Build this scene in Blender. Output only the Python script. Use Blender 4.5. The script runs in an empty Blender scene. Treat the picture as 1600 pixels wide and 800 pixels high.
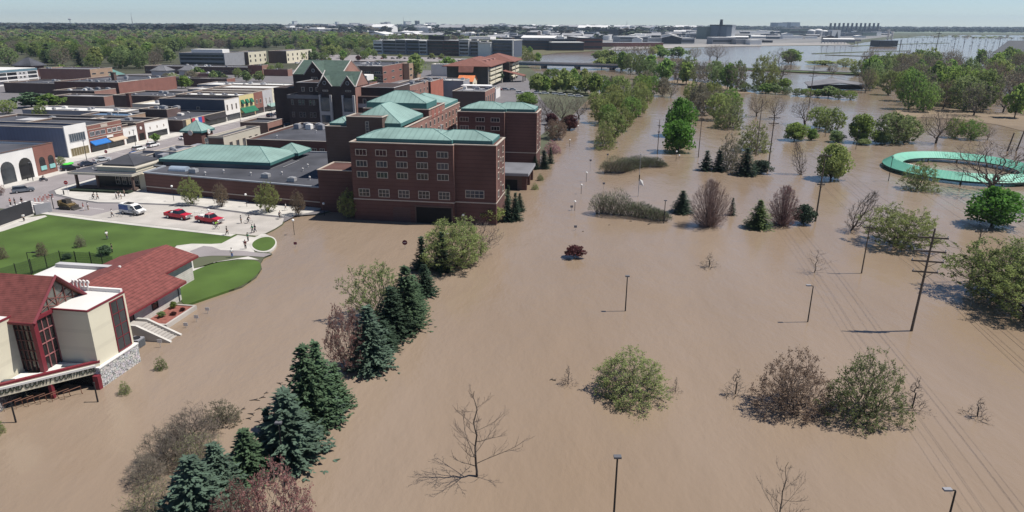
import bpy, math, random
from mathutils import Vector, Matrix
R = math.radians
sc = bpy.context.scene
col = sc.collection
rnd = random.Random(7)

# ------------------------------------------------------------------ camera, light, exposure
EYE = 40.0
FPX = 1067.0
PITCH = math.atan(363 / FPX)
ROLL = R(0.25)
cam = bpy.data.objects.new('camera', bpy.data.cameras.new('camera'))
col.objects.link(cam)
cam.data.sensor_width = 36.0
cam.data.lens = 36.0 * FPX / 1600
cam.data.clip_start = 0.5
cam.data.clip_end = 40000
cam.matrix_world = Matrix.Translation((0, 0, EYE)) @ Matrix.Rotation(math.pi / 2 - PITCH, 4, 'X') @ Matrix.Rotation(ROLL, 4, 'Z')
sc.camera = cam

SUN_EL, SUN_AZ = 59.5, 3.0          # azimuth measured from +X towards +Y
w = bpy.data.worlds.new('World'); sc.world = w; w.use_nodes = True
nt = w.node_tree
sky = nt.nodes.new('ShaderNodeTexSky'); sky.sky_type = 'NISHITA'; sky.sun_disc = False
sky.sun_elevation = R(SUN_EL); sky.sun_rotation = R(90 - SUN_AZ)
sky.altitude = 200; sky.air_density = .7; sky.dust_density = 0.0; sky.ozone_density = 4.0
nt.links.new(sky.outputs[0], nt.nodes['Background'].inputs[0])
nt.nodes['Background'].inputs[1].default_value = 0.068
sun = bpy.data.objects.new('sun', bpy.data.lights.new('sun', 'SUN'))
col.objects.link(sun)
sun.data.energy = 4.1; sun.data.angle = R(0.53); sun.data.color = (1.0, 0.95, 0.88)
sun.rotation_euler = (0, R(90 - SUN_EL), R(SUN_AZ))
sun.location = (300, 0, 500)
sc.view_settings.view_transform = 'Standard'; sc.view_settings.look = 'None'
sc.view_settings.exposure = 0.52; sc.view_settings.gamma = 1.0
sc.view_settings.use_curve_mapping = False
sc.cycles.max_bounces = 5; sc.cycles.diffuse_bounces = 2; sc.cycles.glossy_bounces = 2
sc.cycles.transparent_max_bounces = 6; sc.cycles.volume_bounces = 0

# ------------------------------------------------------------------ geometry of the place
CP, SP = math.cos(PITCH), math.sin(PITCH)
def G(px, py, h=0.0):
    """point of the place at height h that the survey photograph (1600 x 800) shows at px, py"""
    u, v = (px - 800) / FPX, (400 - py) / FPX
    c, s = math.cos(ROLL), math.sin(ROLL)
    u, v = u * c - v * s, u * s + v * c
    d = (u, CP + v * SP, -SP + v * CP)
    t = (h - EYE) / d[2]
    return Vector((d[0] * t, d[1] * t, h))
def depth(p): return p[1] * CP - (p[2] - EYE) * SP
def row(p):
    z = p[2] - EYE; dep = p[1] * CP - z * SP
    u, v = p[0] / dep, (p[1] * SP + z * CP) / dep
    return 400 - (-u * math.sin(ROLL) + v * math.cos(ROLL)) * FPX
def hgt(p, ty):
    lo, hi = 0.0, 200.0
    for _ in range(40):
        m = (lo + hi) / 2
        if row((p[0], p[1], p[2] + m)) > ty: lo = m
        else: hi = m
    return lo
TOWN = R(-9)
_c9, _s9 = math.cos(R(9)), math.sin(R(9))
def T(s, t, z=0.0):                 # the street grid of the town: s along the hotel front, t away from the river
    return Vector((-12.3 + s * _c9 + t * _s9, 141 - s * _s9 + t * _c9, z))

# ------------------------------------------------------------------ materials
MATS = {}
def M(name, c, rough=.8, var=.12, scale=.4, bump=0.0, spec=.3, metal=0.0, obj_var=0.0, trans=0.0, stripe=None, coords='pos', detail=4):
    if name in MATS: return MATS[name]
    m = bpy.data.materials.new(name); m.use_nodes = True
    n = m.node_tree.nodes; l = m.node_tree.links
    b = n['Principled BSDF']
    b.inputs['Roughness'].default_value = rough
    b.inputs['Specular IOR Level'].default_value = spec
    b.inputs['Metallic'].default_value = metal
    if coords == 'pos': vec = n.new('ShaderNodeNewGeometry').outputs['Position']
    else: vec = n.new('ShaderNodeTexCoord').outputs['Object']
    nz = n.new('ShaderNodeTexNoise'); nz.inputs['Scale'].default_value = scale; nz.inputs['Detail'].default_value = detail
    l.new(vec, nz.inputs['Vector'])
    hsv = n.new('ShaderNodeHueSaturation'); hsv.inputs['Color'].default_value = (*c, 1)
    mr = n.new('ShaderNodeMapRange'); mr.inputs[1].default_value = .25; mr.inputs[2].default_value = .75
    mr.inputs[3].default_value = 1 - var; mr.inputs[4].default_value = 1 + var
    l.new(nz.outputs[0], mr.inputs[0])
    val = mr.outputs[0]
    if obj_var:
        oi = n.new('ShaderNodeObjectInfo')
        m2 = n.new('ShaderNodeMapRange'); m2.inputs[3].default_value = 1 - obj_var; m2.inputs[4].default_value = 1 + obj_var
        l.new(oi.outputs['Random'], m2.inputs[0])
        mm = n.new('ShaderNodeMath'); mm.operation = 'MULTIPLY'
        l.new(val, mm.inputs[0]); l.new(m2.outputs[0], mm.inputs[1]); val = mm.outputs[0]
        m3 = n.new('ShaderNodeMapRange'); m3.inputs[3].default_value = .5 - obj_var * .07; m3.inputs[4].default_value = .5 + obj_var * .07
        ad = n.new('ShaderNodeMath'); ad.operation = 'MULTIPLY'; ad.inputs[1].default_value = 7.31
        fr = n.new('ShaderNodeMath'); fr.operation = 'FRACT'
        l.new(oi.outputs['Random'], ad.inputs[0]); l.new(ad.outputs[0], fr.inputs[0]); l.new(fr.outputs[0], m3.inputs[0])
        l.new(m3.outputs[0], hsv.inputs['Hue'])
    if stripe:                      # (axis, spacing, contrast): courses, shingle rows, panel joints
        ax, sp, con = stripe
        sx = n.new('ShaderNodeSeparateXYZ'); tc = n.new('ShaderNodeTexCoord'); l.new(tc.outputs['Object'], sx.inputs[0])
        f1 = n.new('ShaderNodeMath'); f1.operation = 'MULTIPLY'; f1.inputs[1].default_value = 1 / sp
        f2 = n.new('ShaderNodeMath'); f2.operation = 'FRACT'
        f3 = n.new('ShaderNodeMath'); f3.operation = 'GREATER_THAN'; f3.inputs[1].default_value = .22
        f4 = n.new('ShaderNodeMapRange'); f4.inputs[3].default_value = 1 - con; f4.inputs[4].default_value = 1
        if ax == 'A':               # seams run up whichever slope they lie on
            sn = n.new('ShaderNodeSeparateXYZ'); l.new(tc.outputs['Normal'], sn.inputs[0]); ab = []
            for q_ in (0, 1): z_ = n.new('ShaderNodeMath'); z_.operation = 'ABSOLUTE'; l.new(sn.outputs[q_], z_.inputs[0]); ab.append(z_)
            gt = n.new('ShaderNodeMath'); gt.operation = 'GREATER_THAN'; l.new(ab[0].outputs[0], gt.inputs[0]); l.new(ab[1].outputs[0], gt.inputs[1])
            mxs = n.new('ShaderNodeMix'); l.new(gt.outputs[0], mxs.inputs[0]); l.new(sx.outputs[0], mxs.inputs[2]); l.new(sx.outputs[1], mxs.inputs[3]); l.new(mxs.outputs[0], f1.inputs[0])
        else: l.new(sx.outputs['XYZ'.index(ax)], f1.inputs[0])
        l.new(f1.outputs[0], f2.inputs[0]); l.new(f2.outputs[0], f3.inputs[0]); l.new(f3.outputs[0], f4.inputs[0])
        mm = n.new('ShaderNodeMath'); mm.operation = 'MULTIPLY'
        l.new(val, mm.inputs[0]); l.new(f4.outputs[0], mm.inputs[1]); val = mm.outputs[0]
    l.new(val, hsv.inputs['Value'])
    l.new(hsv.outputs[0], b.inputs['Base Color'])
    if bump:
        bp = n.new('ShaderNodeBump'); bp.inputs['Strength'].default_value = bump; bp.inputs['Distance'].default_value = .1
        l.new(nz.outputs[0], bp.inputs['Height']); l.new(bp.outputs[0], b.inputs['Normal'])
    if trans:
        tr = n.new('ShaderNodeBsdfTranslucent'); mx = n.new('ShaderNodeMixShader'); mx.inputs[0].default_value = trans
        l.new(hsv.outputs[0], tr.inputs[0]); l.new(b.outputs[0], mx.inputs[1]); l.new(tr.outputs[0], mx.inputs[2])
        l.new(mx.outputs[0], n['Material Output'].inputs[0])
    MATS[name] = m
    return m

# ------------------------------------------------------------------ mesh building
class MB:
    def __init__(s): s.v = []; s.f = []; s.mi = []; s.cur = 0; s.smooth = False
    def face(s, pts):
        k = len(s.v); s.v.extend([tuple(p) for p in pts]); s.f.append(tuple(range(k, k + len(pts)))); s.mi.append(s.cur)
    def box(s, x0, x1, y0, y1, z0, z1):
        k = len(s.v)
        s.v += [(x0, y0, z0), (x1, y0, z0), (x1, y1, z0), (x0, y1, z0), (x0, y0, z1), (x1, y0, z1), (x1, y1, z1), (x0, y1, z1)]
        for q in ((0, 3, 2, 1), (4, 5, 6, 7), (0, 1, 5, 4), (1, 2, 6, 5), (2, 3, 7, 6), (3, 0, 4, 7)):
            s.f.append(tuple(k + i for i in q)); s.mi.append(s.cur)
        return s
    def prism(s, poly, z0, z1):
        a = sum(poly[i][0] * poly[(i + 1) % len(poly)][1] - poly[(i + 1) % len(poly)][0] * poly[i][1] for i in range(len(poly)))
        if a < 0: poly = poly[::-1]
        n = len(poly); k = len(s.v)
        s.v += [(p[0], p[1], z0) for p in poly] + [(p[0], p[1], z1) for p in poly]
        s.f.append(tuple(range(k + n - 1, k - 1, -1))); s.f.append(tuple(range(k + n, k + 2 * n)))
        s.mi += [s.cur] * 2
        for i in range(n):
            j = (i + 1) % n; s.f.append((k + i, k + j, k + n + j, k + n + i)); s.mi.append(s.cur)
        return s
    def tube(s, pts, rad, n=6, caps=True):
        pts = [Vector(p) for p in pts]
        if not hasattr(rad, '__len__'): rad = [rad] * len(pts)
        k = len(s.v)
        for i, p in enumerate(pts):
            d = (pts[min(i + 1, len(pts) - 1)] - pts[max(i - 1, 0)])
            d = d.normalized() if d.length > 1e-9 else Vector((0, 0, 1))
            a = d.cross(Vector((0, 0, 1)) if abs(d.z) < .9 else Vector((1, 0, 0))).normalized(); b = d.cross(a)
            for j in range(n):
                an = 2 * math.pi * j / n
                s.v.append(tuple(p + (a * math.cos(an) + b * math.sin(an)) * rad[i]))
        for i in range(len(pts) - 1):
            for j in range(n):
                j2 = (j + 1) % n
                s.f.append((k + i * n + j, k + i * n + j2, k + (i + 1) * n + j2, k + (i + 1) * n + j)); s.mi.append(s.cur)
        if caps:
            s.f.append(tuple(k + j for j in range(n - 1, -1, -1))); s.f.append(tuple(k + (len(pts) - 1) * n + j for j in range(n))); s.mi += [s.cur] * 2
        return s
    def cyl(s, x, y, z0, z1, r0, r1=None, n=12): return s.tube([(x, y, z0), (x, y, z1)], [r0, r0 if r1 is None else r1], n)
    def ball(s, x, y, z, rx, ry=None, rz=None, n=10, m=6):
        ry = rx if ry is None else ry; rz = rx if rz is None else rz
        k = len(s.v)
        for i in range(m + 1):
            th = math.pi * i / m
            for j in range(n):
                ph = 2 * math.pi * j / n
                s.v.append((x + rx * math.sin(th) * math.cos(ph), y + ry * math.sin(th) * math.sin(ph), z - rz * math.cos(th)))
        for i in range(m):
            for j in range(n):
                j2 = (j + 1) % n
                s.f.append((k + i * n + j, k + i * n + j2, k + (i + 1) * n + j2, k + (i + 1) * n + j)); s.mi.append(s.cur)
        return s
    def hip(s, x0, x1, y0, y1, z, zr, fascia=.6, inset=None):
        """hipped roof with a vertical fascia; ridge runs along the longer side"""
        w, d = x1 - x0, y1 - y0
        i = min(w, d) / 2 if inset is None else inset
        c = [(x0, y0), (x1, y0), (x1, y1), (x0, y1)]
        if w >= d: r = [(x0 + i, (y0 + y1) / 2), (x1 - i, (y0 + y1) / 2)]
        else: r = [((x0 + x1) / 2, y0 + i), ((x0 + x1) / 2, y1 - i)]
        e = [(*p, z) for p in c]; q = [(*p, zr) for p in r]
        if w >= d:
            s.face([e[0], e[1], q[1], q[0]]); s.face([e[1], e[2], q[1]]); s.face([e[2], e[3], q[0], q[1]]); s.face([e[3], e[0], q[0]])
        else:
            s.face([e[0], e[1], q[0]]); s.face([e[1], e[2], q[1], q[0]]); s.face([e[2], e[3], q[1]]); s.face([e[3], e[0], q[0], q[1]])
        lo = [(*p, z - fascia) for p in c]
        for a in range(4):
            b = (a + 1) % 4; s.face([lo[a], lo[b], e[b], e[a]])
        s.face(lo[::-1])
        s.hips = [(e[0], q[0]), (e[1], q[1] if w >= d else q[0]), (e[2], q[1]), (e[3], q[0] if w >= d else q[1]), (q[0], q[1])]
        return s
    def mesh(s, name, mats, smooth=None):
        me = bpy.data.meshes.new(name); me.from_pydata(s.v, [], s.f)
        if not isinstance(mats, (list, tuple)): mats = [mats]
        for m in mats: me.materials.append(m)
        if len(mats) > 1: me.polygons.foreach_set('material_index', s.mi)
        if s.smooth if smooth is None else smooth: me.polygons.foreach_set('use_smooth', [True] * len(s.f))
        me.update(); return me
    def build(s, name, mats, parent=None, loc=None, rz=None):
        return put(name, s.mesh(name, mats), parent, loc, rz)
def put(name, me, parent=None, loc=None, rz=None):
    o = bpy.data.objects.new(name, me); col.objects.link(o)
    if parent: o.parent = parent
    if loc is not None: o.location = loc
    if rz is not None: o.rotation_euler = (0, 0, rz)
    return o
def tag(o, label=None, cat=None, group=None, kind=None):
    if label: o['label'] = label
    if cat: o['category'] = cat
    if group: o['group'] = group
    if kind: o['kind'] = kind
    return o
def thing(name, label, cat, loc=(0, 0, 0), rz=0.0, group=None):
    o = bpy.data.objects.new(name, None); col.objects.link(o)
    o.empty_display_size = .5
    o.location = loc; o.rotation_euler = (0, 0, rz)
    return tag(o, label, cat, group)
def copy_thing(root, loc, rz=0.0, scale=(1, 1, 1), label=None, group=None):
    r = root.copy(); col.objects.link(r); r.location = loc; r.rotation_euler = (0, 0, rz); r.scale = scale
    if label: r['label'] = label
    if group: r['group'] = group
    def rec(a, b):
        for ch in a.children:
            c = ch.copy(); col.objects.link(c); c.parent = b; rec(ch, c)
    rec(root, r)
    return r

# ------------------------------------------------------------------ water, land, streets
def sheet(name, pts, z, m, label=None, skirt=0.0, kind='structure'):
    P = [(p[0], p[1]) for p in pts]
    a = sum(P[i][0] * P[(i + 1) % len(P)][1] - P[(i + 1) % len(P)][0] * P[i][1] for i in range(len(P)))
    if a < 0: P = P[::-1]
    mb = MB()
    if skirt: mb.prism(P, z - skirt, z)
    else: mb.face([(x, y, z) for x, y in P])
    o = mb.build(name, m)
    if kind: o['kind'] = kind
    if label: o['label'] = label
    return o
def px(pts, h=.3): return [G(x, y, h) for x, y in pts]
def smooth_ring(P, it=2):
    P = [(p[0], p[1]) for p in P]
    for _ in range(it):
        Q = []
        for i in range(len(P)):
            a, b = P[i], P[(i + 1) % len(P)]
            Q += [(a[0] * .75 + b[0] * .25, a[1] * .75 + b[1] * .25), (a[0] * .25 + b[0] * .75, a[1] * .25 + b[1] * .75)]
        P = Q
    return P

def water_material():
    m = bpy.data.materials.new('muddy_water'); m.use_nodes = True
    n = m.node_tree.nodes; l = m.node_tree.links; b = n['Principled BSDF']
    g = n.new('ShaderNodeNewGeometry')
    def noise(sc_, stretch=None, det=3, rough=.5):
        t = n.new('ShaderNodeTexNoise'); t.inputs['Scale'].default_value = sc_; t.inputs['Detail'].default_value = det; t.inputs['Roughness'].default_value = rough
        if stretch:
            mp = n.new('ShaderNodeMapping'); mp.inputs['Scale'].default_value = stretch[:3]; mp.inputs['Rotation'].default_value = (0, 0, stretch[3])
            l.new(g.outputs['Position'], mp.inputs['Vector']); l.new(mp.outputs[0], t.inputs['Vector'])
        else: l.new(g.outputs['Position'], t.inputs['Vector'])
        return t.outputs[0]
    # silt drifts: broad, slow variation of the mud in the water
    a = noise(.022, (1, .45, 1, .5), 4)
    cr = n.new('ShaderNodeValToRGB')
    cr.color_ramp.elements[0].position = .35; cr.color_ramp.elements[0].color = (.238, .174, .119, 1)
    cr.color_ramp.elements[1].position = .68; cr.color_ramp.elements[1].color = (.27, .208, .157, 1)
    l.new(a, cr.inputs[0])
    st1 = noise(.12, (1, .16, 1, .55), 5, .6); sm = n.new('ShaderNodeMapRange'); sm.inputs[1].default_value = .3; sm.inputs[2].default_value = .7; sm.inputs[3].default_value = .96; sm.inputs[4].default_value = 1.035
    l.new(st1, sm.inputs[0]); hv = n.new('ShaderNodeHueSaturation'); l.new(cr.outputs[0], hv.inputs['Color']); l.new(sm.outputs[0], hv.inputs['Value']); l.new(hv.outputs[0], b.inputs['Base Color'])
    b.inputs['Roughness'].default_value = .13; b.inputs['Specular IOR Level'].default_value = .42
    b.inputs['IOR'].default_value = 1.33
    h1 = noise(1.6, (1, .55, 1, .35), 4, .6); h2 = noise(.28, (1, .5, 1, .6), 3); h3 = noise(.05, None, 2)
    def mul(x, k):
        q = n.new('ShaderNodeMath'); q.operation = 'MULTIPLY'; q.inputs[1].default_value = k; l.new(x, q.inputs[0]); return q.outputs[0]
    def add(x, y):
        q = n.new('ShaderNodeMath'); q.operation = 'ADD'; l.new(x, q.inputs[0]); l.new(y, q.inputs[1]); return q.outputs[0]
    # breezier and calmer patches
    pt = n.new('ShaderNodeMapRange'); pt.inputs[1].default_value = .35; pt.inputs[2].default_value = .7; pt.inputs[3].default_value = .45; pt.inputs[4].default_value = 1.2
    l.new(h3, pt.inputs[0])
    q = n.new('ShaderNodeMath'); q.operation = 'MULTIPLY'; l.new(mul(h1, .07), q.inputs[0]); l.new(pt.outputs[0], q.inputs[1])
    hh = add(q.outputs[0], mul(h2, .22))
    bp = n.new('ShaderNodeBump'); bp.inputs['Strength'].default_value = 1.0; bp.inputs['Distance'].default_value = 1.0
    l.new(hh, bp.inputs['Height']); l.new(bp.outputs[0], b.inputs['Normal'])
    return m
MATS['water'] = water_material()
FAR = 9500
sheet('flood_water', [(-FAR, 5), (FAR, 5), (FAR, FAR), (-FAR, FAR)], 0.0, MATS['water'])

land_m = M('land_soil', (.085, .092, .055), .95, .35, .02, detail=8)
shore = px([(-420, 640), (-150, 590), (60, 560), (180, 530), (215, 512), (262, 484), (284, 477), (345, 458), (378, 447), (400, 432), (409, 418), (407, 410), (412, 402), (425, 396), (418, 393), (425, 388), (432, 379), (425, 371), (414, 365), (430, 357), (441, 350), (447, 342), (462, 335), (500, 333.5)])
shore += [T(-28, 4), T(-18, 2), T(5, 2), T(7, 5), T(7, 40), T(8.5, 55), T(8.5, 72)]
shore += px([(850, 236), (868, 210), (884, 190), (905, 168), (922, 152), (918, 143), (880, 138), (842, 118), (826, 104), (812, 95), (842, 87), (870, 82.5), (905, 81), (950, 79), (1000, 77.5), (1050, 75.5), (1100, 73.5), (1180, 72), (1280, 71), (1330, 70), (1352, 66), (1400, 60), (1450, 55.5), (1520, 54.8), (1600, 55.2), (1800, 56)])
shore = [(p[0], p[1]) for p in shore] + [(FAR, 4200), (FAR, FAR - 200), (-FAR, FAR - 200), (-FAR, 150), (-500, 60)]
sheet('land', shore, .3, land_m, skirt=.8)
conc = M('concrete_pavement', (.42, .39, .355), .9, .2, .2, detail=9)
conc2 = M('pale_concrete', (.5, .475, .435), .9, .16, .3, detail=9)
asph = M('worn_asphalt', (.26, .235, .235), .92, .13, .18, detail=7)
dasph = M('dark_asphalt', (.16, .15, .155), .92, .15, .15, detail=7)
paint = M('road_paint', (.72, .7, .66), .8, .1, 2)
lawn_m = M('mown_lawn', (.066, .112, .023), .95, .34, .12, bump=.5, detail=12)
def TT(pts): return [T(*p) for p in pts]
# one sheet of paving under the whole town
sheet('town_paving', TT([(-330, -3), (-97, -3), (-92, -8.6), (-60, -8.2)]) + px([(230, 345), (445, 346), (462, 337), (500, 334)]) + TT([(-28, 4.5), (6, 3), (6, 70), (4, 115), (8, 165), (-4, 214), (-40, 400), (-62, 470), (-300, 480), (-420, 330)]), .304, dasph)
# streets of the town (street grid coordinates)
sheet('main_street', TT([(-117, -34), (-104.6, -34), (-104.6, -9), (-97, -8.6), (-92.5, -7), (-92.5, 1), (-101, 4), (-104.5, 7), (-105.5, 12), (-104.8, 330), (-118, 330), (-118, 35), (-126, 33), (-127, 30), (-118, 29)]), .312, asph)
sheet('parking_bay', TT([(-126.5, 34), (-118.1, 34), (-118.1, 184), (-126.5, 184)]), .316, asph)
sheet('south_street', TT([(-92.4, .8), (-84.6, -1.3), (-76, -.3), (-61.6, .2), (-52, -2.4), (-43, -4.4), (-36.2, -5.6)]) + px([(441, 350), (430, 357), (414, 365)]) + TT([(-35.6, -18.4), (-40, -18.0), (-50.4, -16.7), (-61.7, -14.9), (-75.2, -12.8), (-92.4, -9.2)]), .316, conc)
sheet('asphalt_patch', TT([(-97, -9.1), (-92, -9.2), (-78, -11), (-76.5, -6.5), (-74.3, -3.4), (-78, -.2), (-84.6, -1.4), (-92.5, .6), (-97, 2)]), .322, asph)
sheet('cross_street', TT([(-330, -22), (-117, -22), (-117, -6), (-330, -4)]), .312, asph)
sheet('side_street', TT([(-104.8, 97), (-60, 97), (-60, 104), (-104.8, 104)]), .312, dasph)
for nm, P in (('west_pavement', [(-133, 33), (-126.6, 33), (-126.6, 100), (-133, 100)]),
              ('west_pavement', [(-133, 107), (-126.6, 107), (-126.6, 186), (-133, 186)]),
              ('plaza_pavement', [(-140, -3), (-117.2, -3), (-117.2, 28.8), (-121, 30), (-126.6, 32.8), (-133, 32.8), (-133, 47), (-140, 47)]),
              ('hotel_pavement', [(-103.6, 8), (-100.4, 5), (-92.4, 1.6), (-84.6, -.5), (-76, .5), (-61.6, 1.0), (-52, -1.6), (-43, -3.6), (-36, -4.7), (-33, -1), (-31, 4), (-51, 4), (-51, 11), (-80, 11), (-80, 24), (-104.4, 24), (-104.6, 12)]),
              ('east_pavement', [(-104.2, 24.3), (-92, 24.3), (-92, 96), (-104.2, 96)]),
              ('south_pavement', [(-104.2, -12), (-97, -9.4), (-92.4, -9.6), (-75.2, -13.2), (-61.7, -15.3), (-50.4, -17.1), (-40, -18.4), (-40.1, -20), (-50.4, -18.3), (-61.7, -16.6), (-75.2, -14.4), (-92.4, -11), (-97, -12.5), (-104.2, -15)])):
    sheet(nm, TT(P), .43, conc2 if nm != 'east_pavement' else conc, skirt=.13)
for k, t in enumerate((-4.6, -3.2, -1.8, -.4)):           # crossing bars
    sheet('crossing_bar', TT([(-102.5, t - 2.2), (-95.5, t - 3.2), (-95.5, t - 2.6), (-102.5, t - 1.6)]), .332, paint)
for s in (-84, -66, -57):
    sheet('road_line', TT([(s, -5), (s + 5, -5.8), (s + 5, -5.65), (s, -4.85)]), .332, paint)
for t in range(40, 180, 6):
    sheet('bay_line', TT([(-126.3, t), (-121.5, t - 1.2), (-121.5, t - 1.05), (-126.3, t + .15)]), .332, paint)

sheet('lawn', px([(62, 332), (150, 343), (230, 352.5), (300, 360.5), (371, 367.5), (346, 380.5), (330, 381.5), (300, 381), (276, 384), (230, 400), (180, 425), (100, 440), (-60, 460), (-160, 420), (-60, 385), (0, 363), (58, 344), (74, 338.5)]), .36, lawn_m, skirt=.06)
ring1 = smooth_ring(px([(281, 480), (283, 436), (300, 424), (335, 411), (372, 406), (404, 407), (409, 418), (400, 432), (378, 447), (345, 458), (310, 470)]), 2)
sheet('lawn_island', ring1, .37, lawn_m, skirt=.5)
ring2 = smooth_ring(px([(397, 377), (410, 371), (425, 371), (432, 379), (425, 389), (414, 393.5), (400, 391), (393, 384)]), 2)
sheet('lawn_island', ring2, .42, lawn_m, skirt=.5)
sheet('kerb_ring', smooth_ring(px([(393, 377), (409, 368.5), (427, 369.5), (434, 379), (427, 391), (414, 395.5), (397, 392.5), (389.5, 384)]), 2), .38, conc2, skirt=.5)
sheet('courthouse_path', px([(276, 384), (300, 381), (346, 380.5), (371, 367.5), (398, 371), (408, 366), (415, 366), (424, 370), (409, 369), (392, 384), (398, 394), (380, 397), (330, 391), (300, 402), (303, 420), (340, 409), (388, 401), (405, 406), (372, 405), (335, 410), (282, 437), (270, 420), (262, 400)]), .345, conc2)
sheet('drive', px([(296, 393), (318, 384.5), (332, 386), (345, 391), (378, 392), (398, 394.5), (425, 397), (412, 402), (386, 400), (330, 400), (312, 402)]), .352, asph)
sheet('fence_path', TT([(-96, -21), (-87.6, -12), (-85.6, -12.2), (-85.6, -16), (-87, -26), (-90, -34), (-100, -40)]), .35, conc2)

# green grounds under the woods on the left and around the old town
grass_m = M('rough_grass', (.06, .062, .036), .95, .4, .03, detail=9)
sheet('park_ground', TT([(-2000, 260), (-420, 330), (-300, 420), (-200, 500), (-150, 640), (-200, 900), (-500, 1500), (-2600, 1500)]), .31, grass_m)
sheet('river_bank', px([(815, 96), (842, 87), (870, 82.7), (930, 80), (900, 77), (850, 75.5), (800, 80), (770, 90)]), .34, M('spring_grass', (.12, .11, .06), .95, .25, .05, detail=8))
sheet('car_park', px([(448, 99), (590, 96), (560, 86), (436, 84)], .3), .33, asph)
sheet('car_park', px([(545, 93), (790, 99), (800, 94), (560, 86)], .3), .335, asph)
# flooded levees and strips that stand just out of the water
def strip(name, pts, wd, m, z=.5):
    P = [G(x, y, z) for x, y in pts]
    L_, R_ = [], []
    for i, p in enumerate(P):
        d = (P[min(i + 1, len(P) - 1)] - P[max(i - 1, 0)]); d.z = 0; d.normalize(); n_ = Vector((-d.y, d.x, 0))
        L_.append(p + n_ * wd / 2); R_.append(p - n_ * wd / 2)
    return sheet(name, L_ + R_[::-1], z, m, skirt=1.0)
lev = M('levee_grass', (.07, .095, .035), .95, .3, .05, detail=7)
strip('levee', [(1100, 105), (1180, 108), (1260, 112), (1340, 115), (1400, 117)], 16, lev, .9)
strip('levee_road', [(1100, 103.4), (1180, 106.2), (1260, 110), (1340, 113), (1400, 115)], 7, dasph, 1.3)
strip('flood_berm', [(1272, 83.5), (1340, 81), (1420, 79)], 8, lev, .6)
strip('flood_berm', [(1290, 85.5), (1360, 87.5), (1450, 88)], 8, lev, .6)
strip('flood_berm', [(1330, 72), (1400, 69), (1480, 67)], 12, lev, .6)
strip('flood_berm', [(1390, 59.5), (1450, 58), (1560, 57.5)], 20, lev, .6)
sheet('mud_bank', px([(1405, 186), (1440, 183), (1500, 186), (1560, 195), (1600, 205), (1700, 225), (1700, 190), (1600, 178), (1480, 170), (1400, 172)], .12), .12, M('mud', (.2, .15, .1), .8, .3, .05), skirt=.4)
sheet('mud_bank', px([(1040, 128), (1080, 136), (1140, 146), (1180, 146), (1120, 132), (1060, 124)], .12), .12, MATS['mud'], skirt=.4)
field = M('far_field', (.17, .21, .15), .95, .12, .002)
sheet('far_field', px([(1395, 51.5), (1800, 52.5), (1800, 47.2), (1410, 46.4)], .5), .5, field)
sheet('quay', px([(950, 78.5), (1100, 73.2), (1180, 71.8), (1330, 69.8), (1320, 66), (1180, 68), (1100, 69), (960, 73)], .5), .5, M('quay_gravel', (.3, .28, .26), .9, .3, .03))
sheet('works_yard', px([(560, 62), (760, 66), (960, 73), (1100, 69), (1320, 66), (1345, 62), (1390, 57), (1400, 50), (1100, 47), (500, 45), (430, 52)], .4), .4, M('works_yard_gravel', (.2, .195, .19), .95, .45, .012, detail=9))

# ------------------------------------------------------------------ the air
def haze_box():
    mb = MB().box(-9700, 9700, -60, 9700, -3, 160)
    m = bpy.data.materials.new('haze_air'); m.use_nodes = True
    n = m.node_tree.nodes; l = m.node_tree.links
    n.remove(n['Principled BSDF'])
    v = n.new('ShaderNodeVolumePrincipled')
    v.inputs['Color'].default_value = (.6, .76, .95, 1); v.inputs['Density'].default_value = HAZE
    v.inputs['Anisotropy'].default_value = .2
    l.new(v.outputs[0], n['Material Output'].inputs['Volume'])
    o = mb.build('haze', m); o['kind'] = 'stuff'; o['label'] = 'thin blue haze over the far plain'
HAZE = .000062
haze_box()
# ------------------------------------------------------------------ trees
def rvec(g): 
    while True:
        v = Vector((g.uniform(-1, 1), g.uniform(-1, 1), g.uniform(-1, 1)))
        if .05 < v.length < 1: return v.normalized()
def norm_meshes(mbs):
    """scale a tree to height 1 and crown width 1"""
    zs = [v[2] for m in mbs for v in m.v]; rs = sorted(math.hypot(v[0], v[1]) for m in mbs for v in m.v)
    k = 1 / max(zs); q = .5 / rs[int(len(rs) * .985)]
    for m in mbs: m.v = [(v[0] * q, v[1] * q, v[2] * k) for v in m.v]
def env_dome(g):                      # bush or half drowned crown: widest near the bottom
    while True:
        v = Vector((g.uniform(-1, 1), g.uniform(-1, 1), g.uniform(0, 1)))
        if v.x * v.x + v.y * v.y + v.z * v.z < 1: return Vector((v.x * .5, v.y * .5, v.z * .97 + .02))
def env_round(g, lo=.2):
    while True:
        v = Vector((g.uniform(-1, 1), g.uniform(-1, 1), g.uniform(-1, 1)))
        if v.length < 1 and v.length > .35: return Vector((v.x * .5, v.y * .5, lo + (1 - lo) * (.5 + .5 * v.z)))
def env_vase(g):
    z = g.random(); r = .5 * (math.sin(math.pi * (.06 + .9 * z) ** .8) ** .75) * g.random() ** .5; a = g.uniform(0, 6.283)
    return Vector((math.cos(a) * r, math.sin(a) * r, .04 + .96 * z))
def rag(env, s):
    """an uneven outline: long and short sides, gaps between boughs"""
    def f(g):
        while True:
            v = env(g); az = math.atan2(v.y, v.x); el = v.z * 4
            q = 1 + .16 * math.sin(2 * az + s) + .13 * math.sin(5 * az + 2.1 * s + el) + .1 * math.sin(9 * az + s * 3.3 - el * 2)
            if math.sin(6 * az + 5 * el + s) + math.sin(3 * az - 7 * el + 2 * s) > 1.05 and g.random() < .8: continue
            return Vector((v.x * q, v.y * q, v.z * (1 + .12 * math.sin(3 * az + s * 1.7))))
    return f
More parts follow.
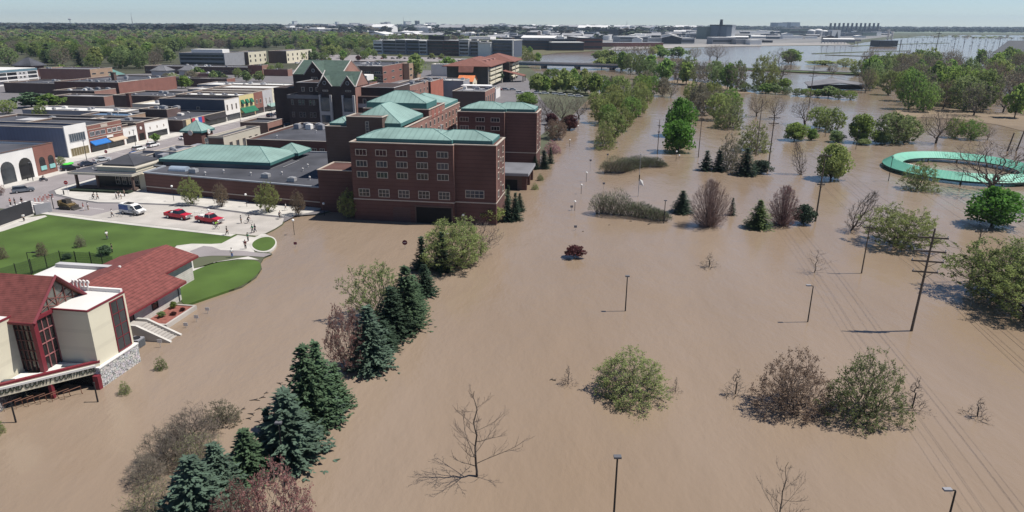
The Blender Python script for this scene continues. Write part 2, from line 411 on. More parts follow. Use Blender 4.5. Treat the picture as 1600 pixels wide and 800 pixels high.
def env_cone(g):
    z = g.random() ** 1.1; r = .5 * (1 - z) ** .8 * (.35 + .65 * min(z * 5, 1)) * math.sqrt(g.random()); a = g.uniform(0, 6.283)
    return Vector((math.cos(a) * r, math.sin(a) * r, .08 + .9 * z))
def env_skirt(g):                     # small trees whose lowest boughs spread on the water
    z = g.random() ** 2.2; r = .5 * (1 - z) ** 1.4 * math.sqrt(g.random()) + .03; a = g.uniform(0, 6.283)
    return Vector((math.cos(a) * r, math.sin(a) * r, .03 + .95 * z))
def env_lean(g):
    v = env_vase(g); v.x += v.z * .55; return v
def colony(seed, env, N=420, k=.55, th=.12, tr=.0022, ex=.47, twigs=3, tl=.05, leaf=0, ls=.02, spread=.025, jit=.13, lump=0, leafhi=0.0, big=14):
    """a tree grown towards points of its crown: every point is joined to the nearest limb"""
    import numpy as np
    g = random.Random(seed); trunk, crown = MB(), MB()
    pos = np.zeros((N * 3 + 20, 3)); plen = np.zeros(N * 3 + 20); par = []; n = 0
    def node(p, q):
        nonlocal n
        pos[n] = p; par.append(q); plen[n] = 0 if q < 0 else plen[q] + math.dist(p, pos[q]); n += 1; return n - 1
    q = -1; bend = [g.uniform(-.03, .03), g.uniform(-.03, .03)]
    for i in range(5): q = node((bend[0] * i * .3, bend[1] * i * .3, th * i / 4), q)
    A = [env(g) for _ in range(N)]
    if lump:
        C = [env(g) for _ in range(lump)]
        A = [a.lerp(min(C, key=lambda c: (c - a).length), g.uniform(.15, .55)) for a in A]
    A.sort(key=lambda v: v.length + g.uniform(-.12, .12))
    for a in A:
        d = pos[:n] - np.array(a)
        c = np.sqrt((d * d).sum(1)) + k * plen[:n] + np.maximum(pos[:n, 2] - a.z, 0) * 1.5
        c[:3] += .08
        i = int(c.argmin()); s = Vector(pos[i]); L = (a - s).length
        if L < .012: continue
        m1 = s.lerp(a, .35) + rvec(g) * L * jit + Vector((0, 0, -L * .05)); m2 = s.lerp(a, .7) + rvec(g) * L * jit + Vector((0, 0, -L * .03))
        for p in ((m1, m2, a) if L > .1 else (m1, a)): i = node(p, i)
    cnt = [0] * n; kids = [[] for _ in range(n)]
    for i in range(n): kids[par[i]].append(i) if par[i] >= 0 else None
    for i in range(n - 1, -1, -1):
        if not kids[i]: cnt[i] += 1
        if par[i] >= 0: cnt[par[i]] += cnt[i]
    rad = [tr * c ** ex for c in cnt]
    V = [Vector(pos[i]) for i in range(n)]
    start = [0]; done = []
    while start:
        i = start.pop(); ch = [i]; base = par[i]
        while kids[ch[-1]]:
            ks = sorted(kids[ch[-1]], key=lambda j: -cnt[j]); start += ks[1:]; ch.append(ks[0])
        P = ([V[base]] if base >= 0 else []) + [V[j] for j in ch]
        Rr = ([rad[ch[0]]] if base >= 0 else []) + [rad[j] for j in ch]
        if len(P) > 1: (trunk if cnt[ch[0]] > big else crown).tube(P, Rr, 6 if base < 0 else (4 if cnt[ch[0]] > big else 3), caps=False)
        done.append((ch[-1], (P[-1] - P[-2]).normalized() if len(P) > 1 else Vector((0, 0, 1))))
    for i, d in done:
        for _ in range(twigs):
            e = (d + rvec(g) * .9 + Vector((0, 0, .15))).normalized() * tl * g.uniform(.5, 1.3)
            s0 = V[i] - d * tl * g.uniform(0, .9)
            crown.cur = 0
            if twigs and tl > .03: crown.tube([s0, s0 + e], [tr * .8, tr * .35], 3, caps=False)
            if leaf and s0.z >= leafhi * g.random():
                crown.cur = 1
                for _ in range(leaf):
                    c = s0 + e * g.uniform(.1, 1.1) + rvec(g) * spread * g.random()
                    a = rvec(g); b = a.cross(rvec(g)).normalized(); h = ls * g.uniform(.55, 1.3)
                    crown.face([c - a * h, c + b * h * .6, c + a * h, c - b * h * .6])
    norm_meshes([trunk, crown])
    return trunk, crown
def leader(seed):
    """a young tree with one straight stem and ascending, forking boughs"""
    g = random.Random(seed); trunk, crown = MB(), MB()
    stem = [Vector((.012 * math.sin(i * 1.3 + seed), .012 * math.cos(i * 1.7), i / 14)) for i in range(15)]
    trunk.tube(stem, [.010 * (1 - i / 15.5) + .0012 for i in range(15)], 6, caps=False)
    def bough(p, d, L, r, lv):
        P = [p]; n = 5
        for i in range(n): d = (d + rvec(g) * .13 + Vector((0, 0, .09))).normalized(); P.append(P[-1] + d * L / n)
        (trunk if lv == 0 else crown).tube(P, [r * (1 - .75 * i / n) for i in range(n + 1)], 4 if lv == 0 else 3, caps=False)
        if lv < 3:
            for k in range((8, 5, 3)[lv]):
                t = .2 + .8 * (k + g.random()) / (8, 5, 3)[lv]; q = min(int(t * n), n - 1); ax = (P[q + 1] - P[q]).normalized()
                bough(P[q].lerp(P[q + 1], t * n - q), (ax + ax.cross(rvec(g)).normalized() * g.uniform(.5, .9) + Vector((0, 0, .15))).normalized(), L * (.42 - .08 * lv) * g.uniform(.6, 1.1) * (1.25 - .6 * t), max(r * .5, .0009), lv + 1)
    for k in range(17):
        z = .1 + .85 * (k + g.random() * .6) / 17; an = k * 2.4 + g.uniform(-.3, .3); el = g.uniform(.35, .75)
        q = min(int(z * 14), 13); p = stem[q].lerp(stem[q + 1], z * 14 - q)
        bough(p, Vector((math.cos(an) * math.cos(el), math.sin(an) * math.cos(el), math.sin(el))), (.5 * (1 - z) ** .7 + .06) * g.uniform(.5, 1.15), .0042 * (1.2 - z), 0)
    norm_meshes([trunk, crown]); return trunk, crown
def conifer(seed, rows=26, nb=12, base=.0, shape=.78, droop=.18, clump=.05, r0=.5):
    g = random.Random(seed); trunk, crown = MB(), MB()
    trunk.tube([(0, 0, 0), (0, 0, .6), (0, 0, 1)], [.03, .015, .003], 6, caps=False)
    for i in range(rows):
        f = (i + g.uniform(-.3, .3)) / rows; f = min(max(f, 0), .985); z = base + (1 - base) * f
        L = r0 * ((1 - f) ** shape) + .012
        if f < .06: L *= .88 + f * 2
        k = max(4, int(nb * (.45 + .75 * (1 - f))))
        ph = g.random() * 6.28
        for j in range(k):
            an = ph + 6.283 * j / k + g.uniform(-.22, .22); l_ = L * g.uniform(.7, 1.16)
            dx, dy = math.cos(an), math.sin(an)
            n = max(2, int(l_ / clump * 1.15))
            for c in range(n):
                t = (c + .7) / n
                rr = l_ * t; zz = z - droop * l_ * math.sin(t * 2.2) * (.6 + .5 * (1 - f)) + .05 * l_ * t * t
                w_ = clump * (1.15 - .55 * t) * g.uniform(.75, 1.3)
                for q in range(3):
                    ca = an + g.uniform(-.9, .9); tl = g.uniform(-.35, .5)
                    d = Vector((math.cos(ca), math.sin(ca), 0)) * w_ ; sd = Vector((-math.sin(ca), math.cos(ca), 0)) * w_ * .38
                    o = Vector((dx * rr + g.uniform(-1, 1) * w_ * .5, dy * rr + g.uniform(-1, 1) * w_ * .5, zz + g.uniform(-.4, .4) * w_ * .6))
                    d.z = tl * w_ * .6; sd.z = g.uniform(-.25, .25) * w_ * .5
                    crown.face([o - d * .5 - sd * .6, o - d * .35 + sd, o + d, o + d * .3 - sd])
    return trunk, crown
def leafy(seed, n=2600, ls=.05, lobes=9, zlo=.15, flat=1.0, trunk_h=.35, asp=.5):
    """a full crown: leaf clumps on limbs, gathered in uneven lobes"""
    g = random.Random(seed); trunk, crown = MB(), MB()
    C = []
    for i in range(lobes):
        an = i * 2.4 + g.uniform(-.4, .4); f = (i + .5) / lobes
        z = zlo + (1 - zlo) * (.22 + .62 * f); rad = .36 * math.sin(math.pi * (.18 + .72 * f)) * g.uniform(.45, 1.1)
        C.append((Vector((math.cos(an) * rad, math.sin(an) * rad, z)), g.uniform(.13, .23)))
    C.append((Vector((0, 0, .85)), .15))
    for c, r in C:
        trunk.tube([(0, 0, trunk_h * .6), Vector((c.x * .4, c.y * .4, trunk_h + (c.z - trunk_h) * .4)), c], [.014, .009, .004], 4, caps=False)
    trunk.tube([(0, 0, 0), (0, 0, trunk_h), (0, 0, .7)], [.024, .017, .006], 6, caps=False)
    for _ in range(n):
        c, r = C[g.randrange(len(C))]
        d = rvec(g); q = g.random() ** .35
        p = c + Vector((d.x * r * 1.05, d.y * r * 1.05, d.z * r * (1 - zlo) * .95)) * q * g.uniform(.9, 1.16)
        a = (rvec(g) + d * .2).normalized(); b = a.cross((d + rvec(g) * .8).normalized()).normalized(); h = ls * g.uniform(.5, 1.25)
        crown.face([p - a * h, p + b * h * .7, p + a * h * .9, p - b * h * .7])
    norm_meshes([trunk, crown])
    return trunk, crown
bark = M('bark', (.085, .07, .058), .9, .3, 3)
barkd = M('dark_bark', (.05, .042, .038), .9, .3, 3)
twig = M('bare_twigs', (.17, .14, .118), .9, .25, .6, obj_var=.2)
twig_r = M('reddish_twigs', (.21, .14, .125), .9, .25, .6, obj_var=.15)
def leafm(name, c, tr=.48, ov=.22): return M(name, c, .7, .35, .55, spec=.25, obj_var=ov, trans=tr, detail=3)
LM = {'blue': leafm('blue_spruce_needles', (0.085, 0.13, 0.092), .1, .12), 'spruce': leafm('spruce_needles', (0.068, 0.112, 0.058), .1, .12), 'dark': leafm('dark_needles', (0.04, 0.068, 0.04), .1, .12),
      'green': leafm('spring_leaves', (0.205, 0.3, 0.075)), 'bright': leafm('bright_leaves', (0.12, 0.24, 0.04)), 'yellow': leafm('catkin_leaves', (0.27, 0.33, 0.12)),
      'olive': leafm('olive_leaves', (0.275, 0.325, 0.11)), 'red': leafm('red_buds', (0.31, 0.165, 0.14)), 'maroon': leafm('maroon_leaves', (0.085, 0.028, 0.03)), 'grey': leafm('grey_buds', (0.24, 0.225, 0.155)),
      'brown': leafm('brown_buds', (0.24, 0.18, 0.125)), 'plum': leafm('plum_buds', (0.2, 0.105, 0.105)), 'pink': leafm('pink_blossom', (0.4, 0.22, 0.24)), 'sage': leafm('sage_leaves', (0.22, 0.285, 0.115))}
PROTO = {}
def proto(key):
    if key in PROTO: return PROTO[key]
    kind, leaf, v = key
    s = 100 + v * 17 + sum(map(ord, kind))
    bk = bark
    if kind == 'conifer': tr, cr = conifer(s, 27, 15, clump=.06); mats = [LM[leaf]]
    elif kind == 'slim': tr, cr = conifer(s, 22, 9, shape=1.0, clump=.09); mats = [LM[leaf]]
    elif kind == 'far_conifer': tr, cr = conifer(s, 14, 8, clump=.11); mats = [LM[leaf]]
    elif kind == 'bare': tr, cr = colony(s, lambda g: env_round(g, .2), 520, .5, .2, .0018, .5, 3, .07); mats = [twig, LM['grey']]
    elif kind == 'leader': tr, cr = leader(s); mats = [twig, LM['grey']]
    elif kind == 'snag': tr, cr = colony(s, env_skirt, 190, .3, .5, .004, .45, 2, .09); mats = [twig, LM['grey']]
    elif kind == 'vase': tr, cr = colony(s, env_vase, 800, 1.0, .04, .0017, .46, 5, .07, jit=.06); mats = [twig_r, LM['plum']]
    elif kind == 'plumvase': tr, cr = colony(s, env_vase, 700, 1.0, .04, .0019, .46, 4, .06, leaf=2, ls=.009, spread=.02, jit=.06); mats = [twig_r, LM['plum']]
    elif kind == 'twiggy': tr, cr = colony(s, rag(env_dome, s), 950, .6, .05, .0019, .43, 6, .085, leaf=1, ls=.009); mats = [twig, LM[leaf]]
    elif kind == 'budding': tr, cr = colony(s, rag(lambda g: env_round(g, .08), s), 760, .6, .1, .0019, .46, 5, .06, leaf=4, ls=.0115, spread=.02, leafhi=.4); mats = [twig, LM[leaf]]
    elif kind == 'willow': tr, cr = colony(s, rag(lambda g: env_round(g, .04), s), 900, .75, .08, .0018, .47, 5, .065, leaf=6, ls=.0125, spread=.035); mats = [twig, LM[leaf]]
    elif kind == 'airy': tr, cr = colony(s, rag(lambda g: env_round(g, .05), s), 760, .6, .1, .0018, .47, 5, .06, leaf=6, ls=.014, spread=.035); mats = [twig, LM[leaf]]
    elif kind == 'dome': tr, cr = colony(s, rag(env_dome, s), 900, .6, .05, .0018, .46, 5, .07, leaf=4, ls=.012, spread=.03); mats = [twig, LM[leaf]]
    elif kind == 'bushy': tr, cr = colony(s, rag(env_dome, s), 560, .65, .04, .0026, .43, 4, .08, leaf=4, ls=.017, spread=.03); mats = [twig, LM[leaf]]
    elif kind == 'leaning': tr, cr = colony(s, env_lean, 420, .6, .12, .003, .45, 4, .07); mats = [twig, LM['grey']]
    elif kind == 'full': tr, cr = leafy(s, 4200, .036, 15, .0, trunk_h=.15); mats = [LM[leaf]]
    elif kind == 'round': tr, cr = leafy(s, 1700, .055, 12, .1); mats = [LM[leaf]]
    elif kind == 'wood': tr, cr = leafy(s, 900, .07, 12, .03, trunk_h=.2); mats = [LM[leaf]]
    elif kind == 'woodbare': tr, cr = colony(s, lambda g: env_round(g, .12), 320, .6, .15, .0028, .45, 4, .085, leaf=1, ls=.02, spread=.04); mats = [twig, LM[leaf]]
    elif kind == 'woodairy': tr, cr = colony(s, lambda g: env_round(g, .06), 260, .5, .12, .003, .45, 4, .08, leaf=6, ls=.028, spread=.06); mats = [twig, LM[leaf]]
    if kind in ('far_conifer', 'wood', 'woodbare', 'woodairy'):      # far trees: trunk and crown in one mesh
        k = len(cr.v); off = len(mats)
        cr.v += tr.v; cr.f += [tuple(i + k for i in f) for f in tr.f]; cr.mi += [off] * len(tr.f)
        PROTO[key] = (cr.mesh(kind + '_tree', mats + [bk]), None)
    else:
        PROTO[key] = (tr.mesh('trunk', bk), cr.mesh('crown', mats))
    return PROTO[key]
def tree(kind, leaf, loc, h, wd, label, name='tree', cat='tree', group=None, v=None, rz=None):
    v = rnd.randrange(3) if v is None else v
    a, b = proto((kind, leaf, v))
    rz = rnd.uniform(0, 6.28) if rz is None else rz
    if b is None:
        o = put(name, a, None, loc, rz); tag(o, label, cat, group); o.scale = (wd, wd, h)
        return o
    o = thing(name, label, cat, loc, rz, group); o.scale = (wd, wd, h)
    put('trunk', a, o); put('crown', b, o)
    return o
def tree_px(kind, leaf, bx, by, ty, wpx, label, name='tree', cat='tree', group=None, z=0.0, v=None, sink=.03, rz=None):
    p = G(bx, by, z); h = hgt(p, ty); wd = wpx / (FPX / depth(p))
    h2 = h * (1 + sink)
    return tree(kind, leaf, (p[0], p[1], z - h * sink), h2, wd, label, name, cat, group, v, rz)
# ------------------------------------------------------------------ trees standing in the flood, one by one
SPR = 'spruces in the flooded row'
ROWS = [
 # spruce row, from the near end
 ('conifer', 'blue', 312, 812, 712, 118, 'big blue spruce at the near end of the spruce row, cut by the bottom edge', 'spruce_tree', SPR),
 ('conifer', 'blue', 345, 778, 692, 84, 'blue spruce peeping over the near-end spruce beside the brown thicket', 'spruce_tree', SPR),
 ('conifer', 'spruce', 390, 745, 668, 74, 'mid green spruce between the two biggest blue spruces, red budded bush at its foot', 'spruce_tree', SPR),
 ('conifer', 'blue', 454, 716, 607, 108, 'largest blue spruce with a slim pole in front of it', 'spruce_tree', SPR),
 ('slim', 'dark', 424, 712, 636, 44, 'small dark spruce tucked against the left of the largest blue spruce', 'spruce_tree', SPR),
 ('conifer', 'spruce', 484, 668, 536, 84, 'tall narrow green spruce with a double top in the spruce row', 'spruce_tree', SPR),
 ('conifer', 'spruce', 502, 655, 533, 80, 'tall green spruce, right one of the double top', 'spruce_tree', SPR),
 ('conifer', 'blue', 508, 650, 585, 64, 'low blue spruce in front of the double-topped pair', 'spruce_tree', SPR),
 ('conifer', 'blue', 580, 574, 476, 76, 'broad blue green spruce right of the red budded tree', 'spruce_tree', SPR),
 ('conifer', 'dark', 614, 524, 446, 66, 'dark spruce below the yellow green budding tree', 'spruce_tree', SPR),
 ('conifer', 'spruce', 637, 512, 413, 66, 'tall spruce at the right of the yellow green budding tree', 'spruce_tree', SPR),
 ('conifer', 'spruce', 648, 488, 428, 44, 'short spruce on the outer edge of the row by open water', 'spruce_tree', SPR),
 ('conifer', 'dark', 664, 460, 412, 40, 'dark low spruce alone past the upper end of the spruce row', 'spruce_tree', SPR),
 ('slim', 'dark', 660, 422, 368, 34, 'dark slim spruce left of the pale willow', 'spruce_tree', SPR),
 ('slim', 'dark', 692, 424, 360, 36, 'dark slim spruce rising through the pale willow', 'spruce_tree', SPR),
 ('conifer', 'spruce', 527, 636, 566, 50, 'green spruce on the outer side of the double-topped pair', 'spruce_tree', SPR),
 ('conifer', 'dark', 602, 548, 500, 44, 'low dark spruce behind the broad blue green one', 'spruce_tree', SPR),
 ('budding', 'yellow', 592, 500, 405, 118, 'yellow green budding tree over the middle of the spruce row', 'budding_tree', None),
 ('budding', 'red', 543, 580, 470, 82, 'red budded tree left of the broad blue green spruce', 'budding_tree', None),
 ('willow', 'yellow', 712, 415, 338, 104, 'pale yellow green willow near the hotel front', 'willow_tree', None),
 ('bare', 'grey', 752, 398, 344, 70, 'leafless brown twin-stemmed tree right of the pale willow', 'bare_tree', None),
 ('budding', 'red', 440, 862, 722, 150, 'large red budded bush at the bottom edge right of the blue spruces', 'red_bush', None),
 ('budding', 'red', 372, 842, 752, 84, 'low red brown bush at the foot of the near spruces', 'red_bush', None),
 ('bushy', 'grey', 348, 660, 623, 60, 'small leafless bush past the upper end of the brown thicket', 'bare_bush', None),
 # brown thicket
 ('twiggy', 'grey', 300, 690, 632, 112, 'grey brown leafless thicket shrub, highest of the clump by the spruces', 'thicket_shrub', 'thicket shrubs'),
 ('twiggy', 'grey', 262, 722, 662, 104, 'grey brown thicket shrub in the middle of the clump by the spruces', 'thicket_shrub', 'thicket shrubs'),
 ('twiggy', 'olive', 312, 728, 672, 84, 'olive tinged thicket shrub touching the spruces', 'thicket_shrub', 'thicket shrubs'),
 ('twiggy', 'grey', 232, 752, 706, 78, 'low outer thicket shrub reaching farthest left over open water', 'thicket_shrub', 'thicket shrubs'),
 ('twiggy', 'olive', 236, 808, 745, 104, 'olive brown thicket shrub at the bottom edge left of the near spruce', 'thicket_shrub', 'thicket shrubs'),
 # saplings by the courthouse
 ('bushy', 'green', 252, 577, 556, 20, 'tiny green sapling in the water right of the stone plinth', 'sapling', None),
 ('bushy', 'yellow', 195, 615, 594, 22, 'tiny pale sapling in the water in front of the courthouse corner', 'sapling', None),
 ('bushy', 'green', -2, 676, 655, 26, 'green bush cut by the left edge beside the lamp post', 'sapling', None),
 # open water, right half
 ('leader', 'grey', 744, 744, 606, 150, 'leafless young tree standing alone with a long branching shadow', 'bare_tree', None),
 ('dome', 'yellow', 986, 612, 542, 122, 'light green feathery tree alone in open water', 'budding_tree', None),
 ('snag', 'grey', 887, 600, 568, 36, 'tiny leafless sapling left of the light green feathery tree', 'bare_sapling', None),
 ('snag', 'grey', 1055, 612, 587, 26, 'tiny leafless sapling right of the light green feathery tree', 'bare_sapling', None),
 ('snag', 'grey', 1149, 616, 573, 56, 'small leafless tree left of the brown budded round tree', 'bare_sapling', None),
 ('dome', 'brown', 1236, 638, 540, 112, 'round brown budded tree beside the leafing green tree', 'budding_tree', None),
 ('dome', 'sage', 1348, 650, 539, 118, 'leafing dark green tree beside the round brown budded tree', 'leafing_tree', None),
 ('snag', 'grey', 1425, 638, 585, 64, 'small leafless tree right of the leafing dark green tree', 'bare_sapling', None),
 ('snag', 'grey', 1527, 651, 619, 56, 'small leafless tree under the power lines at the right', 'bare_sapling', None),
 ('leader', 'grey', 1212, 842, 722, 120, 'leafless tree cut by the bottom edge', 'bare_tree', None),
 ('leader', 'grey', 1273, 426, 388, 52, 'small leafless larch shaped tree under the power lines', 'bare_tree', None),
 ('snag', 'grey', 1108, 417, 393, 44, 'tiny spreading leafless bush in mid water', 'bare_sapling', None),
 ('round', 'maroon', 897, 402, 383, 36, 'small dark maroon bush in mid water', 'maroon_bush', None),
 ('vase', 'plum', 1107, 353, 275, 66, 'vase shaped leafless purple brown tree between two small conifers', 'vase_tree', None),
 ('conifer', 'dark', 1065, 332, 297, 38, 'dark conifer left of the vase shaped tree', 'conifer', None),
 ('slim', 'dark', 1143, 336, 308, 16, 'very slim dark conifer right of the vase shaped tree', 'conifer', None),
 ('conifer', 'sage', 1184, 356, 312, 46, 'ragged sage green pine left of the plum coloured tree', 'pine_tree', None),
 ('plumvase', 'plum', 1221, 352, 287, 50, 'upright plum coloured tree beside a leaning power pole', 'vase_tree', None),
 ('full', 'dark', 1255, 350, 318, 36, 'small rounded dark evergreen at the foot of a power pole', 'evergreen', None),
 ('slim', 'dark', 1103, 266, 234, 30, 'left one of two dark slender conifers beyond the long hedges', 'conifer', None),
 ('slim', 'dark', 1122, 267, 234, 30, 'right one of two dark slender conifers beyond the long hedges', 'conifer', None),
 ('conifer', 'dark', 1164, 273, 231, 42, 'broad dark conifer with a spreading juniper on its right', 'conifer', None),
 ('full', 'dark', 1189, 271, 249, 34, 'low spreading dark juniper', 'evergreen', None),
 ('full', 'olive', 1298, 280, 222, 58, 'round olive green tree behind a leaning pole', 'leafing_tree', None),
 ('leaning', 'grey', 1252, 273, 220, 36, 'leaning leafless tree left of the round olive tree', 'bare_tree', None),
 ('leaning', 'grey', 1331, 359, 292, 62, 'forked leaning leafless tree left of the big olive willow', 'bare_tree', None),
 ('willow', 'olive', 1402, 384, 315, 98, 'big olive willow with a wide shadow right of the forked leaning tree', 'willow_tree', None),
 ('bushy', 'olive', 1436, 296, 247, 60, 'olive green tree in front of the ring-shaped roof', 'leafing_tree', None),
 ('bare', 'grey', 1542, 302, 219, 130, 'wide leafless tree in front of the right half of the ring-shaped roof', 'bare_tree', None),
 ('full', 'bright', 1549, 352, 290, 88, 'bright green bushy tree below the wide leafless tree', 'leafing_tree', None),
 ('willow', 'olive', 1566, 466, 368, 150, 'large olive willow at the right edge', 'willow_tree', None),
 ('willow', 'olive', 1606, 494, 396, 120, 'second olive willow cut by the right edge', 'willow_tree', None),
 ('bare', 'grey', 1614, 330, 200, 60, 'leafless tree cut by the right edge past the ring-shaped roof', 'bare_tree', None),
 # behind, middle
 ('full', 'bright', 1058, 238, 185, 54, 'bright green round tree with bushy skirts, nearest of the pair', 'leafing_tree', None),
 ('full', 'bright', 1061, 212, 150, 52, 'bright green round tree behind the nearest of the pair', 'leafing_tree', None),
 ('bushy', 'olive', 945, 232, 184, 44, 'olive green tree at the near end of the flooded avenue', 'leafing_tree', None),
 ('bushy', 'grey', 1137, 266, 205, 46, 'brownish twiggy tree behind the two slender conifers', 'bare_tree', None),
 ('bushy', 'olive', 1176, 236, 186, 66, 'brown olive twiggy tree behind the broad dark conifer', 'leafing_tree', None),
 ('bushy', 'olive', 1140, 200, 148, 60, 'brown olive spreading tree upstream of the bright pair', 'leafing_tree', None),
 ('bare', 'grey', 1182, 182, 145, 34, 'leafless tree left of a small round bare tree in open water', 'bare_tree', None),
 ('bare', 'grey', 1210, 186, 147, 34, 'small round leafless tree alone in the open water', 'bare_tree', None),
 ('full', 'green', 1241, 219, 190, 40, 'flat topped light green tree in open water', 'leafing_tree', None),
 ('bare', 'grey', 1258, 195, 154, 52, 'leafless tree behind the flat topped light green tree', 'bare_tree', None),
 ('woodairy', 'olive', 1280, 199, 165, 40, 'olive tree next to a leafless one past the flat topped tree', 'leafing_tree', None),
 ('woodairy', 'olive', 1300, 205, 166, 42, 'olive tree near two poles in the flood', 'leafing_tree', None),
 ('full', 'sage', 1306, 222, 203, 28, 'low dark bush behind the round olive tree', 'bush', None),
 ('full', 'green', 1268, 219, 200, 20, 'tiny green bush beside the flat topped tree', 'bush', None),
 ('full', 'green', 1344, 223, 176, 44, 'round green tree left of the dark grove before the ring-shaped roof', 'leafing_tree', None),
 ('woodairy', 'sage', 1392, 224, 172, 56, 'dark olive tree behind the ring-shaped roof', 'leafing_tree', None),
 ('woodairy', 'sage', 1412, 222, 178, 50, 'second dark olive tree behind the ring-shaped roof', 'leafing_tree', None),
 ('bare', 'grey', 1462, 224, 166, 56, 'dark forked leafless tree behind the ring-shaped roof', 'bare_tree', None),
 ('airy', 'green', 1490, 215, 180, 30, 'slender light green tree behind the ring-shaped roof', 'leafing_tree', None),
 ('airy', 'green', 1516, 218, 182, 34, 'light green leaning tree nearest the two leaning posts', 'leafing_tree', None),
 ('bare', 'grey', 1543, 218, 196, 22, 'small leafless tree by the two leaning posts', 'bare_tree', None),
 ('full', 'sage', 1350, 226, 216, 26, 'low green bush in the shallows', 'bush', None),
 ('full', 'sage', 1376, 224, 205, 34, 'scrubby dark bush in the shallows behind the ring-shaped roof', 'bush', None),
 # around the hotel
 ('slim', 'dark', 803, 258, 208, 24, 'tall dark spruce between the two hotel blocks', 'spruce_tree', None),
 ('conifer', 'blue', 822, 258, 234, 26, 'blue grey spruce between the two hotel blocks', 'spruce_tree', None),
 ('conifer', 'dark', 836, 264, 243, 18, 'small dark spruce at the corner of the rear hotel block', 'spruce_tree', None),
 ('conifer', 'dark', 850, 263, 234, 24, 'dark spruce in the water off the rear hotel block', 'spruce_tree', None),
 ('slim', 'dark', 860, 255, 229, 16, 'narrow dark spruce farthest out off the rear hotel block', 'spruce_tree', None),
 ('conifer', 'dark', 793, 345, 303, 26, 'dark spruce at the front corner of the hotel', 'spruce_tree', None),
 ('conifer', 'dark', 805, 344, 300, 26, 'second dark spruce at the front corner of the hotel', 'spruce_tree', None),
 ('conifer', 'dark', 812, 330, 301, 20, 'outermost dark spruce at the front corner of the hotel', 'spruce_tree', None),
 ('slim', 'dark', 794, 318, 288, 16, 'slim dark spruce against the sunlit end wall of the hotel', 'spruce_tree', None),
 ('slim', 'dark', 734, 342, 321, 16, 'little dark spruce before the blank bay of the hotel front', 'spruce_tree', None),
 ('full', 'olive', 768, 348, 318, 38, 'olive green bush against the right end of the hotel front', 'bush', None),
 ('full', 'olive', 751, 348, 334, 22, 'low brown olive bush at the hotel front', 'bush', None),
 ('full', 'yellow', 712, 341, 334, 20, 'low yellow green bush by the garage opening', 'bush', None),
 ('bushy', 'green', 844, 282, 270, 12, 'small green sapling beside the flat roofed pavilion', 'sapling', None),
 ('bushy', 'green', 836, 296, 285, 12, 'small green sapling off the corner of the pavilion', 'sapling', None),
 ('bushy', 'pink', 862, 239, 218, 34, 'pink blossoming bush off the rear hotel block', 'pink_bush', None),
 ('full', 'maroon', 890, 203, 178, 34, 'dark maroon tree behind the olive one off the rear hotel block', 'maroon_tree', None),
 ('airy', 'brown', 868, 218, 182, 36, 'brown budded tree off the rear hotel block', 'budding_tree', None),
 ('full', 'green', 824, 166, 143, 40, 'round green tree behind the rear hotel block roof', 'leafing_tree', None),
 ('full', 'maroon', 862, 196, 176, 26, 'second dark maroon tree, left of the larger one', 'maroon_tree', None),
]
for k, lf, bx, by, ty, wp, lab, nm, gr in ROWS:
    cat = nm.replace('_', ' ')
    if gr == SPR: wp *= 1.3
    elif k in ('conifer', 'slim', 'dome', 'airy', 'willow'): wp *= 1.15
    tree_px(k, lf, bx, by, ty, wp, lab, nm, cat, gr, sink=.02 if k in ('leader', 'bare', 'leaning') else .06)
for k, (x, y, ty, wp) in enumerate([(858, 190, 148, 44), (878, 190, 146, 50), (905, 186, 150, 40), (842, 200, 152, 30)]):
    tree_px('bare', 'grey', x, y, ty, wp, 'leafless grey tree in the flooded stand behind the maroon trees', 'bare_tree', 'tree', 'leafless stand behind the maroon trees')
# street trees along the low brick wing
for x, y, ty, wp, lf, lab in [(300, 320, 273, 34, 'olive', 'olive leafing street tree left-most before the low brick wing'), (347, 324, 283, 24, 'brown', 'thin brown street tree before the low brick wing'),
                          (420, 332, 280, 38, 'olive', 'olive leafing street tree above the parked red trucks end'), (467, 336, 294, 24, 'brown', 'thin brown street tree at the water edge'),
                          (547, 341, 292, 40, 'olive', 'olive leafing street tree standing in the water before the hotel')]:
    tree_px('airy', lf, x, y, ty, wp, lab, 'street_tree', 'street tree', 'street trees before the brick wing', z=.3 if x < 500 else 0, sink=0)
# shrubs on the lawn
for x, y, ty, wp, k, lf, lab in [(66, 399, 377, 20, 'bushy', 'brown', 'small brown shrub on the lawn'), (126, 386, 366, 18, 'bushy', 'grey', 'small grey twiggy shrub on the lawn'),
                                 (4, 404, 382, 18, 'bushy', 'brown', 'small brown shrub on the lawn at the left edge'), (165, 398, 383, 24, 'full', 'spruce', 'low round evergreen shrub on the lawn'),
                                 (105, 404, 396, 18, 'full', 'spruce', 'low dark shrub near the fence on the lawn'), (2, 305, 288, 16, 'budding', 'red', 'red budded young street tree at the left edge')]:
    tree_px(k, lf, x, y, ty, wp, lab, 'lawn_shrub', 'shrub', None, z=.36, sink=0)

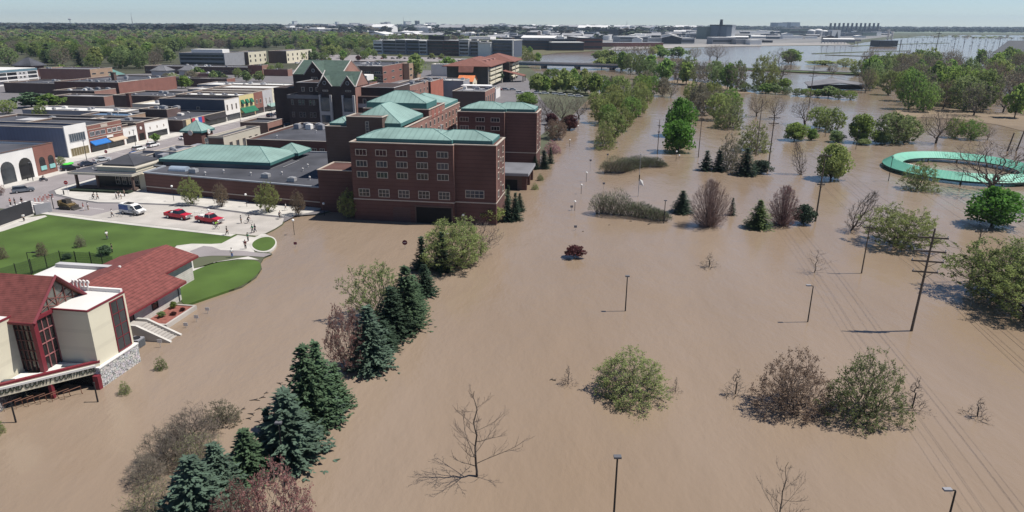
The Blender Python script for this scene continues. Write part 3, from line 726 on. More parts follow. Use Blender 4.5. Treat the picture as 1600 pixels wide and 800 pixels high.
# two long hedges that stand out of the water as ridges of fine grey green stems
def hedge(pts, label):
    g = random.Random(len(label)); o = thing('hedge', label, 'hedge', G(*pts[len(pts) // 2][:2]))
    base = o.location; P = []
    for x, y, ty, wp in pts:
        p = G(x, y); P.append((p, hgt(p, ty), wp / (FPX / depth(p)) / 1.7))
    cr, st = MB(), MB(); cr.cur = 0
    for i in range(len(P) - 1):
        (a, ha, ra), (b, hb, rb) = P[i], P[i + 1]
        n = int((b - a).length * 620)
        for _ in range(n):
            t = g.random(); c = a.lerp(b, t); h = ha + (hb - ha) * t; r = ra + (rb - ra) * t
            an = g.uniform(0, 6.28); q = g.random() ** .5; bump = 1 + .16 * math.sin(c.x * 1.9 + 1.3 * c.y) + .1 * math.sin(c.x * 4.1)
            d = Vector((math.cos(an) * q, math.sin(an) * q, 0)); top = max(1 - q ** 3, .12) ** .6 * h * bump
            z = top * (1 - .55 * g.random() ** 2.5)
            s = c + d * r * .95 - base; s.z = z
            up = (Vector((d.x * .8, d.y * .8, .75)) + rvec(g) * .45).normalized() * g.uniform(.3, .62)
            sd = up.cross(rvec(g)).normalized() * g.uniform(.016, .032)
            cr.cur = 1 if g.random() < .6 else 0
            cr.face([s - sd, s + sd, s + up + sd * .3, s + up - sd * .3])
        for _ in range(int(n / 14)):
            t = g.random(); c = a.lerp(b, t) - base; r = (ra + (rb - ra) * t) * .6; h = ha + (hb - ha) * t
            an = g.uniform(0, 6.28); st.tube([c, c + Vector((math.cos(an) * r, math.sin(an) * r, h * .8))], [.03, .01], 3, caps=False)
    cr.build('crown', [M('hedge_twigs', (.165, .155, .12), .9, .3, 1), M('hedge_buds', (.15, .185, .095), .9, .3, 1)], o); st.build('stems', twig, o)
hedge([(931, 334, 312, 22), (940, 334, 303, 34), (962, 336, 301, 42), (985, 338, 318, 34), (1008, 341, 322, 30), (1030, 345, 326, 26), (1042, 346, 338, 16)], 'long grey green hedge in mid water with a lamp post at its right end')
hedge([(944, 270, 256, 16), (952, 270, 247, 26), (972, 271, 248, 30), (995, 263, 247, 24), (1015, 260, 247, 24), (1028, 261, 249, 18), (1038, 261, 256, 12)], 'shorter grey green hedge behind the flagpole')

# ------------------------------------------------------------------ groves
def grove(pts, label, group, kinds, hr, aspect, z=0.0, name='grove_tree', cat='tree'):
    name = 'flooded_tree' if z == 0 else 'town_tree'
    for x, y in pts:
        k, lf = kinds[rnd.randrange(len(kinds))]
        p = G(x, y, z); h = rnd.uniform(*hr)
        tree(k, lf, (p[0], p[1], z - .1), h, h * rnd.uniform(*aspect), label, name, cat, group)
def scatter(n, poly, seed, pw=1.0, sep=0.0):
    """points spread through a polygon of the photograph's ground, even on the ground rather than in the picture"""
    g = random.Random(seed); W = [G(x, y) for x, y in poly]; out = []; real = []
    x0, x1 = min(p.x for p in W), max(p.x for p in W); y0, y1 = min(p.y for p in W), max(p.y for p in W)
    tries = 0
    while len(out) < n and tries < 60000:
        tries += 1
        x, y = g.uniform(x0, x1), y0 + (y1 - y0) * g.random() ** pw
        c = False
        for i in range(len(W)):
            a, b = W[i], W[i - 1]
            if (a.y > y) != (b.y > y) and x < (b.x - a.x) * (y - a.y) / (b.y - a.y) + a.x: c = not c
        if c and all((x - q[0]) ** 2 + (y - q[1]) ** 2 > sep * sep for q in real):
            real.append((x, y)); out.append((x, y))
    return out
def grove_w(pts, label, group, kinds, hr, aspect, z=0.0, name='grove_tree', cat='tree'):
    name = 'flooded_tree' if z == 0 else 'woodland_tree'; cat = 'tree' if z == 0 else 'woodland tree'
    for x, y in pts:
        k, lf = kinds[rnd.randrange(len(kinds))]; h = rnd.uniform(*hr)
        tree(k, lf, (x, y, z - .1), h, h * rnd.uniform(*aspect), label, name, cat, group)
# avenue on the drowned bank, two lines running away
grove([(956, 222), (972, 205), (985, 190), (998, 182), (1004, 172), (950, 196), (938, 192), (962, 182), (946, 178), (975, 175), (990, 165), (1000, 158), (930, 170), (958, 165)], 'olive green tree in the flooded avenue that runs towards the bridge', 'trees of the flooded avenue',
      [('woodairy', 'olive'), ('woodairy', 'green'), ('woodairy', 'olive')], (9, 12.5), (.75, .95))
grove([(838, 146), (852, 146), (868, 145), (884, 146), (900, 145), (915, 147), (930, 150), (845, 138), (862, 136), (880, 136), (897, 137), (912, 138), (928, 140), (943, 142)], 'dense green tree in the row along the riverside car park', 'trees along the riverside car park',
      [('wood', 'green'), ('woodairy', 'green'), ('wood', 'olive')], (10, 14), (.8, 1.0))
grove([(950, 156), (968, 155), (985, 153), (1002, 152), (1018, 150), (1035, 150), (1048, 152), (1080, 160), (1095, 163), (1110, 168), (1125, 172), (1100, 180), (1120, 188), (1092, 170), (1140, 176), (1010, 145), (960, 146)], 'olive brown tree in the flooded line between avenue and bright green pair', 'trees in the flooded line',
      [('woodairy', 'olive'), ('woodairy', 'grey'), ('woodbare', 'grey'), ('woodairy', 'green')], (10, 14), (.7, .95))
grove([(1005, 124), (1022, 126), (1040, 128), (1058, 130), (1072, 132), (1088, 134), (1104, 137), (1120, 139), (1136, 141), (1150, 142), (1015, 119), (1035, 121), (1055, 122), (1075, 124), (1095, 126), (1115, 128), (1135, 130), (1152, 133), (985, 114), (1000, 116), (972, 112)], 'tree of the mixed belt on the drowned levee beyond the bridge', 'trees on the drowned levee',
      [('woodairy', 'sage'), ('woodbare', 'grey'), ('wood', 'green'), ('woodairy', 'olive')], (15, 19), (.7, .95))
grove([(1165, 143), (1180, 144), (1196, 146), (1212, 147), (1228, 148), (1246, 150), (1262, 151), (1278, 152), (1294, 153), (1310, 155), (1328, 156), (1205, 138), (1225, 139), (1160, 138)], 'low bushy tree of the belt in front of the drowned curved roof', 'bushy trees before the drowned roof',
      [('wood', 'green'), ('woodairy', 'sage'), ('wood', 'sage'), ('woodairy', 'green')], (4.5, 7.5), (1.3, 1.8))
for x, y, ty, wp, k, lf, lab in [(1192, 142, 80, 52, 'airy', 'olive', 'tall pale olive poplar beyond the flooded levee'), (1218, 132, 72, 44, 'bare', 'grey', 'tall leafless tree next to the pale olive poplar'), (1236, 100, 76, 40, 'wood', 'green', 'green tree on the edge of the wide flood by the works'),
                                 (1120, 94, 68, 36, 'bare', 'grey', 'leafless tree before the power station, left one of two'), (1109, 92, 70, 24, 'bare', 'grey', 'narrow leafless tree before the power station'), (1085, 92, 72, 22, 'woodbare', 'grey', 'leafless tree at the quay left of the power station'),
                                 (1060, 90, 72, 34, 'wood', 'green', 'round green tree on the quay'), (1035, 90, 76, 26, 'wood', 'green', 'smaller green tree on the quay'), (965, 94, 68, 36, 'bare', 'grey', 'leafless tall tree behind the bridge, left of three'), (985, 92, 70, 32, 'bare', 'grey', 'leafless tall tree behind the bridge, middle of three'), (1005, 92, 68, 40, 'woodbare', 'grey', 'leafless tall tree behind the bridge, right of three'),
                                 (1322, 104, 90, 32, 'woodairy', 'olive', 'olive tree on the far levee'), (1300, 118, 96, 16, 'woodbare', 'grey', 'thin leafless tree on the far levee'), (1340, 118, 92, 26, 'woodairy', 'olive', 'olive tree left of the big flooded grove'), (1285, 101, 94, 50, 'wood', 'olive', 'low olive willow clump in the wide flood'), (1295, 110, 104, 10, 'far_conifer', 'dark', 'lone dark conifer on the far levee')]:
    tree_px(k, lf, x, y, ty, wp, lab, 'far_tree', 'tree', None)
grove([(935, 94), (945, 94), (955, 95), (940, 108), (955, 109), (970, 109), (1020, 88), (1030, 86)], 'bushy green willow on the bank by the far end of the bridge', 'willows by the bridge', [('wood', 'green'), ('wood', 'olive')], (11, 15), (1.2, 1.6))
# big flooded grove on the right
grove_w(scatter(46, [(1350, 170), (1420, 178), (1500, 182), (1600, 185), (1700, 190), (1700, 150), (1500, 145), (1340, 140)], 3, sep=6), 'tree of the big flooded grove at the right, near rows', 'big flooded grove, near rows',
        [('woodbare', 'grey'), ('woodbare', 'brown'), ('woodairy', 'olive'), ('wood', 'green'), ('woodairy', 'sage'), ('woodairy', 'green')], (14, 21), (.6, .85))
grove_w(scatter(110, [(1340, 140), (1500, 145), (1720, 150), (1720, 108), (1500, 106), (1350, 110)], 4, sep=9), 'tree of the big flooded grove at the right, back rows', 'big flooded grove, back rows',
        [('woodbare', 'grey'), ('woodbare', 'brown'), ('woodbare', 'grey'), ('woodairy', 'olive'), ('wood', 'green'), ('woodairy', 'sage')], (15, 22), (.65, .9))
# woods west of the town
WK = [('wood', 'green'), ('woodairy', 'olive'), ('woodbare', 'grey'), ('wood', 'sage'), ('woodairy', 'green'), ('woodbare', 'brown'), ('wood', 'olive'), ('woodairy', 'sage'), ('far_conifer', 'dark')]
grove_w(scatter(95, [(-60, 108), (0, 104), (70, 101), (75, 104), (150, 112), (200, 112), (270, 106), (275, 84), (150, 80), (-60, 84)], 11, sep=9), 'broad spring tree in the near part of the woods beyond the old town', 'woods beyond the old town, near part', WK, (14, 20), (.8, 1.05), .3)
grove_w(scatter(185, [(-60, 86), (150, 81), (275, 84), (290, 78), (450, 76), (590, 80), (585, 70), (400, 68), (-60, 72)], 12, 1, sep=11), 'broad spring tree in the middle of the woods beyond the old town', 'woods beyond the old town, middle part', WK, (15, 20), (.95, 1.3), .3)
grove_w(scatter(30, [(440, 99), (585, 93), (590, 84), (450, 80)], 14, 1, sep=12), 'spring tree around the car parks behind the gabled block', 'trees behind the gabled block', WK, (9, 14), (.9, 1.2), .3)
grove([(425, 118), (437, 112), (395, 118), (385, 128), (372, 122), (310, 122), (300, 128), (290, 138), (272, 132), (335, 128), (352, 130), (405, 127), (250, 138), (262, 128), (418, 108), (365, 100), (330, 100), (345, 97), (310, 98), (300, 103)], 'street tree among the roofs at the back of the old town', 'trees among the roofs', [('wood', 'green'), ('woodairy', 'grey'), ('wood', 'sage'), ('woodbare', 'grey'), ('woodairy', 'yellow')], (6, 9), (.8, 1.1), .3)
for x, y, ty, wp, k, lf, lab in [(50, 168, 143, 50, 'wood', 'spruce', 'dark bushy tree left of a pair in the old town car park'), (80, 168, 145, 44, 'wood', 'green', 'dark bushy tree, right of a pair in the old town car park'), (65, 190, 163, 22, 'woodairy', 'olive', 'olive tree in front of the long white roof'), (12, 178, 155, 30, 'woodairy', 'olive', 'olive tree at the left edge of the old town'),
                                 (235, 195, 168, 32, 'woodairy', 'brown', 'brown street tree behind the dark shop roofs'), (270, 193, 170, 22, 'woodairy', 'brown', 'second brown street tree behind the dark shop roofs'), (244, 222, 208, 14, 'wood', 'green', 'small bright street tree before the white shopfront'), (96, 258, 243, 16, 'airy', 'olive', 'small street tree beside the arcade'),
                                 (575, 132, 116, 36, 'wood', 'green', 'green tree on the roof terrace beside the gabled block'), (650, 122, 82, 34, 'wood', 'yellow', 'yellow green tree behind the tan and brick block'), (700, 105, 88, 28, 'wood', 'green', 'green tree left of the red roofed apartments'), (490, 206, 184, 16, 'airy', 'olive', 'olive tree at the foot of the gabled block'),
                                 (730, 135, 112, 14, 'airy', 'olive', 'olive tree against the dark end wall of the apartments'), (778, 130, 108, 20, 'wood', 'spruce', 'dark tree at the foot of the apartment balconies'), (100, 122, 100, 26, 'wood', 'green', 'green tree behind the white office terraces'), (125, 120, 102, 22, 'wood', 'green', 'green tree beside the teal roofed house'),
                                 (470, 92, 76, 30, 'woodbare', 'grey', 'grey leafless tree behind the gabled block'), (340, 126, 110, 28, 'wood', 'spruce', 'dark evergreen in front of the low brown mall'), (315, 122, 108, 18, 'wood', 'bright', 'bright green tree in front of the low brown mall')]:
    tree_px(k, lf, x, y, ty, wp, lab, 'town_tree', 'tree', None, z=.3, sink=0)
grove([(600, 92), (625, 92), (675, 92), (690, 93), (560, 95), (535, 95), (515, 97)], 'reddish ornamental tree in the car park before the long office block', 'ornamental trees before the office block', [('wood', 'maroon'), ('woodairy', 'plum'), ('wood', 'olive')], (5, 7), (1.0, 1.4), .3)
grove([(770, 78), (785, 76), (800, 77), (812, 76), (775, 82), (795, 84), (815, 86), (828, 84), (840, 98), (826, 99)], 'green tree on the meadow behind the red roofed apartments', 'trees behind the apartments', [('wood', 'green'), ('woodairy', 'olive')], (10, 14), (1.0, 1.3), .3)

# the far plain: woods to the horizon that read as one mass
def wood_mass(name, label, pts, hr, ar, palette, seed, leaves=110, ls=.12):
    """a wood that reads as one mass: many leaf-clump crowns written into one mesh"""
    import numpy as np
    r = np.random.RandomState(seed); protos = []
    for v in range(5):
        tr, cr = leafy(900 + v, leaves, ls, 8, .0, trunk_h=.2)
        protos.append(np.array(cr.v).reshape(-1, 4, 3))
    V, MI = [], []
    for i, (x, y) in enumerate(pts):
        p = protos[r.randint(5)]; h = r.uniform(*hr); w_ = h * r.uniform(*ar); a = r.uniform(0, 6.28); c, s_ = math.cos(a), math.sin(a)
        q = np.empty_like(p); q[..., 0] = x + (p[..., 0] * c - p[..., 1] * s_) * w_; q[..., 1] = y + (p[..., 0] * s_ + p[..., 1] * c) * w_; q[..., 2] = .3 + p[..., 2] * h
        V.append(q.reshape(-1, 3)); MI.append(np.full(len(p), r.randint(len(palette))))
    V = np.concatenate(V).astype(np.float32); MI = np.concatenate(MI).astype(np.int32); n = len(V) // 4
    me = bpy.data.meshes.new(name); me.vertices.add(len(V)); me.vertices.foreach_set('co', V.ravel()); me.loops.add(len(V)); me.loops.foreach_set('vertex_index', np.arange(len(V), dtype=np.int32))
    me.polygons.add(n); me.polygons.foreach_set('loop_start', np.arange(n, dtype=np.int32) * 4)
    for m in palette: me.materials.append(m)
    me.polygons.foreach_set('material_index', MI); me.update(calc_edges=True); me.validate()
    o = put(name, me); tag(o, label, name.replace('_', ' '), kind='stuff')
FW = [LM['green'], LM['olive'], LM['grey'], LM['sage'], LM['spruce'], LM['brown'], LM['grey'], LM['green']]
wood_mass('wood_canopy', 'unbroken canopy of spring woods beyond the old town', scatter(2100, [(-260, 77), (150, 75), (300, 74), (450, 72), (575, 70), (578, 61), (440, 56), (-260, 55)], 31, .8), (11, 20), (1.0, 1.5), FW, 1)
far_pts = scatter(1700, [(-300, 56), (440, 56), (450, 50), (430, 45), (-300, 42)], 32, .7) + scatter(260, [(440, 58), (1000, 62), (1100, 50), (700, 46), (440, 48)], 34, .8) + scatter(420, [(540, 46.5), (1420, 48), (1420, 45), (540, 42.5)], 35, .8)
g_ = random.Random(9)
for i in range(2100): x = g_.uniform(-6600, 6600); far_pts.append((x, g_.uniform(4700, 8800) if x < 1500 else g_.uniform(5400, 8600)))
FD = [M('distant_green', (.05, .066, .04), .9, .3, .01), M('distant_brown', (.066, .06, .05), .9, .3, .01), M('distant_dark', (.03, .042, .034), .9, .3, .01)]  # darkened palette: missing self-shade of the crowns put into the colour
wood_mass('far_woods', 'woods reaching to the horizon across the plain', far_pts, (20, 33), (1.6, 3.2), FD, 2, 46, .2)
wood_mass('town_edge_woods', 'trees between the long office block and the works', scatter(620, [(470, 78), (585, 80), (575, 66), (660, 64), (780, 67), (835, 72), (800, 80), (760, 74), (770, 62), (560, 57), (470, 60)], 33, 1), (8, 13), (1.0, 1.5), FW, 6, 80, .13)
wood_mass('field_edge_woods', 'dark tree line behind the pale far field', [(g_.uniform(1750, 6200), g_.uniform(4300, 4900)) for i in range(800)], (17, 24), (1.6, 2.6), FD, 3, 46, .2)
wood_mass('flood_scrub', 'low scrub standing in the far flood before the field', [(g_.uniform(1500, 2500), g_.uniform(2250, 2800)) for i in range(150)], (3, 6), (2, 5), [LM['grey'], LM['sage']], 4, 46, .2)

for k, (x, y, l_) in enumerate(((398, 626, 1.2), (404, 640, .8), (410, 622, .7), (416, 615, .5), (392, 648, .9), (388, 655, .6), (420, 632, .5), (436, 600, .8), (380, 640, .5), (402, 660, .7), (866, 595, .4), (862, 594, .5), (952, 352, .5), (985, 346, .6), (1013, 351, .5), (911, 362, .4))):
    p = G(x, y); a = rnd.uniform(-.6, .6); o = MB().tube([(-l_ / 2, 0, 0), (0, .12, .06), (l_ / 2, 0, .02)], [.05, .08, .03], 5).tube([(0, .12, .05), (.25, .4, .12)], [.04, .015], 4).build('floating_branch', barkd, None, p, a); tag(o, 'dark piece of driftwood floating on the flood', 'driftwood', 'driftwood')
# ------------------------------------------------------------------ buildings of the town
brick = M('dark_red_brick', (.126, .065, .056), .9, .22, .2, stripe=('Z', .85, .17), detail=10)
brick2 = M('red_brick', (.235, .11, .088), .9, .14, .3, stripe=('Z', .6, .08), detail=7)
brick3 = M('sunlit_pink_brick', (.27, .15, .122), .9, .12, .3, stripe=('Z', .6, .06), detail=7)  # wall brick lightened as sunlit for end faces; also plain pink walls
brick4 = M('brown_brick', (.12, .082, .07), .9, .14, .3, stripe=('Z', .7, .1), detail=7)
tanb = M('tan_brick', (.34, .235, .165), .9, .12, .3)
teal = M('teal_metal_roof', (.21, .315, .285), .65, .22, .18, spec=.3, detail=10, stripe=('A', 1.3, .16))
teald = M('teal_fascia', (.06, .16, .155), .6, .08, .3)
felt = M('dark_roof_felt', (.07, .072, .084), .9, .4, .12, detail=10)
felt2 = M('grey_roof_felt', (.16, .16, .172), .9, .35, .12, detail=10)
felt3 = M('white_roof_membrane', (.62, .61, .58), .8, .1, .12, detail=7)
trimc = M('pale_stone_trim', (.46, .4, .34), .8, .08, 1)
cream = M('cream_panel', (.62, .57, .44), .75, .05, .4)
creamd = M('cream_render', (.5, .46, .38), .85, .08, .3)
white = M('white_render', (.72, .7, .67), .8, .07, .3)
greyr = M('grey_cladding', (.27, .27, .29), .8, .1, .3)
lgrey = M('light_grey_cladding', (.45, .44, .44), .8, .1, .3)
bluem = M('blue_metal_cladding', (.105, .125, .19), .6, .12, .15, stripe=('X', 1.2, .12))
steel = M('galvanised_steel', (.4, .4, .41), .5, .15, 1, metal=.3)
glass = M('dark_window_glass', (.036, .04, .046), .08, .5, .35, spec=.6, obj_var=.75)
glassb = M('bluish_window_glass', (.06, .08, .1), .08, .3, .6, spec=.6)
black = M('black_paint', (.02, .02, .022), .6, .1, 2)
redroof = M('red_clay_roof', (.2, .088, .068), .85, .16, .5, stripe=('Y', .7, .2), detail=6)
hole = M('dark_interior', (.012, .011, .011), .9, .2, 1)  # near-black colour stands in for the shade inside openings

_W = {}
def win_meshes(w, h, nx, ny, fr, gl, fw=.13):
    k = (w, h, nx, ny, fr.name, gl.name)
    if k not in _W:
        f = MB(); f.box(0, w, -.09, .02, 0, fw).box(0, w, -.09, .02, h - fw, h).box(0, fw, -.09, .02, fw, h - fw).box(w - fw, w, -.09, .02, fw, h - fw)
        for i in range(1, nx): x = fw + (w - 2 * fw) * i / nx; f.box(x - fw * .3, x + fw * .3, -.07, .02, fw, h - fw)
        for j in range(1, ny): z = fw + (h - 2 * fw) * j / ny; f.box(fw, w - fw, -.065, .02, z - fw * .3, z + fw * .3)
        p = MB().box(fw * .5, w - fw * .5, -.03, .02, fw * .5, h - fw * .5)
        _W[k] = (f.mesh('window', fr), p.mesh('pane', gl))
    return _W[k]
def win(root, face, u, v, w, h, nx=2, ny=1, W=0, D=0, fr=trimc, gl=glass, off=0.0):
    f, p = win_meshes(w, h, nx, ny, fr, gl)
    loc = {'F': (u, off, v), 'R': (W + off, u, v), 'L': (-off, u + w, v)}[face]
    o = put('window', f, root, loc, {'F': 0, 'R': math.pi / 2, 'L': -math.pi / 2}[face])
    put('pane', p, o)
    return o
def wins(root, face, us, vs, w, h, nx=2, ny=1, W=0, D=0, fr=trimc, gl=glass, off=0.0):
    for v in vs:
        for u in us: win(root, face, u, v, w, h, nx, ny, W, D, fr, gl, off)
def lin(a, b, n): return [a + (b - a) * i / max(n - 1, 1) for i in range(n)]
def bld(name, label, s, t, z0=.3, cat=None, group=None, rz=TOWN): return thing(name, label, cat or name.replace('_', ' '), T(s, t, z0), rz, group)
def coping(root, poly, z, m=trimc, wd=.45, hh=.16, name='coping'):
    mb = MB()
    for i in range(len(poly)):
        a, b = Vector((*poly[i], 0)), Vector((*poly[(i + 1) % len(poly)], 0)); d = (b - a).normalized(); n = Vector((-d.y, d.x, 0))
        a2, b2 = a - d * wd * .3, b - d * wd * .7
        mb.prism([(p.x, p.y) for p in (a2 - n * wd * .3, b2 - n * wd * .3, b2 + n * wd * .7, a2 + n * wd * .7)], z, z + hh)
    return mb.build(name, m, root)
def shell(root, W, D, h, wall, roof=felt, par=.55, th=.3, cap=trimc, x0=0, y0=0, zb=0):
    mb = MB(); H_ = h + par
    mb.box(x0, x0 + W, y0, y0 + th, zb, H_).box(x0, x0 + W, y0 + D - th, y0 + D, zb, H_).box(x0, x0 + th, y0 + th, y0 + D - th, zb, H_).box(x0 + W - th, x0 + W, y0 + th, y0 + D - th, zb, H_)
    wl = mb.build('wall', wall, root)
    MB().box(x0 + th, x0 + W - th, y0 + th, y0 + D - th, h - .3, h).build('roof', roof, root)
    if cap: coping(root, [(x0, y0), (x0 + W, y0), (x0 + W, y0 + D), (x0, y0 + D)], H_ + .003, cap)
    return wl
def unit(root, x, y, z, w=1.8, d=1.4, h=1.0, m=None):
    mb = MB().box(x + .1, x + w - .1, y + .1, y + d - .1, z, z + .2).box(x, x + w, y, y + d, z + .2, z + h)
    mb.box(x + .15, x + w - .15, y + .15, y + d - .15, z + h, z + h + .1).cyl(x + w * .5, y + d * .5, z + h + .1, z + h + .22, min(w, d) * .3)
    return mb.build('roof_unit', m or steel, root)
def vent(root, x, y, z, r=.22, h=.6):
    return MB().cyl(x, y, z, z + h, r * .6).cyl(x, y, z + h, z + h + .25, r * 1.3, r * .9).build('roof_vent', lgrey, root)
def hiproof(root, x0, x1, y0, y1, z, zr, fascia=.7, inset=None, m=teal, ridge=teald, name='roof'):
    mb = MB().hip(x0, x1, y0, y1, z, zr, fascia, inset)
    o = mb.build(name, [m], root)
    f = MB(); e = .06
    f.box(x0 - e, x1 + e, y0 - e, y0, z - fascia - .02, z - .02).box(x0 - e, x1 + e, y1, y1 + e, z - fascia - .02, z - .02).box(x0 - e, x0, y0, y1, z - fascia - .02, z - .02).box(x1, x1 + e, y0, y1, z - fascia - .02, z - .02)
    if fascia > .1: f.build('fascia', ridge, root)
    r = MB()
    for a, b in mb.hips: r.tube([a, b], .07, 4)
    r.build('ridge_cap', ridge, root)
    return o
def awning(root, face, u0, u1, z, out, drop, m, W=0, name='awning'):
    mb = MB(); n = 1
    pr = [(0, z), (-out, z - drop), (-out, z - drop - .25), (0, z - .5)]
    if face == 'R':
        a = [(W - p[0], u0, p[1]) for p in pr]; b = [(W - p[0], u1, p[1]) for p in pr]
    else:
        a = [(u0, p[0], p[1]) for p in pr]; b = [(u1, p[0], p[1]) for p in pr]
    for i in range(4): mb.face([a[i], b[i], b[(i + 1) % 4], a[(i + 1) % 4]])
    mb.face(a[::-1]); mb.face(b)
    return mb.build(name, m, root)
def text_mesh(body, size, extrude=.02, shear=0.0, bold=0.0):
    c = bpy.data.curves.new('lettering', 'FONT'); c.body = body; c.size = size; c.extrude = extrude; c.shear = shear; c.offset = bold; c.align_x = 'CENTER'
    o = bpy.data.objects.new('lettering', c); col.objects.link(o)
    dg = bpy.context.evaluated_depsgraph_get(); me = bpy.data.meshes.new_from_object(o.evaluated_get(dg))
    bpy.data.objects.remove(o); bpy.data.curves.remove(c)
    return me
def lettering(root, body, size, loc, rot, m, shear=0.0, bold=0.0, extrude=.02, sx=1.0, name='lettering'):
    me = text_mesh(body, size, extrude, shear, bold); me.materials.clear(); me.materials.append(m)
    o = put(name, me, root); o.matrix_local = Matrix.Translation(loc) @ rot @ Matrix.Diagonal((sx, 1, 1, 1)); return o
FACE_F = Matrix.Rotation(math.pi / 2, 4, 'X')
FACE_R = Matrix.Rotation(math.pi / 2, 4, 'Z') @ FACE_F

# ---- the brick hotel with teal roofs
h = bld('brick_hotel', 'five storey dark brick hotel with teal hipped roofs rising straight out of the flood', -21.2, -3, 0, 'hotel')
def hotel_block(x, y, left, bay, dep, H_, setb=1.0):
    P = [(x, y), (x + left, y), (x + left, y + setb), (x + left + bay, y + setb), (x + left + bay, y + dep), (x, y + dep)]
    MB().prism(P, -1.5, H_).build('wall', brick, h)
    coping(h, P, H_ + .003)
    bm = MB(); zb = 4.55
    bm.box(x, x + left + .07, y - .07, y, zb, zb + .22).box(x + left, x + left + .07, y, y + setb - .07, zb, zb + .22).box(x + left + .07, x + left + bay + .07, y + setb - .07, y + setb, zb, zb + .22).box(x + left + bay, x + left + bay + .07, y + setb, y + dep, zb, zb + .22)
    bm.build('belt_course', trimc, h)
    for xx, ya, yb in ((x + left, y + .12, y + setb - .12), (x + left + bay, y + setb + .15, y + setb + 1.1), (x + left + bay, y + dep - 1.1, y + dep - .15)):
        MB().box(xx, xx + .05, ya, yb, 5, H_ - .2).build('sunlit_strip', brick3, h)  # paler strips paint sunlight onto the right-facing wall edges
    return P
hotel_block(0, 0, 21.9, 8.7, 11.5, 16.6)
MB().prism([(0, 11.5), (20, 11.5), (20, 18), (0, 18)], -1, 16.2).build('wall', brick, h)
hiproof(h, 1.1, 21.4, 1.1, 11.6, 17.45, 19.0, .75, 5.2)
hiproof(h, 16.0, 29.6, 2.2, 10.6, 17.4, 18.9, .75, 4.6)
wins(h, 'F', [1.1 + 4.34 * i for i in range(5)], (13.95, 11.6, 9.3), 2.45, 1.36, 3, 1)
wins(h, 'F', [1.25 + 4.34 * i for i in range(5)], (5.25,), 2.45, 1.7, 3, 2)
win(h, 'F', 24.1, 5.6, 4.0, 1.7, 4, 2, off=1.0)
for v in (13.9, 11.55, 9.25, 5.4): wins(h, 'R', (2.8, 8.2), (v,), 1.5, 1.5, 1, 1, W=30.6)
for v in (12.5, 10.1, 7.3): wins(h, 'R', (5.9,), (v,), .8, .9, 1, 1, W=30.6)
MB().box(13.7, 21.3, -.04, .3, -1.5, 3.5).build('garage_opening', hole, h)
MB().box(13.4, 13.7, -.1, .1, -1.5, 3.6).box(21.3, 21.6, -.1, .1, -1.5, 3.6).box(13.4, 21.6, -.1, .1, 3.5, 3.8).build('garage_frame', brick4, h)
MB().box(8.6, 12.4, -.05, .2, -1.5, 3.2).build('garage_door', M('brown_shutter', (.1, .06, .055), .7, .08, 1, stripe=('Z', .4, .2)), h)
# link and stair tower
MB().prism([(-10, 5), (0, 5), (0, 14), (-10, 14)], -1, 9.4).build('wall', brick, h); coping(h, [(-10, 5), (0, 5), (0, 14), (-10, 14)], 9.403)
MB().prism([(-12.8, 17), (-7.5, 17), (-7.5, 36), (-12.8, 36)], 0, 17.2).build('wall', brick4, h); coping(h, [(-12.8, 17), (-7.5, 17), (-7.5, 36), (-12.8, 36)], 17.203)
MB().prism([(-7.5, 17), (1.2, 17), (1.2, 23), (-7.5, 23)], 0, 19.5).build('wall', brick4, h); coping(h, [(-7.5, 17), (1.2, 17), (1.2, 23), (-7.5, 23)], 19.503)
hiproof(h, -12.0, -7.6, 18, 26, 17.9, 19.0, .5)
win(h, 'F', -2.9, 15.2, .9, 3.4, 1, 5, off=17.0)
# middle section with sunlight painted into the end wall brick
MB().prism([(-12.6, 23), (5.6, 23), (5.6, 75), (-12.6, 75)], 0, 16.9).build('wall', brick, h)
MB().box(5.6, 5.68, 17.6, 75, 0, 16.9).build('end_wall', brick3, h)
MB().prism([(1.2, 17.5), (5.6, 17.5), (5.6, 23), (1.2, 23)], 0, 16.9).build('wall', brick, h)
coping(h, [(-12.6, 23), (1.2, 23), (1.2, 17.5), (5.68, 17.5), (5.68, 75), (-12.6, 75)], 16.903)
hiproof(h, -8.2, 5.0, 18.6, 37.0, 18.1, 21.7, .8, 5.8)
MB().prism([(-12, 40), (5.7, 40), (5.7, 56.5), (-12, 56.5)], 16.9, 18.7).build('wall', brick, h)
MB().box(5.7, 5.76, 40, 56.5, 16.2, 18.7).build('end_wall', brick3, h); coping(h, [(-12, 40), (5.78, 40), (5.78, 56.5), (-12, 56.5)], 18.703)  # upper end wall, same brick in its painted sunlit tone
for u in (42.5, 46.6, 50.8): MB().box(5.76, 5.82, u, u + 2.4, 16.3, 18.3).build('louvre', M('pink_louvre', (.33, .13, .1), .8, .1, 1, stripe=('Z', .25, .15)), h)
hiproof(h, -11.2, 5.0, 40.6, 50.5, 20.3, 23.0, 1.5, 6.4)
hiproof(h, -11.5, 5.2, 57, 74.4, 17.9, 20.4, .8, 7.0)
wins(h, 'R', [24 + 4.15 * i for i in range(13)], (14.2, 11.6, 9.2), 1.3, 1.55, 1, 1, W=5.69)
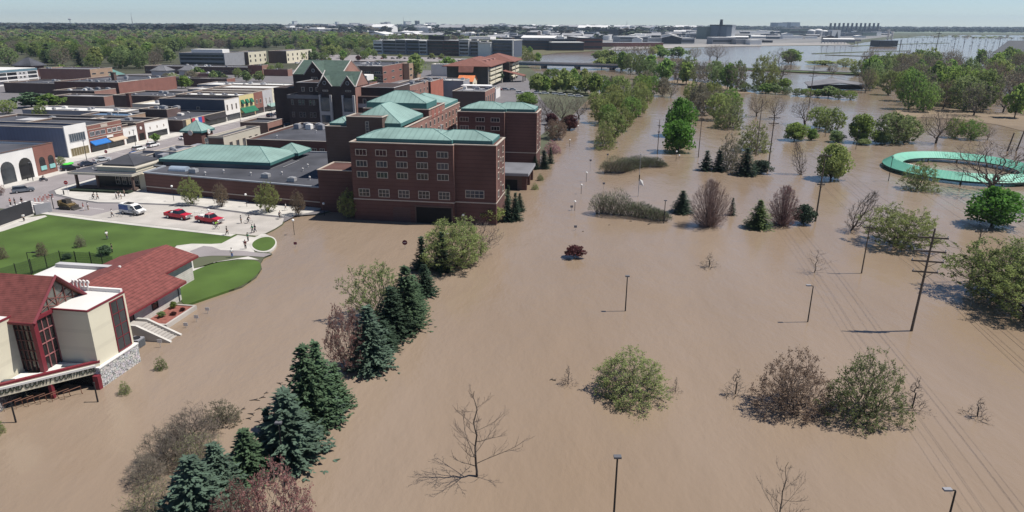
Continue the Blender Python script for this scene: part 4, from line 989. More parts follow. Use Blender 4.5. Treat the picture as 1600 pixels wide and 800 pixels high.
# rear block
hotel_block(8.6, 59.5, 13.7, 9.2, 11.0, 16.0)
hiproof(h, 9.5, 22.6, 60.6, 70.2, 16.9, 18.5, .75, 4.6); hiproof(h, 17.8, 30.7, 61.6, 69.6, 16.9, 18.4, .75, 4.2)
wins(h, 'F', [9.3, 14.0, 18.4], (13.3, 10.9, 8.5), 2.6, 1.3, 3, 1, off=59.5)
for v in (13.2, 10.8, 8.4, 5.2): wins(h, 'R', (62, 67.4), (v,), 1.4, 1.5, 1, 1, W=31.5)
for x, y, z in ((12, 13.5, 16.2), (15, 15, 16.2), (4, 14, 16.2)): vent(h, x, y, z)
MB().cyl(18, 6, 18.6, 19.7, .1).cyl(18, 6, 19.7, 19.9, .2).build('roof_vent', lgrey, h)

# ---- low brick wing along the street
wg = bld('brick_wing', 'long low brick wing with a teal hipped roof behind its parapet', -80.5, 11, .3, 'convention wing')
P = [(0, 0), (50.6, -7.85), (50.6, 6), (51, 6), (51, 34), (-4, 34), (-4, 8), (0, 8)]
MB().prism(P, -.5, 4.7).build('wall', brick, wg)
MB().prism([(.35, .3), (50.3, -7.4), (50.3, 33.7), (.35, 33.7)], 4.7, 4.75).build('roof', felt, wg)
coping(wg, P, 4.76, M('zinc_coping', (.3, .32, .35), .6), .5, .3)
dv = Vector((50.6, -7.85, 0)).normalized(); an = math.atan2(dv.y, dv.x)
b = MB().box(0, 51.2, -.07, 0, 1.35, 1.55).build('belt_course', trimc, wg); b.rotation_euler = (0, 0, an)
hiproof(wg, -2.2, 28.4, 9.2, 26.5, 6.5, 9.0, .7, 7.2); hiproof(wg, 22, 29.5, 22.5, 30.5, 6.6, 8.6, .7)
MB().box(-1.6, 28, 9.8, 26, 4.7, 5.9).build('roof_base', felt2, wg)
m = MB()
for i in range(7):
    a0, a1 = math.pi * i / 7, math.pi * (i + 1) / 7
    m.face([(4.5, 4.2 - 1.2 * math.cos(a0), 4.8 + 1.1 * math.sin(a0)), (9.0, 4.2 - 1.2 * math.cos(a0), 4.8 + 1.1 * math.sin(a0)), (9.0, 4.2 - 1.2 * math.cos(a1), 4.8 + 1.1 * math.sin(a1)), (4.5, 4.2 - 1.2 * math.cos(a1), 4.8 + 1.1 * math.sin(a1))])
m.face([(9.0, 4.2 - 1.2 * math.cos(math.pi * i / 7), 4.8 + 1.1 * math.sin(math.pi * i / 7)) for i in range(8)])
m.build('skylight', M('skylight_glazing', (.3, .36, .43), .3, .1, 1), wg)
for x, y in ((11, 1.5), (31, -.5), (39, -3.4)): unit(wg, x, y, 4.75)
for x, y in ((16, .5), (19, 3.5), (27, 2), (34, 4), (37, 9), (43, 0), (36, 14), (41, 18)): vent(wg, x, y, 4.75)
for x, y in ((30.2, 12), (44, 6)): MB().box(x, x + .12, y, y + 9, 4.9, 5.0).build('roof_pipe', steel, wg)
MB().box(-6, -4.5, 14, 32, 4.7, 6.6).build('plant_screen', greyr, wg)

# ---- entrance pavilion of the hotel
po = bld('entrance_canopy', 'entrance pavilion with a dark flat canopy, cream fascia and a small dark pyramid roof', -100.4, 9.6, .3, 'entrance pavilion')
MB().box(0, 17.6, 0, 13, 4.0, 4.55).build('canopy', creamd, po); MB().box(.3, 17.3, .3, 12.7, 4.55, 4.6).build('canopy_roof', felt, po)
MB().box(6.2, 16.9, 2.6, 13.4, 4.6, 5.6).build('upper_band', cream, po); MB().box(5.9, 17.2, 2.3, 13.7, 5.45, 5.75).build('upper_coping', creamd, po)
hiproof(po, 7.2, 15.8, 3.6, 12.6, 6.2, 8.1, .45, 4.1, felt, felt)
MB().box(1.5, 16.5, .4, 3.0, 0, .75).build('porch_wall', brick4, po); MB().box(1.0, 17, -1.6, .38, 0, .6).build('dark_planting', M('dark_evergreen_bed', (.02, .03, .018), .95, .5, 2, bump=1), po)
MB().box(4.5, 16.6, 4.2, 13, .0, 4.0).build('wall', M('bronze_glazed_wall', (.05, .045, .042), .3, .2, .5), po)
MB().box(16.6, 18.4, 3.6, 13, 0, 4.0).build('end_wall', cream, po); MB().box(18.4, 21, 5, 9, 0, 3.4).build('link_wall', creamd, po)
for x in (1.0, 6.8, 16.4):
    for y in (.7, 11.6): MB().box(x, x + .7, y, y + .7, 0, .8).box(x + .1, x + .6, y + .1, y + .6, .8, 4.0).build('column', brick4, po)
wins(po, 'F', (9.6, 11.4, 13.2, 14.8), (1.0,), 1.2, 2.2, 2, 2, off=4.2)
vent(po, 4.5, 3.2, 4.6, .15, .3)

# ---- grey flat-roofed boxes behind the pavilion, kiosk with clocks, low town hall pieces
g_ = bld('plant_house', 'two stepped grey cladded plant houses behind the entrance pavilion', -96, 25, .3, 'plant house')
shell(g_, 6.2, 7, 5.6, greyr); shell(g_, 6.5, 9, 6.3, lgrey, x0=6.6, y0=3)
for i in range(4): unit(g_, 7.5 + i * 1.1, 8 - i, 6.3, .9, .9, .7)
ck = bld('clock_pavilion', 'small brick pavilion with a teal pyramid roof and round clock faces', -107.2, 66.8, .3, 'clock pavilion')
MB().box(0, 6.6, 0, 6.6, 0, 5.4).build('wall', brick, ck)
hiproof(ck, -.5, 7.1, -.5, 7.1, 6.3, 9.3, .6)
for f, rot in (('F', FACE_F), ('R', FACE_R)):
    cl = put('clock', MB().cyl(0, 0, 0, .2, .85, n=20).mesh('clock', trimc), ck); cl.matrix_local = Matrix.Translation((3.3, -.6, 5.7) if f == 'F' else (7.2, 3.3, 5.7)) @ rot
    put('clock_face', MB().cyl(0, 0, .2, .24, .68, n=20).mesh('clock_face', white if f == 'R' else lgrey), cl)  # front clock greyed: shade put into its face colour
    hd = MB(); hd.box(-.04, .04, 0, .5, .25, .28); hd.box(0, .38, -.04, .04, .25, .28); put('clock_hands', hd.mesh('clock_hands', black), cl)
win(ck, 'R', 1.4, .6, 3.8, 3.2, 3, 2, W=6.6, gl=glassb)
hb = bld('brick_annex', 'low brick hall beyond the wing with cream window frames and a long dark roof', -81, 60, .3, 'hall')
shell(hb, 31, 38, 4.7, brick, felt)
wins(hb, 'F', (5, 6.8, 15.6, 17.4, 21.4, 24.0), (.8,), 1.6, 2.4, 2, 2, fr=creamd)
for x, y in ((6, 8), (14, 20), (22, 12), (26, 28), (10, 32)): vent(hb, x, y, 4.7)
for k in range(5): unit(hb, 3 + k * 2.2, 26 + (k % 2) * 3, 4.7, 1.9, 2.2, 1.7, white if k == 2 else greyr)
hl = bld('pale_annex', 'low hall with a dark roof and pale sunlit side wall with tall openings', -95.4, 62.4, .3, 'hall')
shell(hl, 5.2, 23, 4.9, creamd, felt); MB().box(0, 5.2, -.06, 0, 0, 4.9).build('front_wall', brick4, hl)
wins(hl, 'R', (3, 7, 11, 15, 19), (.3,), 1.9, 3, 2, 1, W=5.2)
kb = bld('low_brick_building', 'small flat brick building with a dark front and sunlit pink side beside the car park', -104.6, 97.5, .3, 'building')
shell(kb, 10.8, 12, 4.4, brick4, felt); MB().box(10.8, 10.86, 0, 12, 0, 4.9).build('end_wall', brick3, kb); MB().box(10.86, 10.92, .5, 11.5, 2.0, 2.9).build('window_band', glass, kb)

# ---- shops on the west side of the main street, south block
ar = bld('arcade_building', 'white arcade building with tall dark arches, brick end bay and dark roof', -160, 3, .3, 'arcade')
shell(ar, 39, 26, 7.4, white, felt, par=.6, cap=brick4)
MB().box(39, 39.07, 19.2, 26, 0, 8.25).build('brick_bay', brick2, ar)
def arch(root, y, w, zb, zs, m, W, name='arch', out=.05):
    pts = [(y, zb), (y + w, zb)] + [(y + w / 2 + math.cos(a) * w / 2, zs + math.sin(a) * w / 2) for a in lin(0, math.pi, 9)]
    mb = MB(); a = [(W + out, p[0], p[1]) for p in pts]; bb = [(W - .3, p[0], p[1]) for p in pts]
    mb.face(a); mb.face(bb[::-1])
    for i in range(len(pts)): mb.face([a[i], bb[i], bb[(i + 1) % len(pts)], a[(i + 1) % len(pts)]])
    return mb.build(name, m, root)
for y in (2.6, 8.2, 13.8): arch(ar, y, 4.2, .2, 3.6, glass, 39)
for y in (20.4, 23.4):
    w_ = arch(ar, y, 1.9, 1.4, 4.0, glass, 39.07, 'window'); MB().box(39.08, 39.3, y, y + 1.9, 1.4, 2.5).build('panel', M('teal_panel', (.25, .5, .48), .6), w_)
for k in range(4): unit(ar, 6 + k * 2.4, 6, 7.4, 2, 1.8, 1.3, white)
bb_ = bld('blue_hall', 'big hall with blue metal side wall and a tall white glazed street front', -200, 47.3, .3, 'hall')
shell(bb_, 66.7, 9, 8.6, bluem, felt, par=.5)
MB().box(66.7, 67, 0, 9, 0, 9.6).build('street_front', white, bb_)
win(bb_, 'R', 1.3, 4.4, 6.6, 2.7, 7, 1, W=67, fr=lgrey, gl=glassb); win(bb_, 'R', 1.0, .1, 7.4, 2.6, 7, 1, W=67, fr=creamd, gl=M('amber_shopfront', (.16, .13, .07), .2, .3, .5))
for k in range(3): vent(bb_, 20 + k * 9, 4, 8.6)
def shop(name, label, s, t0, t1, hh, wall, D=26, roof=felt, cap=trimc, front=None):
    r = bld(name, label, s - D, t0, .3, 'shop')
    shell(r, D, t1 - t0, hh, brick4, roof, par=.5, cap=cap)
    MB().box(D, D + .08, .05, t1 - t0 - .05, 0, hh + .5).build('street_front', wall, r)
    return r
sh = shop('brick_shop', 'two storey brick shop with ribbon windows and a blue awning', -133, 56.3, 72, 7.9, brick2)
wins(sh, 'R', (.8, 3.2, 5.6), (5.0,), 2.0, 1.5, 3, 1, W=26.08, fr=lgrey); wins(sh, 'R', (8.6, 10.9, 13.2), (5.0,), 1.9, 1.5, 3, 1, W=26.08, fr=white)
MB().box(26.08, 26.2, 0, 15.7, 4.3, 4.5).box(26.08, 26.16, 0, 15.7, 7.1, 7.25).build('belt_course', trimc, sh); MB().box(26.08, 26.2, 6, 9, 7.3, 8.2).build('name_stone', trimc, sh)
awning(sh, 'R', .3, 7.6, 3.6, 1.6, 1.1, M('blue_awning', (.02, .14, .42), .7), 26.1); awning(sh, 'R', 8.4, 15.4, 3.2, 1.8, .7, M('tan_awning', (.45, .36, .27), .7), 26.1)
MB().box(26.1, 26.2, .4, 15.3, .1, 2.4).build('shopfront', glass, sh)
sgn = MB().box(26.1, 26.35, 7.7, 10.6, 3.6, 4.25).build('shop_sign', white, sh)
s2 = shop('white_shop', 'low white shopfront between brick shops', -133, 72, 79, 5.0, white); MB().box(26.08, 26.16, 1, 6, .2, 2.4).build('shopfront', glass, s2); wins(s2, 'R', (2.8,), (3.2,), .5, 1.0, 1, 1, W=26.08)
s3 = shop('narrow_brick_shop', 'narrow dark brick shop with a round white plaque', -133, 79, 83.2, 5.8, brick); MB().box(26.08, 26.14, .7, 3.5, .1, 2.6).build('shopfront', hole, s3)
pq = put('plaque', MB().cyl(0, 0, 0, .1, .55, n=16).mesh('plaque', white), s3); pq.matrix_local = Matrix.Translation((26.08, 2.1, 4.4)) @ FACE_R
s4 = shop('white_corner_shop', 'white corner shop at the end of the south block', -133, 83.2, 96.4, 5.2, white); MB().box(26.08, 26.16, 1, 12, .2, 2.3).build('shopfront', glass, s4); wins(s4, 'R', (2.5, 6.4, 10.2), (3.3,), .5, .9, 1, 1, W=26.08)
# north block
n1 = shop('low_dark_shop', 'long low shop with a dark roof full of vents, colourful banners on its corner', -131, 102, 132, 3.8, M('dark_shopfront_tile', (.06, .055, .055), .6), 44)
for k in range(16): vent(n1, 4 + (k * 7) % 36, 3 + (k * 5) % 24, 3.8, .25, .5)
for k in range(3): unit(n1, 18 + k * 6, 6 + k * 5, 3.8, 3.2, 1.8, .9, white)
for y0, y1, c, nm in ((2, 5, (.6, .5, .3), 'tan_banner'), (6, 8, (.5, .05, .08), 'red_banner'), (8, 10, (.65, .63, .6), 'white_banner'), (10, 12.4, (.05, .1, .35), 'blue_banner'), (12.4, 14, (.45, .05, .07), 'crimson_banner')):
    MB().box(44.08, 44.3, y0, y1, 1.9, 4.2).build('banner', M(nm, c, .7), n1)
awning(n1, 'R', 15, 29, 3.4, 1.8, .9, M('black_awning', (.025, .022, .025), .8), 44.08); MB().box(44.08, 44.16, 1, 29, .1, 2.0).build('shopfront', glass, n1)
n2 = shop('white_window_shop', 'shop with dark slate side wall and narrow white front with tall windows', -131, 132, 143.5, 8.4, white, 30, felt); MB().box(.1, 30, -.07, 0, 0, 8.9).build('side_wall', M('slate_paint', (.075, .085, .11), .8, .1, .3), n2)
wins(n2, 'R', (1.2, 4.8, 8.2), (4.4,), 1.0, 2.4, 1, 2, W=30.08); win(n2, 'F', 17, 4.6, 1.5, 1.3, 2, 1, off=-.07); MB().box(30.08, 30.16, .5, 11, .1, 2.6).build('shopfront', glass, n2)
n3 = shop('yellow_shop', 'yellow shop with three green window hoods and a big green awning', -131, 143.5, 156, 9.0, M('yellow_paint', (.62, .53, .27), .8, .05, .4), 30, felt3)
grn = M('green_awning', (.015, .13, .07), .7)
for y in (1.2, 5, 8.8): win(n3, 'R', y, 4.8, 2.2, 2.4, 2, 1, W=30.08); awning(n3, 'R', y - .1, y + 2.3, 7.6, .9, 1.5, grn, 30.1, 'window_hood')
awning(n3, 'R', .2, 12.3, 4.2, 2.0, 2.0, grn, 30.1); MB().box(30.08, 30.16, .5, 12, .1, 2.0).build('shopfront', glass, n3)
for k in range(8): unit(n3, 3 + k * 3, 4 + (k * 3) % 6, 9.0, 1.2, 1.0, .7, greyr)
n4 = shop('brick_row_shop', 'red brick two storey shop between the yellow and the pale grey one', -131, 156, 164, 9.2, brick2, 30, felt3); wins(n4, 'R', (1.4, 4.8), (4.6,), 1.6, 1.9, 2, 1, W=30.08); MB().box(30.08, 30.16, .5, 7.5, .1, 2.6).build('shopfront', glass, n4)
n5 = shop('grey_row_shop', 'plain pale grey two storey shop with slit windows', -131, 164, 173, 9.4, lgrey, 30, felt3); wins(n5, 'R', (2.5, 6), (3.8,), .6, 2.6, 1, 1, W=30.08); MB().box(30.08, 30.16, .5, 8.5, .1, 2.4).build('shopfront', glass, n5)
n6 = shop('cream_row_shop', 'cream three bay shop with a pale teal awning at the end of the row', -131, 173, 190, 9.6, cream, 30, felt3)
for y in (1.5, 4.6, 7.7, 10.8, 13.9): win(n6, 'R', y, 4.6, 1.3, 2.2, 1, 1, W=30.08); win(n6, 'R', y, 7.9, 1.3, .8, 1, 1, W=30.08)
awning(n6, 'R', -6, 16.5, 3.4, 2.2, 1.0, teal, 30.1); MB().box(30.08, 30.16, .5, 16, .1, 2.2).build('shopfront', glass, n6)

# ---- plain flat roofed buildings that fill the old town
def flat(label, s, t, W, D, hh, wall, roof=felt, name='flat_roofed_building', units=(), side=None, rows=(), par=.5, cap=trimc, frontw=()):
    r = bld(name, label, s, t, .3, 'building'); shell(r, W, D, hh, wall, roof, par, cap=cap)
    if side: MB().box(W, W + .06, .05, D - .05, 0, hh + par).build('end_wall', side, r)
    for k in range(len(units) // 2):
        if k % 2: unit(r, units[2 * k] * W, units[2 * k + 1] * D, hh, 2.0, 1.6, 1.1)
        else: vent(r, units[2 * k] * W, units[2 * k + 1] * D, hh, .3, .6)
    gr = random.Random(label)
    for _ in range(3 + int(W * D / 180)):
        ux, uy = gr.uniform(.06, .88) * W, gr.uniform(.08, .85) * D; q_ = gr.random()
        if q_ < .35: unit(r, ux, uy, hh, gr.uniform(.8, 2.2), gr.uniform(.8, 1.6), gr.uniform(.5, 1.3), gr.choice((steel, white, greyr)))
        elif q_ < .65: vent(r, ux, uy, hh, .2, gr.uniform(.3, .7))
        else:
            w1, d1 = gr.uniform(2, .3 * W), gr.uniform(1.5, .4 * D); x1, y1 = min(ux, W - w1 - .4), min(uy, D - d1 - .4); MB().box(max(x1, .35), max(x1, .35) + w1, max(y1, .35), max(y1, .35) + d1, hh + .002 + _ * .004, hh + .012 + _ * .004).build('roof_patch', gr.choice((felt2, felt, lgrey)), r)
    for (n, z, w_, h_) in rows: wins(r, 'R', lin(1.2, D - 1.2 - w_, n), (z,), w_, h_, 1, 1, W=W + (.06 if side else 0))
    for (n, z, w_, h_) in frontw: wins(r, 'F', lin(1.2, W - 1.2 - w_, n), (z,), w_, h_, 2, 1)
    return r
UA = (.2, .3, .5, .6, .75, .4, .35, .75, .6, .2, .85, .8)
flat('dark flat roofed building behind the blue hall', -196, 62, 60, 34, 5.4, brick4, felt, units=UA, name='dark_roofed_building')
flat('small building with a blue roof and tan sunlit side', -172, 100, 20, 10, 5.2, brick4, M('blue_metal_roof', (.1, .17, .27), .5), side=tanb, rows=((2, .3, 2.4, 2.2),))
flat('dark brick building with a red signboard behind the shops', -156, 112, 12, 9, 6.4, brick4, felt, side=M('dusky_brick', (.13, .09, .085), .9), units=UA)
flat('long building with a white roof behind the dusky brick one', -215, 118, 48, 14, 4.2, greyr, felt3, units=(.55, .5, .8, .4), name='white_roofed_building', frontw=((2, 1.2, 2.4, 1.6),))
flat('pale yellow walled store in the middle of the old town', -210, 166, 34, 24, 5.6, brick4, felt, side=M('pale_yellow_wall', (.62, .55, .4), .85, .06, .3), units=UA)
flat('pale forecourt building with white roof next to the pale yellow store', -188, 150, 30, 22, 3.6, creamd, felt3, units=(.3, .5, .6, .5, .7, .6, .45, .7))
flat('large red brick hall with a dark roof and square chimney', -284, 214, 40, 52, 7.2, brick, felt, side=brick2, units=UA, name='red_brick_hall')
flat('brown brick store in front of the red brick hall', -262, 188, 24, 16, 5.0, brick4, felt, side=brick3, units=UA, name='brown_brick_store')
flat('low brick store with a tan end behind the car park trees', -248, 172, 28, 12, 4.0, brick4, felt2, side=brick3)
flat('long dark building at the left behind the car park', -325, 222, 42, 26, 5.2, brick4, felt, units=UA, name='dark_store')
flat('narrow grey building with a white strip roof behind the yellow shop', -190, 196, 46, 14, 6.2, greyr, felt3, units=UA)
flat('grey hall with a big pale roof at the top of the shop row', -196, 214, 62, 20, 7.0, greyr, felt3, units=UA, name='pale_roofed_hall')
flat('long low brown mall with dark window bands', -352, 384, 96, 22, 5.4, brick4, felt2, units=UA, name='brown_mall', side=brick3, frontw=((9, 2.2, 7.5, 1.2),))
flat('brick building with a tower like entrance by the mall', -258, 378, 12, 10, 7.5, brick2, felt, side=brick3, rows=((1, 1.5, 3, 4),))
flat('low brick wing beside the tower like entrance', -246, 380, 20, 8, 4.5, brick2, felt, side=brick3)
flat('tan brick ground floor shop behind the mall trees', -275, 330, 18, 10, 4.2, brick3, felt2, side=tanb, rows=((1, 1.5, 5, 1),))
flat('dark brown low building with brick piers by the street corner', -262, 280, 44, 10, 4.8, brick4, felt2, side=brick2)
ch = thing('brick_chimney', 'square red brick chimney rising beside the pale yellow store', 'chimney', T(-192, 152, .3), TOWN); MB().box(0, 1.6, 0, 1.6, 0, 8.6).box(-.12, 1.72, -.12, 1.72, 8.2, 8.6).build('stack', brick, ch)
ch = thing('brick_chimney', 'square dark chimney standing on the large red brick hall', 'chimney', T(-262, 232, 7.5), TOWN); MB().box(0, 2, 0, 2, 0, 4.6).box(-.15, 2.15, -.15, 2.15, 4.2, 4.6).build('stack', brick4, ch)

# white terraced office at the far left
wo = bld('terraced_office', 'white three storey office with dark open terraces at the left edge', -420, 256, .3, 'office')
MB().box(0, 56, 0, 34, 0, 9.6).build('wall', white, wo); MB().box(.6, 55.4, .6, 33.4, 9.6, 9.9).build('roof', felt3, wo)
MB().box(-.1, 56.1, -.15, 0, 8.3, 9.7).box(56, 56.12, 0, 34, 8.3, 9.7).build('fascia', M('teal_grey_fascia', (.12, .2, .24), .7), wo)
for z in (1.0, 3.7, 6.2):
    for k in range(4): MB().box(56, 56.08, 1 + k * 8.2, 8.6 + k * 8.2, z, z + 1.7).build('terrace', glass if k != 2 else lgrey, wo)
    for k in range(6): MB().box(1 + k * 9.2, 9.4 + k * 9.2, -.08, 0, z, z + 1.7).build('terrace', glass, wo)
for z in (3.5, 6.0):
    for k in range(2): win(wo, 'R', 18.6 + k * 3, z + .4, 1.8, 1.4, 1, 1, W=56.08, fr=white)
flat('pinkish brick building right of the white terraced office', -372, 300, 40, 22, 8.0, brick3, felt2, side=tanb, rows=((3, 1.5, 4, 1.2), (3, 4.8, 4, 1.2)))
ho = bld('dark_roofed_house', 'house with a dark hipped roof among the trees at the far left', -420, 330, .3, 'house'); MB().box(0, 14, 0, 12, 0, 8).build('wall', brick, ho); hiproof(ho, -1.5, 15.5, -1.5, 13.5, 8.4, 14, .4, None, felt, felt)
ho = bld('teal_roofed_house', 'house with a faded teal roof in front of the woods', -352, 318, .3, 'house'); MB().box(0, 22, 0, 12, 0, 3).build('wall', greyr, ho); hiproof(ho, -1, 23, -1, 13, 3.3, 8, .3, None, M('faded_teal_roof', (.1, .2, .18), .8), felt)
for s, t, lab in ((-318, 345, 'grey roofed house left of the mall, nearer one'), (-300, 352, 'grey roofed house left of the mall, farther one')):
    ho = bld('grey_roofed_house', lab, s, t, .3, 'house'); MB().box(0, 12, 0, 10, 0, 5).build('wall', lgrey, ho); hiproof(ho, -.8, 12.8, -.8, 10.8, 5.2, 9, .3, None, felt2, felt)

# ---- gabled dark brick block in the middle of the town
gb = bld('gabled_block', 'dark brick block with steep green gables, stone bays and round attic windows', -91.2, 110, .3, 'gabled building')
grs = M('green_slate_roof', (.065, .1, .082), .8, .25, .6, detail=7)
db = M('near_black_brick', (.062, .045, .042), .9, .2, .3, stripe=('Z', .8, .12), detail=7)  # near-black block brick; right-hand ends and gable take the sunlit tone
MB().box(0, 12.4, 0, 30, 0, 13.4).build('wall', db, gb); MB().box(-.2, 12.4, -.2, 0, 12.6, 14.0).box(-.2, 0, -.2, 30, 12.6, 14.0).box(.3, 12, .3, 30, 13.4, 13.5).build('parapet', M('grey_stone', (.16, .155, .165), .8), gb)
MB().box(2.6, 12.4, 3, 32, 13.4, 18.2).build('wall', db, gb); coping(gb, [(2.6, 3), (12.4, 3), (12.4, 32), (2.6, 32)], 18.203, lgrey)
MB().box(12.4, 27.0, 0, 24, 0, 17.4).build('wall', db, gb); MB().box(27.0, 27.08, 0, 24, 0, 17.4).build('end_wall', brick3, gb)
MB().box(27.08, 42, 2, 30, 0, 13.6).build('wall', db, gb); MB().box(27.08, 40, 6, 26, 13.6, 16.6).build('wall', db, gb); coping(gb, [(27.1, 6), (40, 6), (40, 26), (27.1, 26)], 16.603, lgrey)
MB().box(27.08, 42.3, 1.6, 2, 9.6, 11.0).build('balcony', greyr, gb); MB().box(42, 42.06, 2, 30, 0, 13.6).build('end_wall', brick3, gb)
stone = M('pale_bay_stone', (.42, .39, .37), .8, .1, .5)
def gable(x, w, z, zr, y0, y1, roof=True):
    mb = MB(); mb.face([(x, y0, z), (x + w, y0, z), (x + w / 2, y0, zr)]); mb.face([(x + w, y0 + .4, z), (x, y0 + .4, z), (x + w / 2, y0 + .4, zr)]); mb.build('gable', db, gb)
    r = MB(); r.face([(x, y0, z), (x + w / 2, y0, zr), (x + w / 2, y1, zr), (x, y1, z)]); r.face([(x + w / 2, y0, zr), (x + w, y0, z), (x + w, y1, z), (x + w / 2, y1, zr)]); r.build('roof', grs, gb)
    c = MB(); c.tube([(x - .1, y0 - .1, z - .1), (x + w / 2, y0 - .1, zr + .15), (x + w + .1, y0 - .1, z - .1)], .22, 4); c.build('gable_coping', stone, gb)
    o = put('round_window', MB().cyl(0, 0, 0, .12, .75, n=16).mesh('round_window', greyr), gb); o.matrix_local = Matrix.Translation((x + w / 2, y0, z + (zr - z) * .32)) @ FACE_F
    put('pane', MB().cyl(0, 0, .12, .16, .5, n=16).mesh('pane', glass), o)
gable(12.4, 5.6, 17.4, 21.0, -.02, 6); gable(21.4, 5.6, 17.4, 21.0, -.02, 6)
def saddle(x0, x1, y0, y1, z, zr, ends=True):
    r = MB(); ym = (y0 + y1) / 2; r.face([(x0, y0, z), (x1, y0, z), (x1, ym, zr), (x0, ym, zr)]); r.face([(x1, y1, z), (x0, y1, z), (x0, ym, zr), (x1, ym, zr)]); r.build('roof', grs, gb)
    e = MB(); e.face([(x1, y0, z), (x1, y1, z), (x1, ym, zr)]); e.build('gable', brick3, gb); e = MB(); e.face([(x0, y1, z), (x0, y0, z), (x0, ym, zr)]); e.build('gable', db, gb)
    for x in (x0, x1): MB().tube([(x, y0 - .1, z - .1), (x, ym, zr + .15), (x, y1 + .1, z - .1)], .25, 4).build('gable_coping', stone, gb)
saddle(12.6, 27.3, 0, 14, 17.4, 22.4)
for x in (12.8, 21.8):                 # two stone window bays
    by = MB().box(x, x + 5.0, -.9, 0, 0, 7.6).box(x, x + .6, -.9, 0, 7.6, 14.2).box(x + 4.2, x + 5.0, -.9, 0, 7.6, 14.2).box(x + .6, x + 4.2, -.9, 0, 7.6, 8.2).build('stone_bay', stone, gb)
    MB().box(x + .7, x + 4.1, -.6, -.02, 8.4, 13.2).build('bay_glazing', glassb, by); MB().box(x + .7, x + 4.1, -.97, -.9, 2.2, 6.8).build('bay_glazing', glassb, by)
wins(gb, 'F', (1.2, 4.2, 5.6, 8.4, 9.8), (10.2, 5.6), 1.1, 2.0, 1, 2, fr=M('dusty_trim', (.2, .18, .17), .8)); wins(gb, 'F', (4.4, 7.6, 10.2), (15.0,), 1.3, 1.6, 1, 1, off=3); wins(gb, 'F', (14.2, 23.2), (15.4,), 2.2, .6, 2, 1)
wins(gb, 'F', (29, 34, 35.6, 38), (10.8, 6), 1.3, 2, 1, 1, off=2)
for x in (2.2, 7.0): arch_m = MB().tube([(x + 2.2 - 2.2 * math.cos(a), -.12, 1.6 + 1.6 * math.sin(a)) for a in lin(0, math.pi, 9)], .2, 4).build('arch', trimc, gb)
# rear gabled part
MB().box(-6, 12.2, 18, 42, 0, 20.2).build('wall', db, gb); saddle(-6, 14.5, 18, 40, 20.2, 25.2); gable(-1.0, 8.0, 20.2, 25.0, 17.7, 29)
MB().box(6, 14.5, 30, 42, 0, 20.2).build('wall', db, gb); MB().box(-16, -6, 20, 40, 0, 14.5).build('wall', db, gb)
win(gb, 'F', 1.8, 17.0, 2.6, 2.2, 3, 2, off=17.9)
MB().box(14.5, 22, 26, 34, 17.4, 19.5).build('penthouse', white, gb); put('lunette', MB().tube([(16 + 1.3 + 1.3 * math.cos(a), 25.9, 19.3 + 1.2 * math.sin(a)) for a in lin(0, math.pi, 9)], .25, 5).mesh('lunette', white), gb)
# blocks to its right
d2 = flat('dark brick office with tan and red sunlit ends behind the gabled block', -172, 322, 44, 60, 11.4, brick4, felt, name='brick_office', units=UA, side=brick2, rows=((4, 2.5, 6, 1.4), (4, 7, 6, 1.4)))
MB().box(0, 44, -.12, 0, 6.2, 6.5).box(0, 44, -.12, 0, 2.8, 3.1).build('belt_course', trimc, d2); wins(d2, 'F', (24, 31, 38), (3.3, 7.0), 4.5, 1.6, 3, 1)
flat('tan brick wing of the office behind the gabled block', -127.6, 366, 4.5, 30, 11, tanb, felt2, side=tanb, rows=((3, 2.2, 6, 1.6), (3, 6.6, 6, 1.6)))
flat('plain brown roofed block right of the green gables', -74, 168, 10, 40, 11.6, db, felt, side=brick3, rows=((7, 7.6, 1.6, 1.8), (7, 3, 1.6, 1.8)), units=UA, name='brick_block')
flat('red arcaded brick block with pale trim behind the teal roofs', -74, 209, 11, 25, 11.0, brick, felt2, side=M('bright_brick', (.36, .13, .09), .9, .12, .3), units=UA, name='arcaded_brick_block')
ab = flat('pink brick building with tall dark windows behind the teal roofs', -47, 190, 16, 26, 8.4, brick4, felt2, side=brick3, name='pink_brick_building', rows=((5, 1.0, 2.4, 5.6),), units=UA)
flat('low white roofed building beyond the brick blocks', -84, 244, 30, 16, 9.0, greyr, felt3, units=UA)
flat('white two storey building with arched windows beyond the brick blocks', -118, 408, 18, 14, 8.4, white, felt3, rows=((4, 4.4, 1.6, 2.2),))
flat('pale blue grey shop beyond the white one', -96, 402, 26, 14, 6.4, M('pale_blue_paint', (.2, .26, .31), .8), felt2, side=brick2, rows=((2, 1.5, 3, 2),))
flat('cream block with two dark windows before the yellow green tree', -104, 440, 40, 12, 10.4, creamd, felt3, side=white, frontw=((3, 5.5, 1.8, 2),), name='cream_block')
flat('white low store between brick blocks and apartments', -62, 246, 26, 14, 4.8, white, felt3, units=UA)
flat('brown store left of the orange roofed house', -78, 276, 14, 12, 7.0, M('drab_wall', (.17, .145, .125), .9), felt2)
oh = bld('orange_roofed_house', 'beige gabled house with a bright orange roof', -63, 268, .3, 'house')
MB().box(0, 9, 0, 12, 0, 7.4).build('wall', M('beige_siding', (.36, .3, .22), .85), oh)
r = MB(); r.face([(-.5, -.6, 7.2), (9.5, -.6, 7.2), (9.5, 6, 10.4), (-.5, 6, 10.4)]); r.face([(9.5, 12.6, 7.2), (-.5, 12.6, 7.2), (-.5, 6, 10.4), (9.5, 6, 10.4)]); r.build('roof', M('orange_roof', (.62, .2, .075), .75, .1, .4), oh)
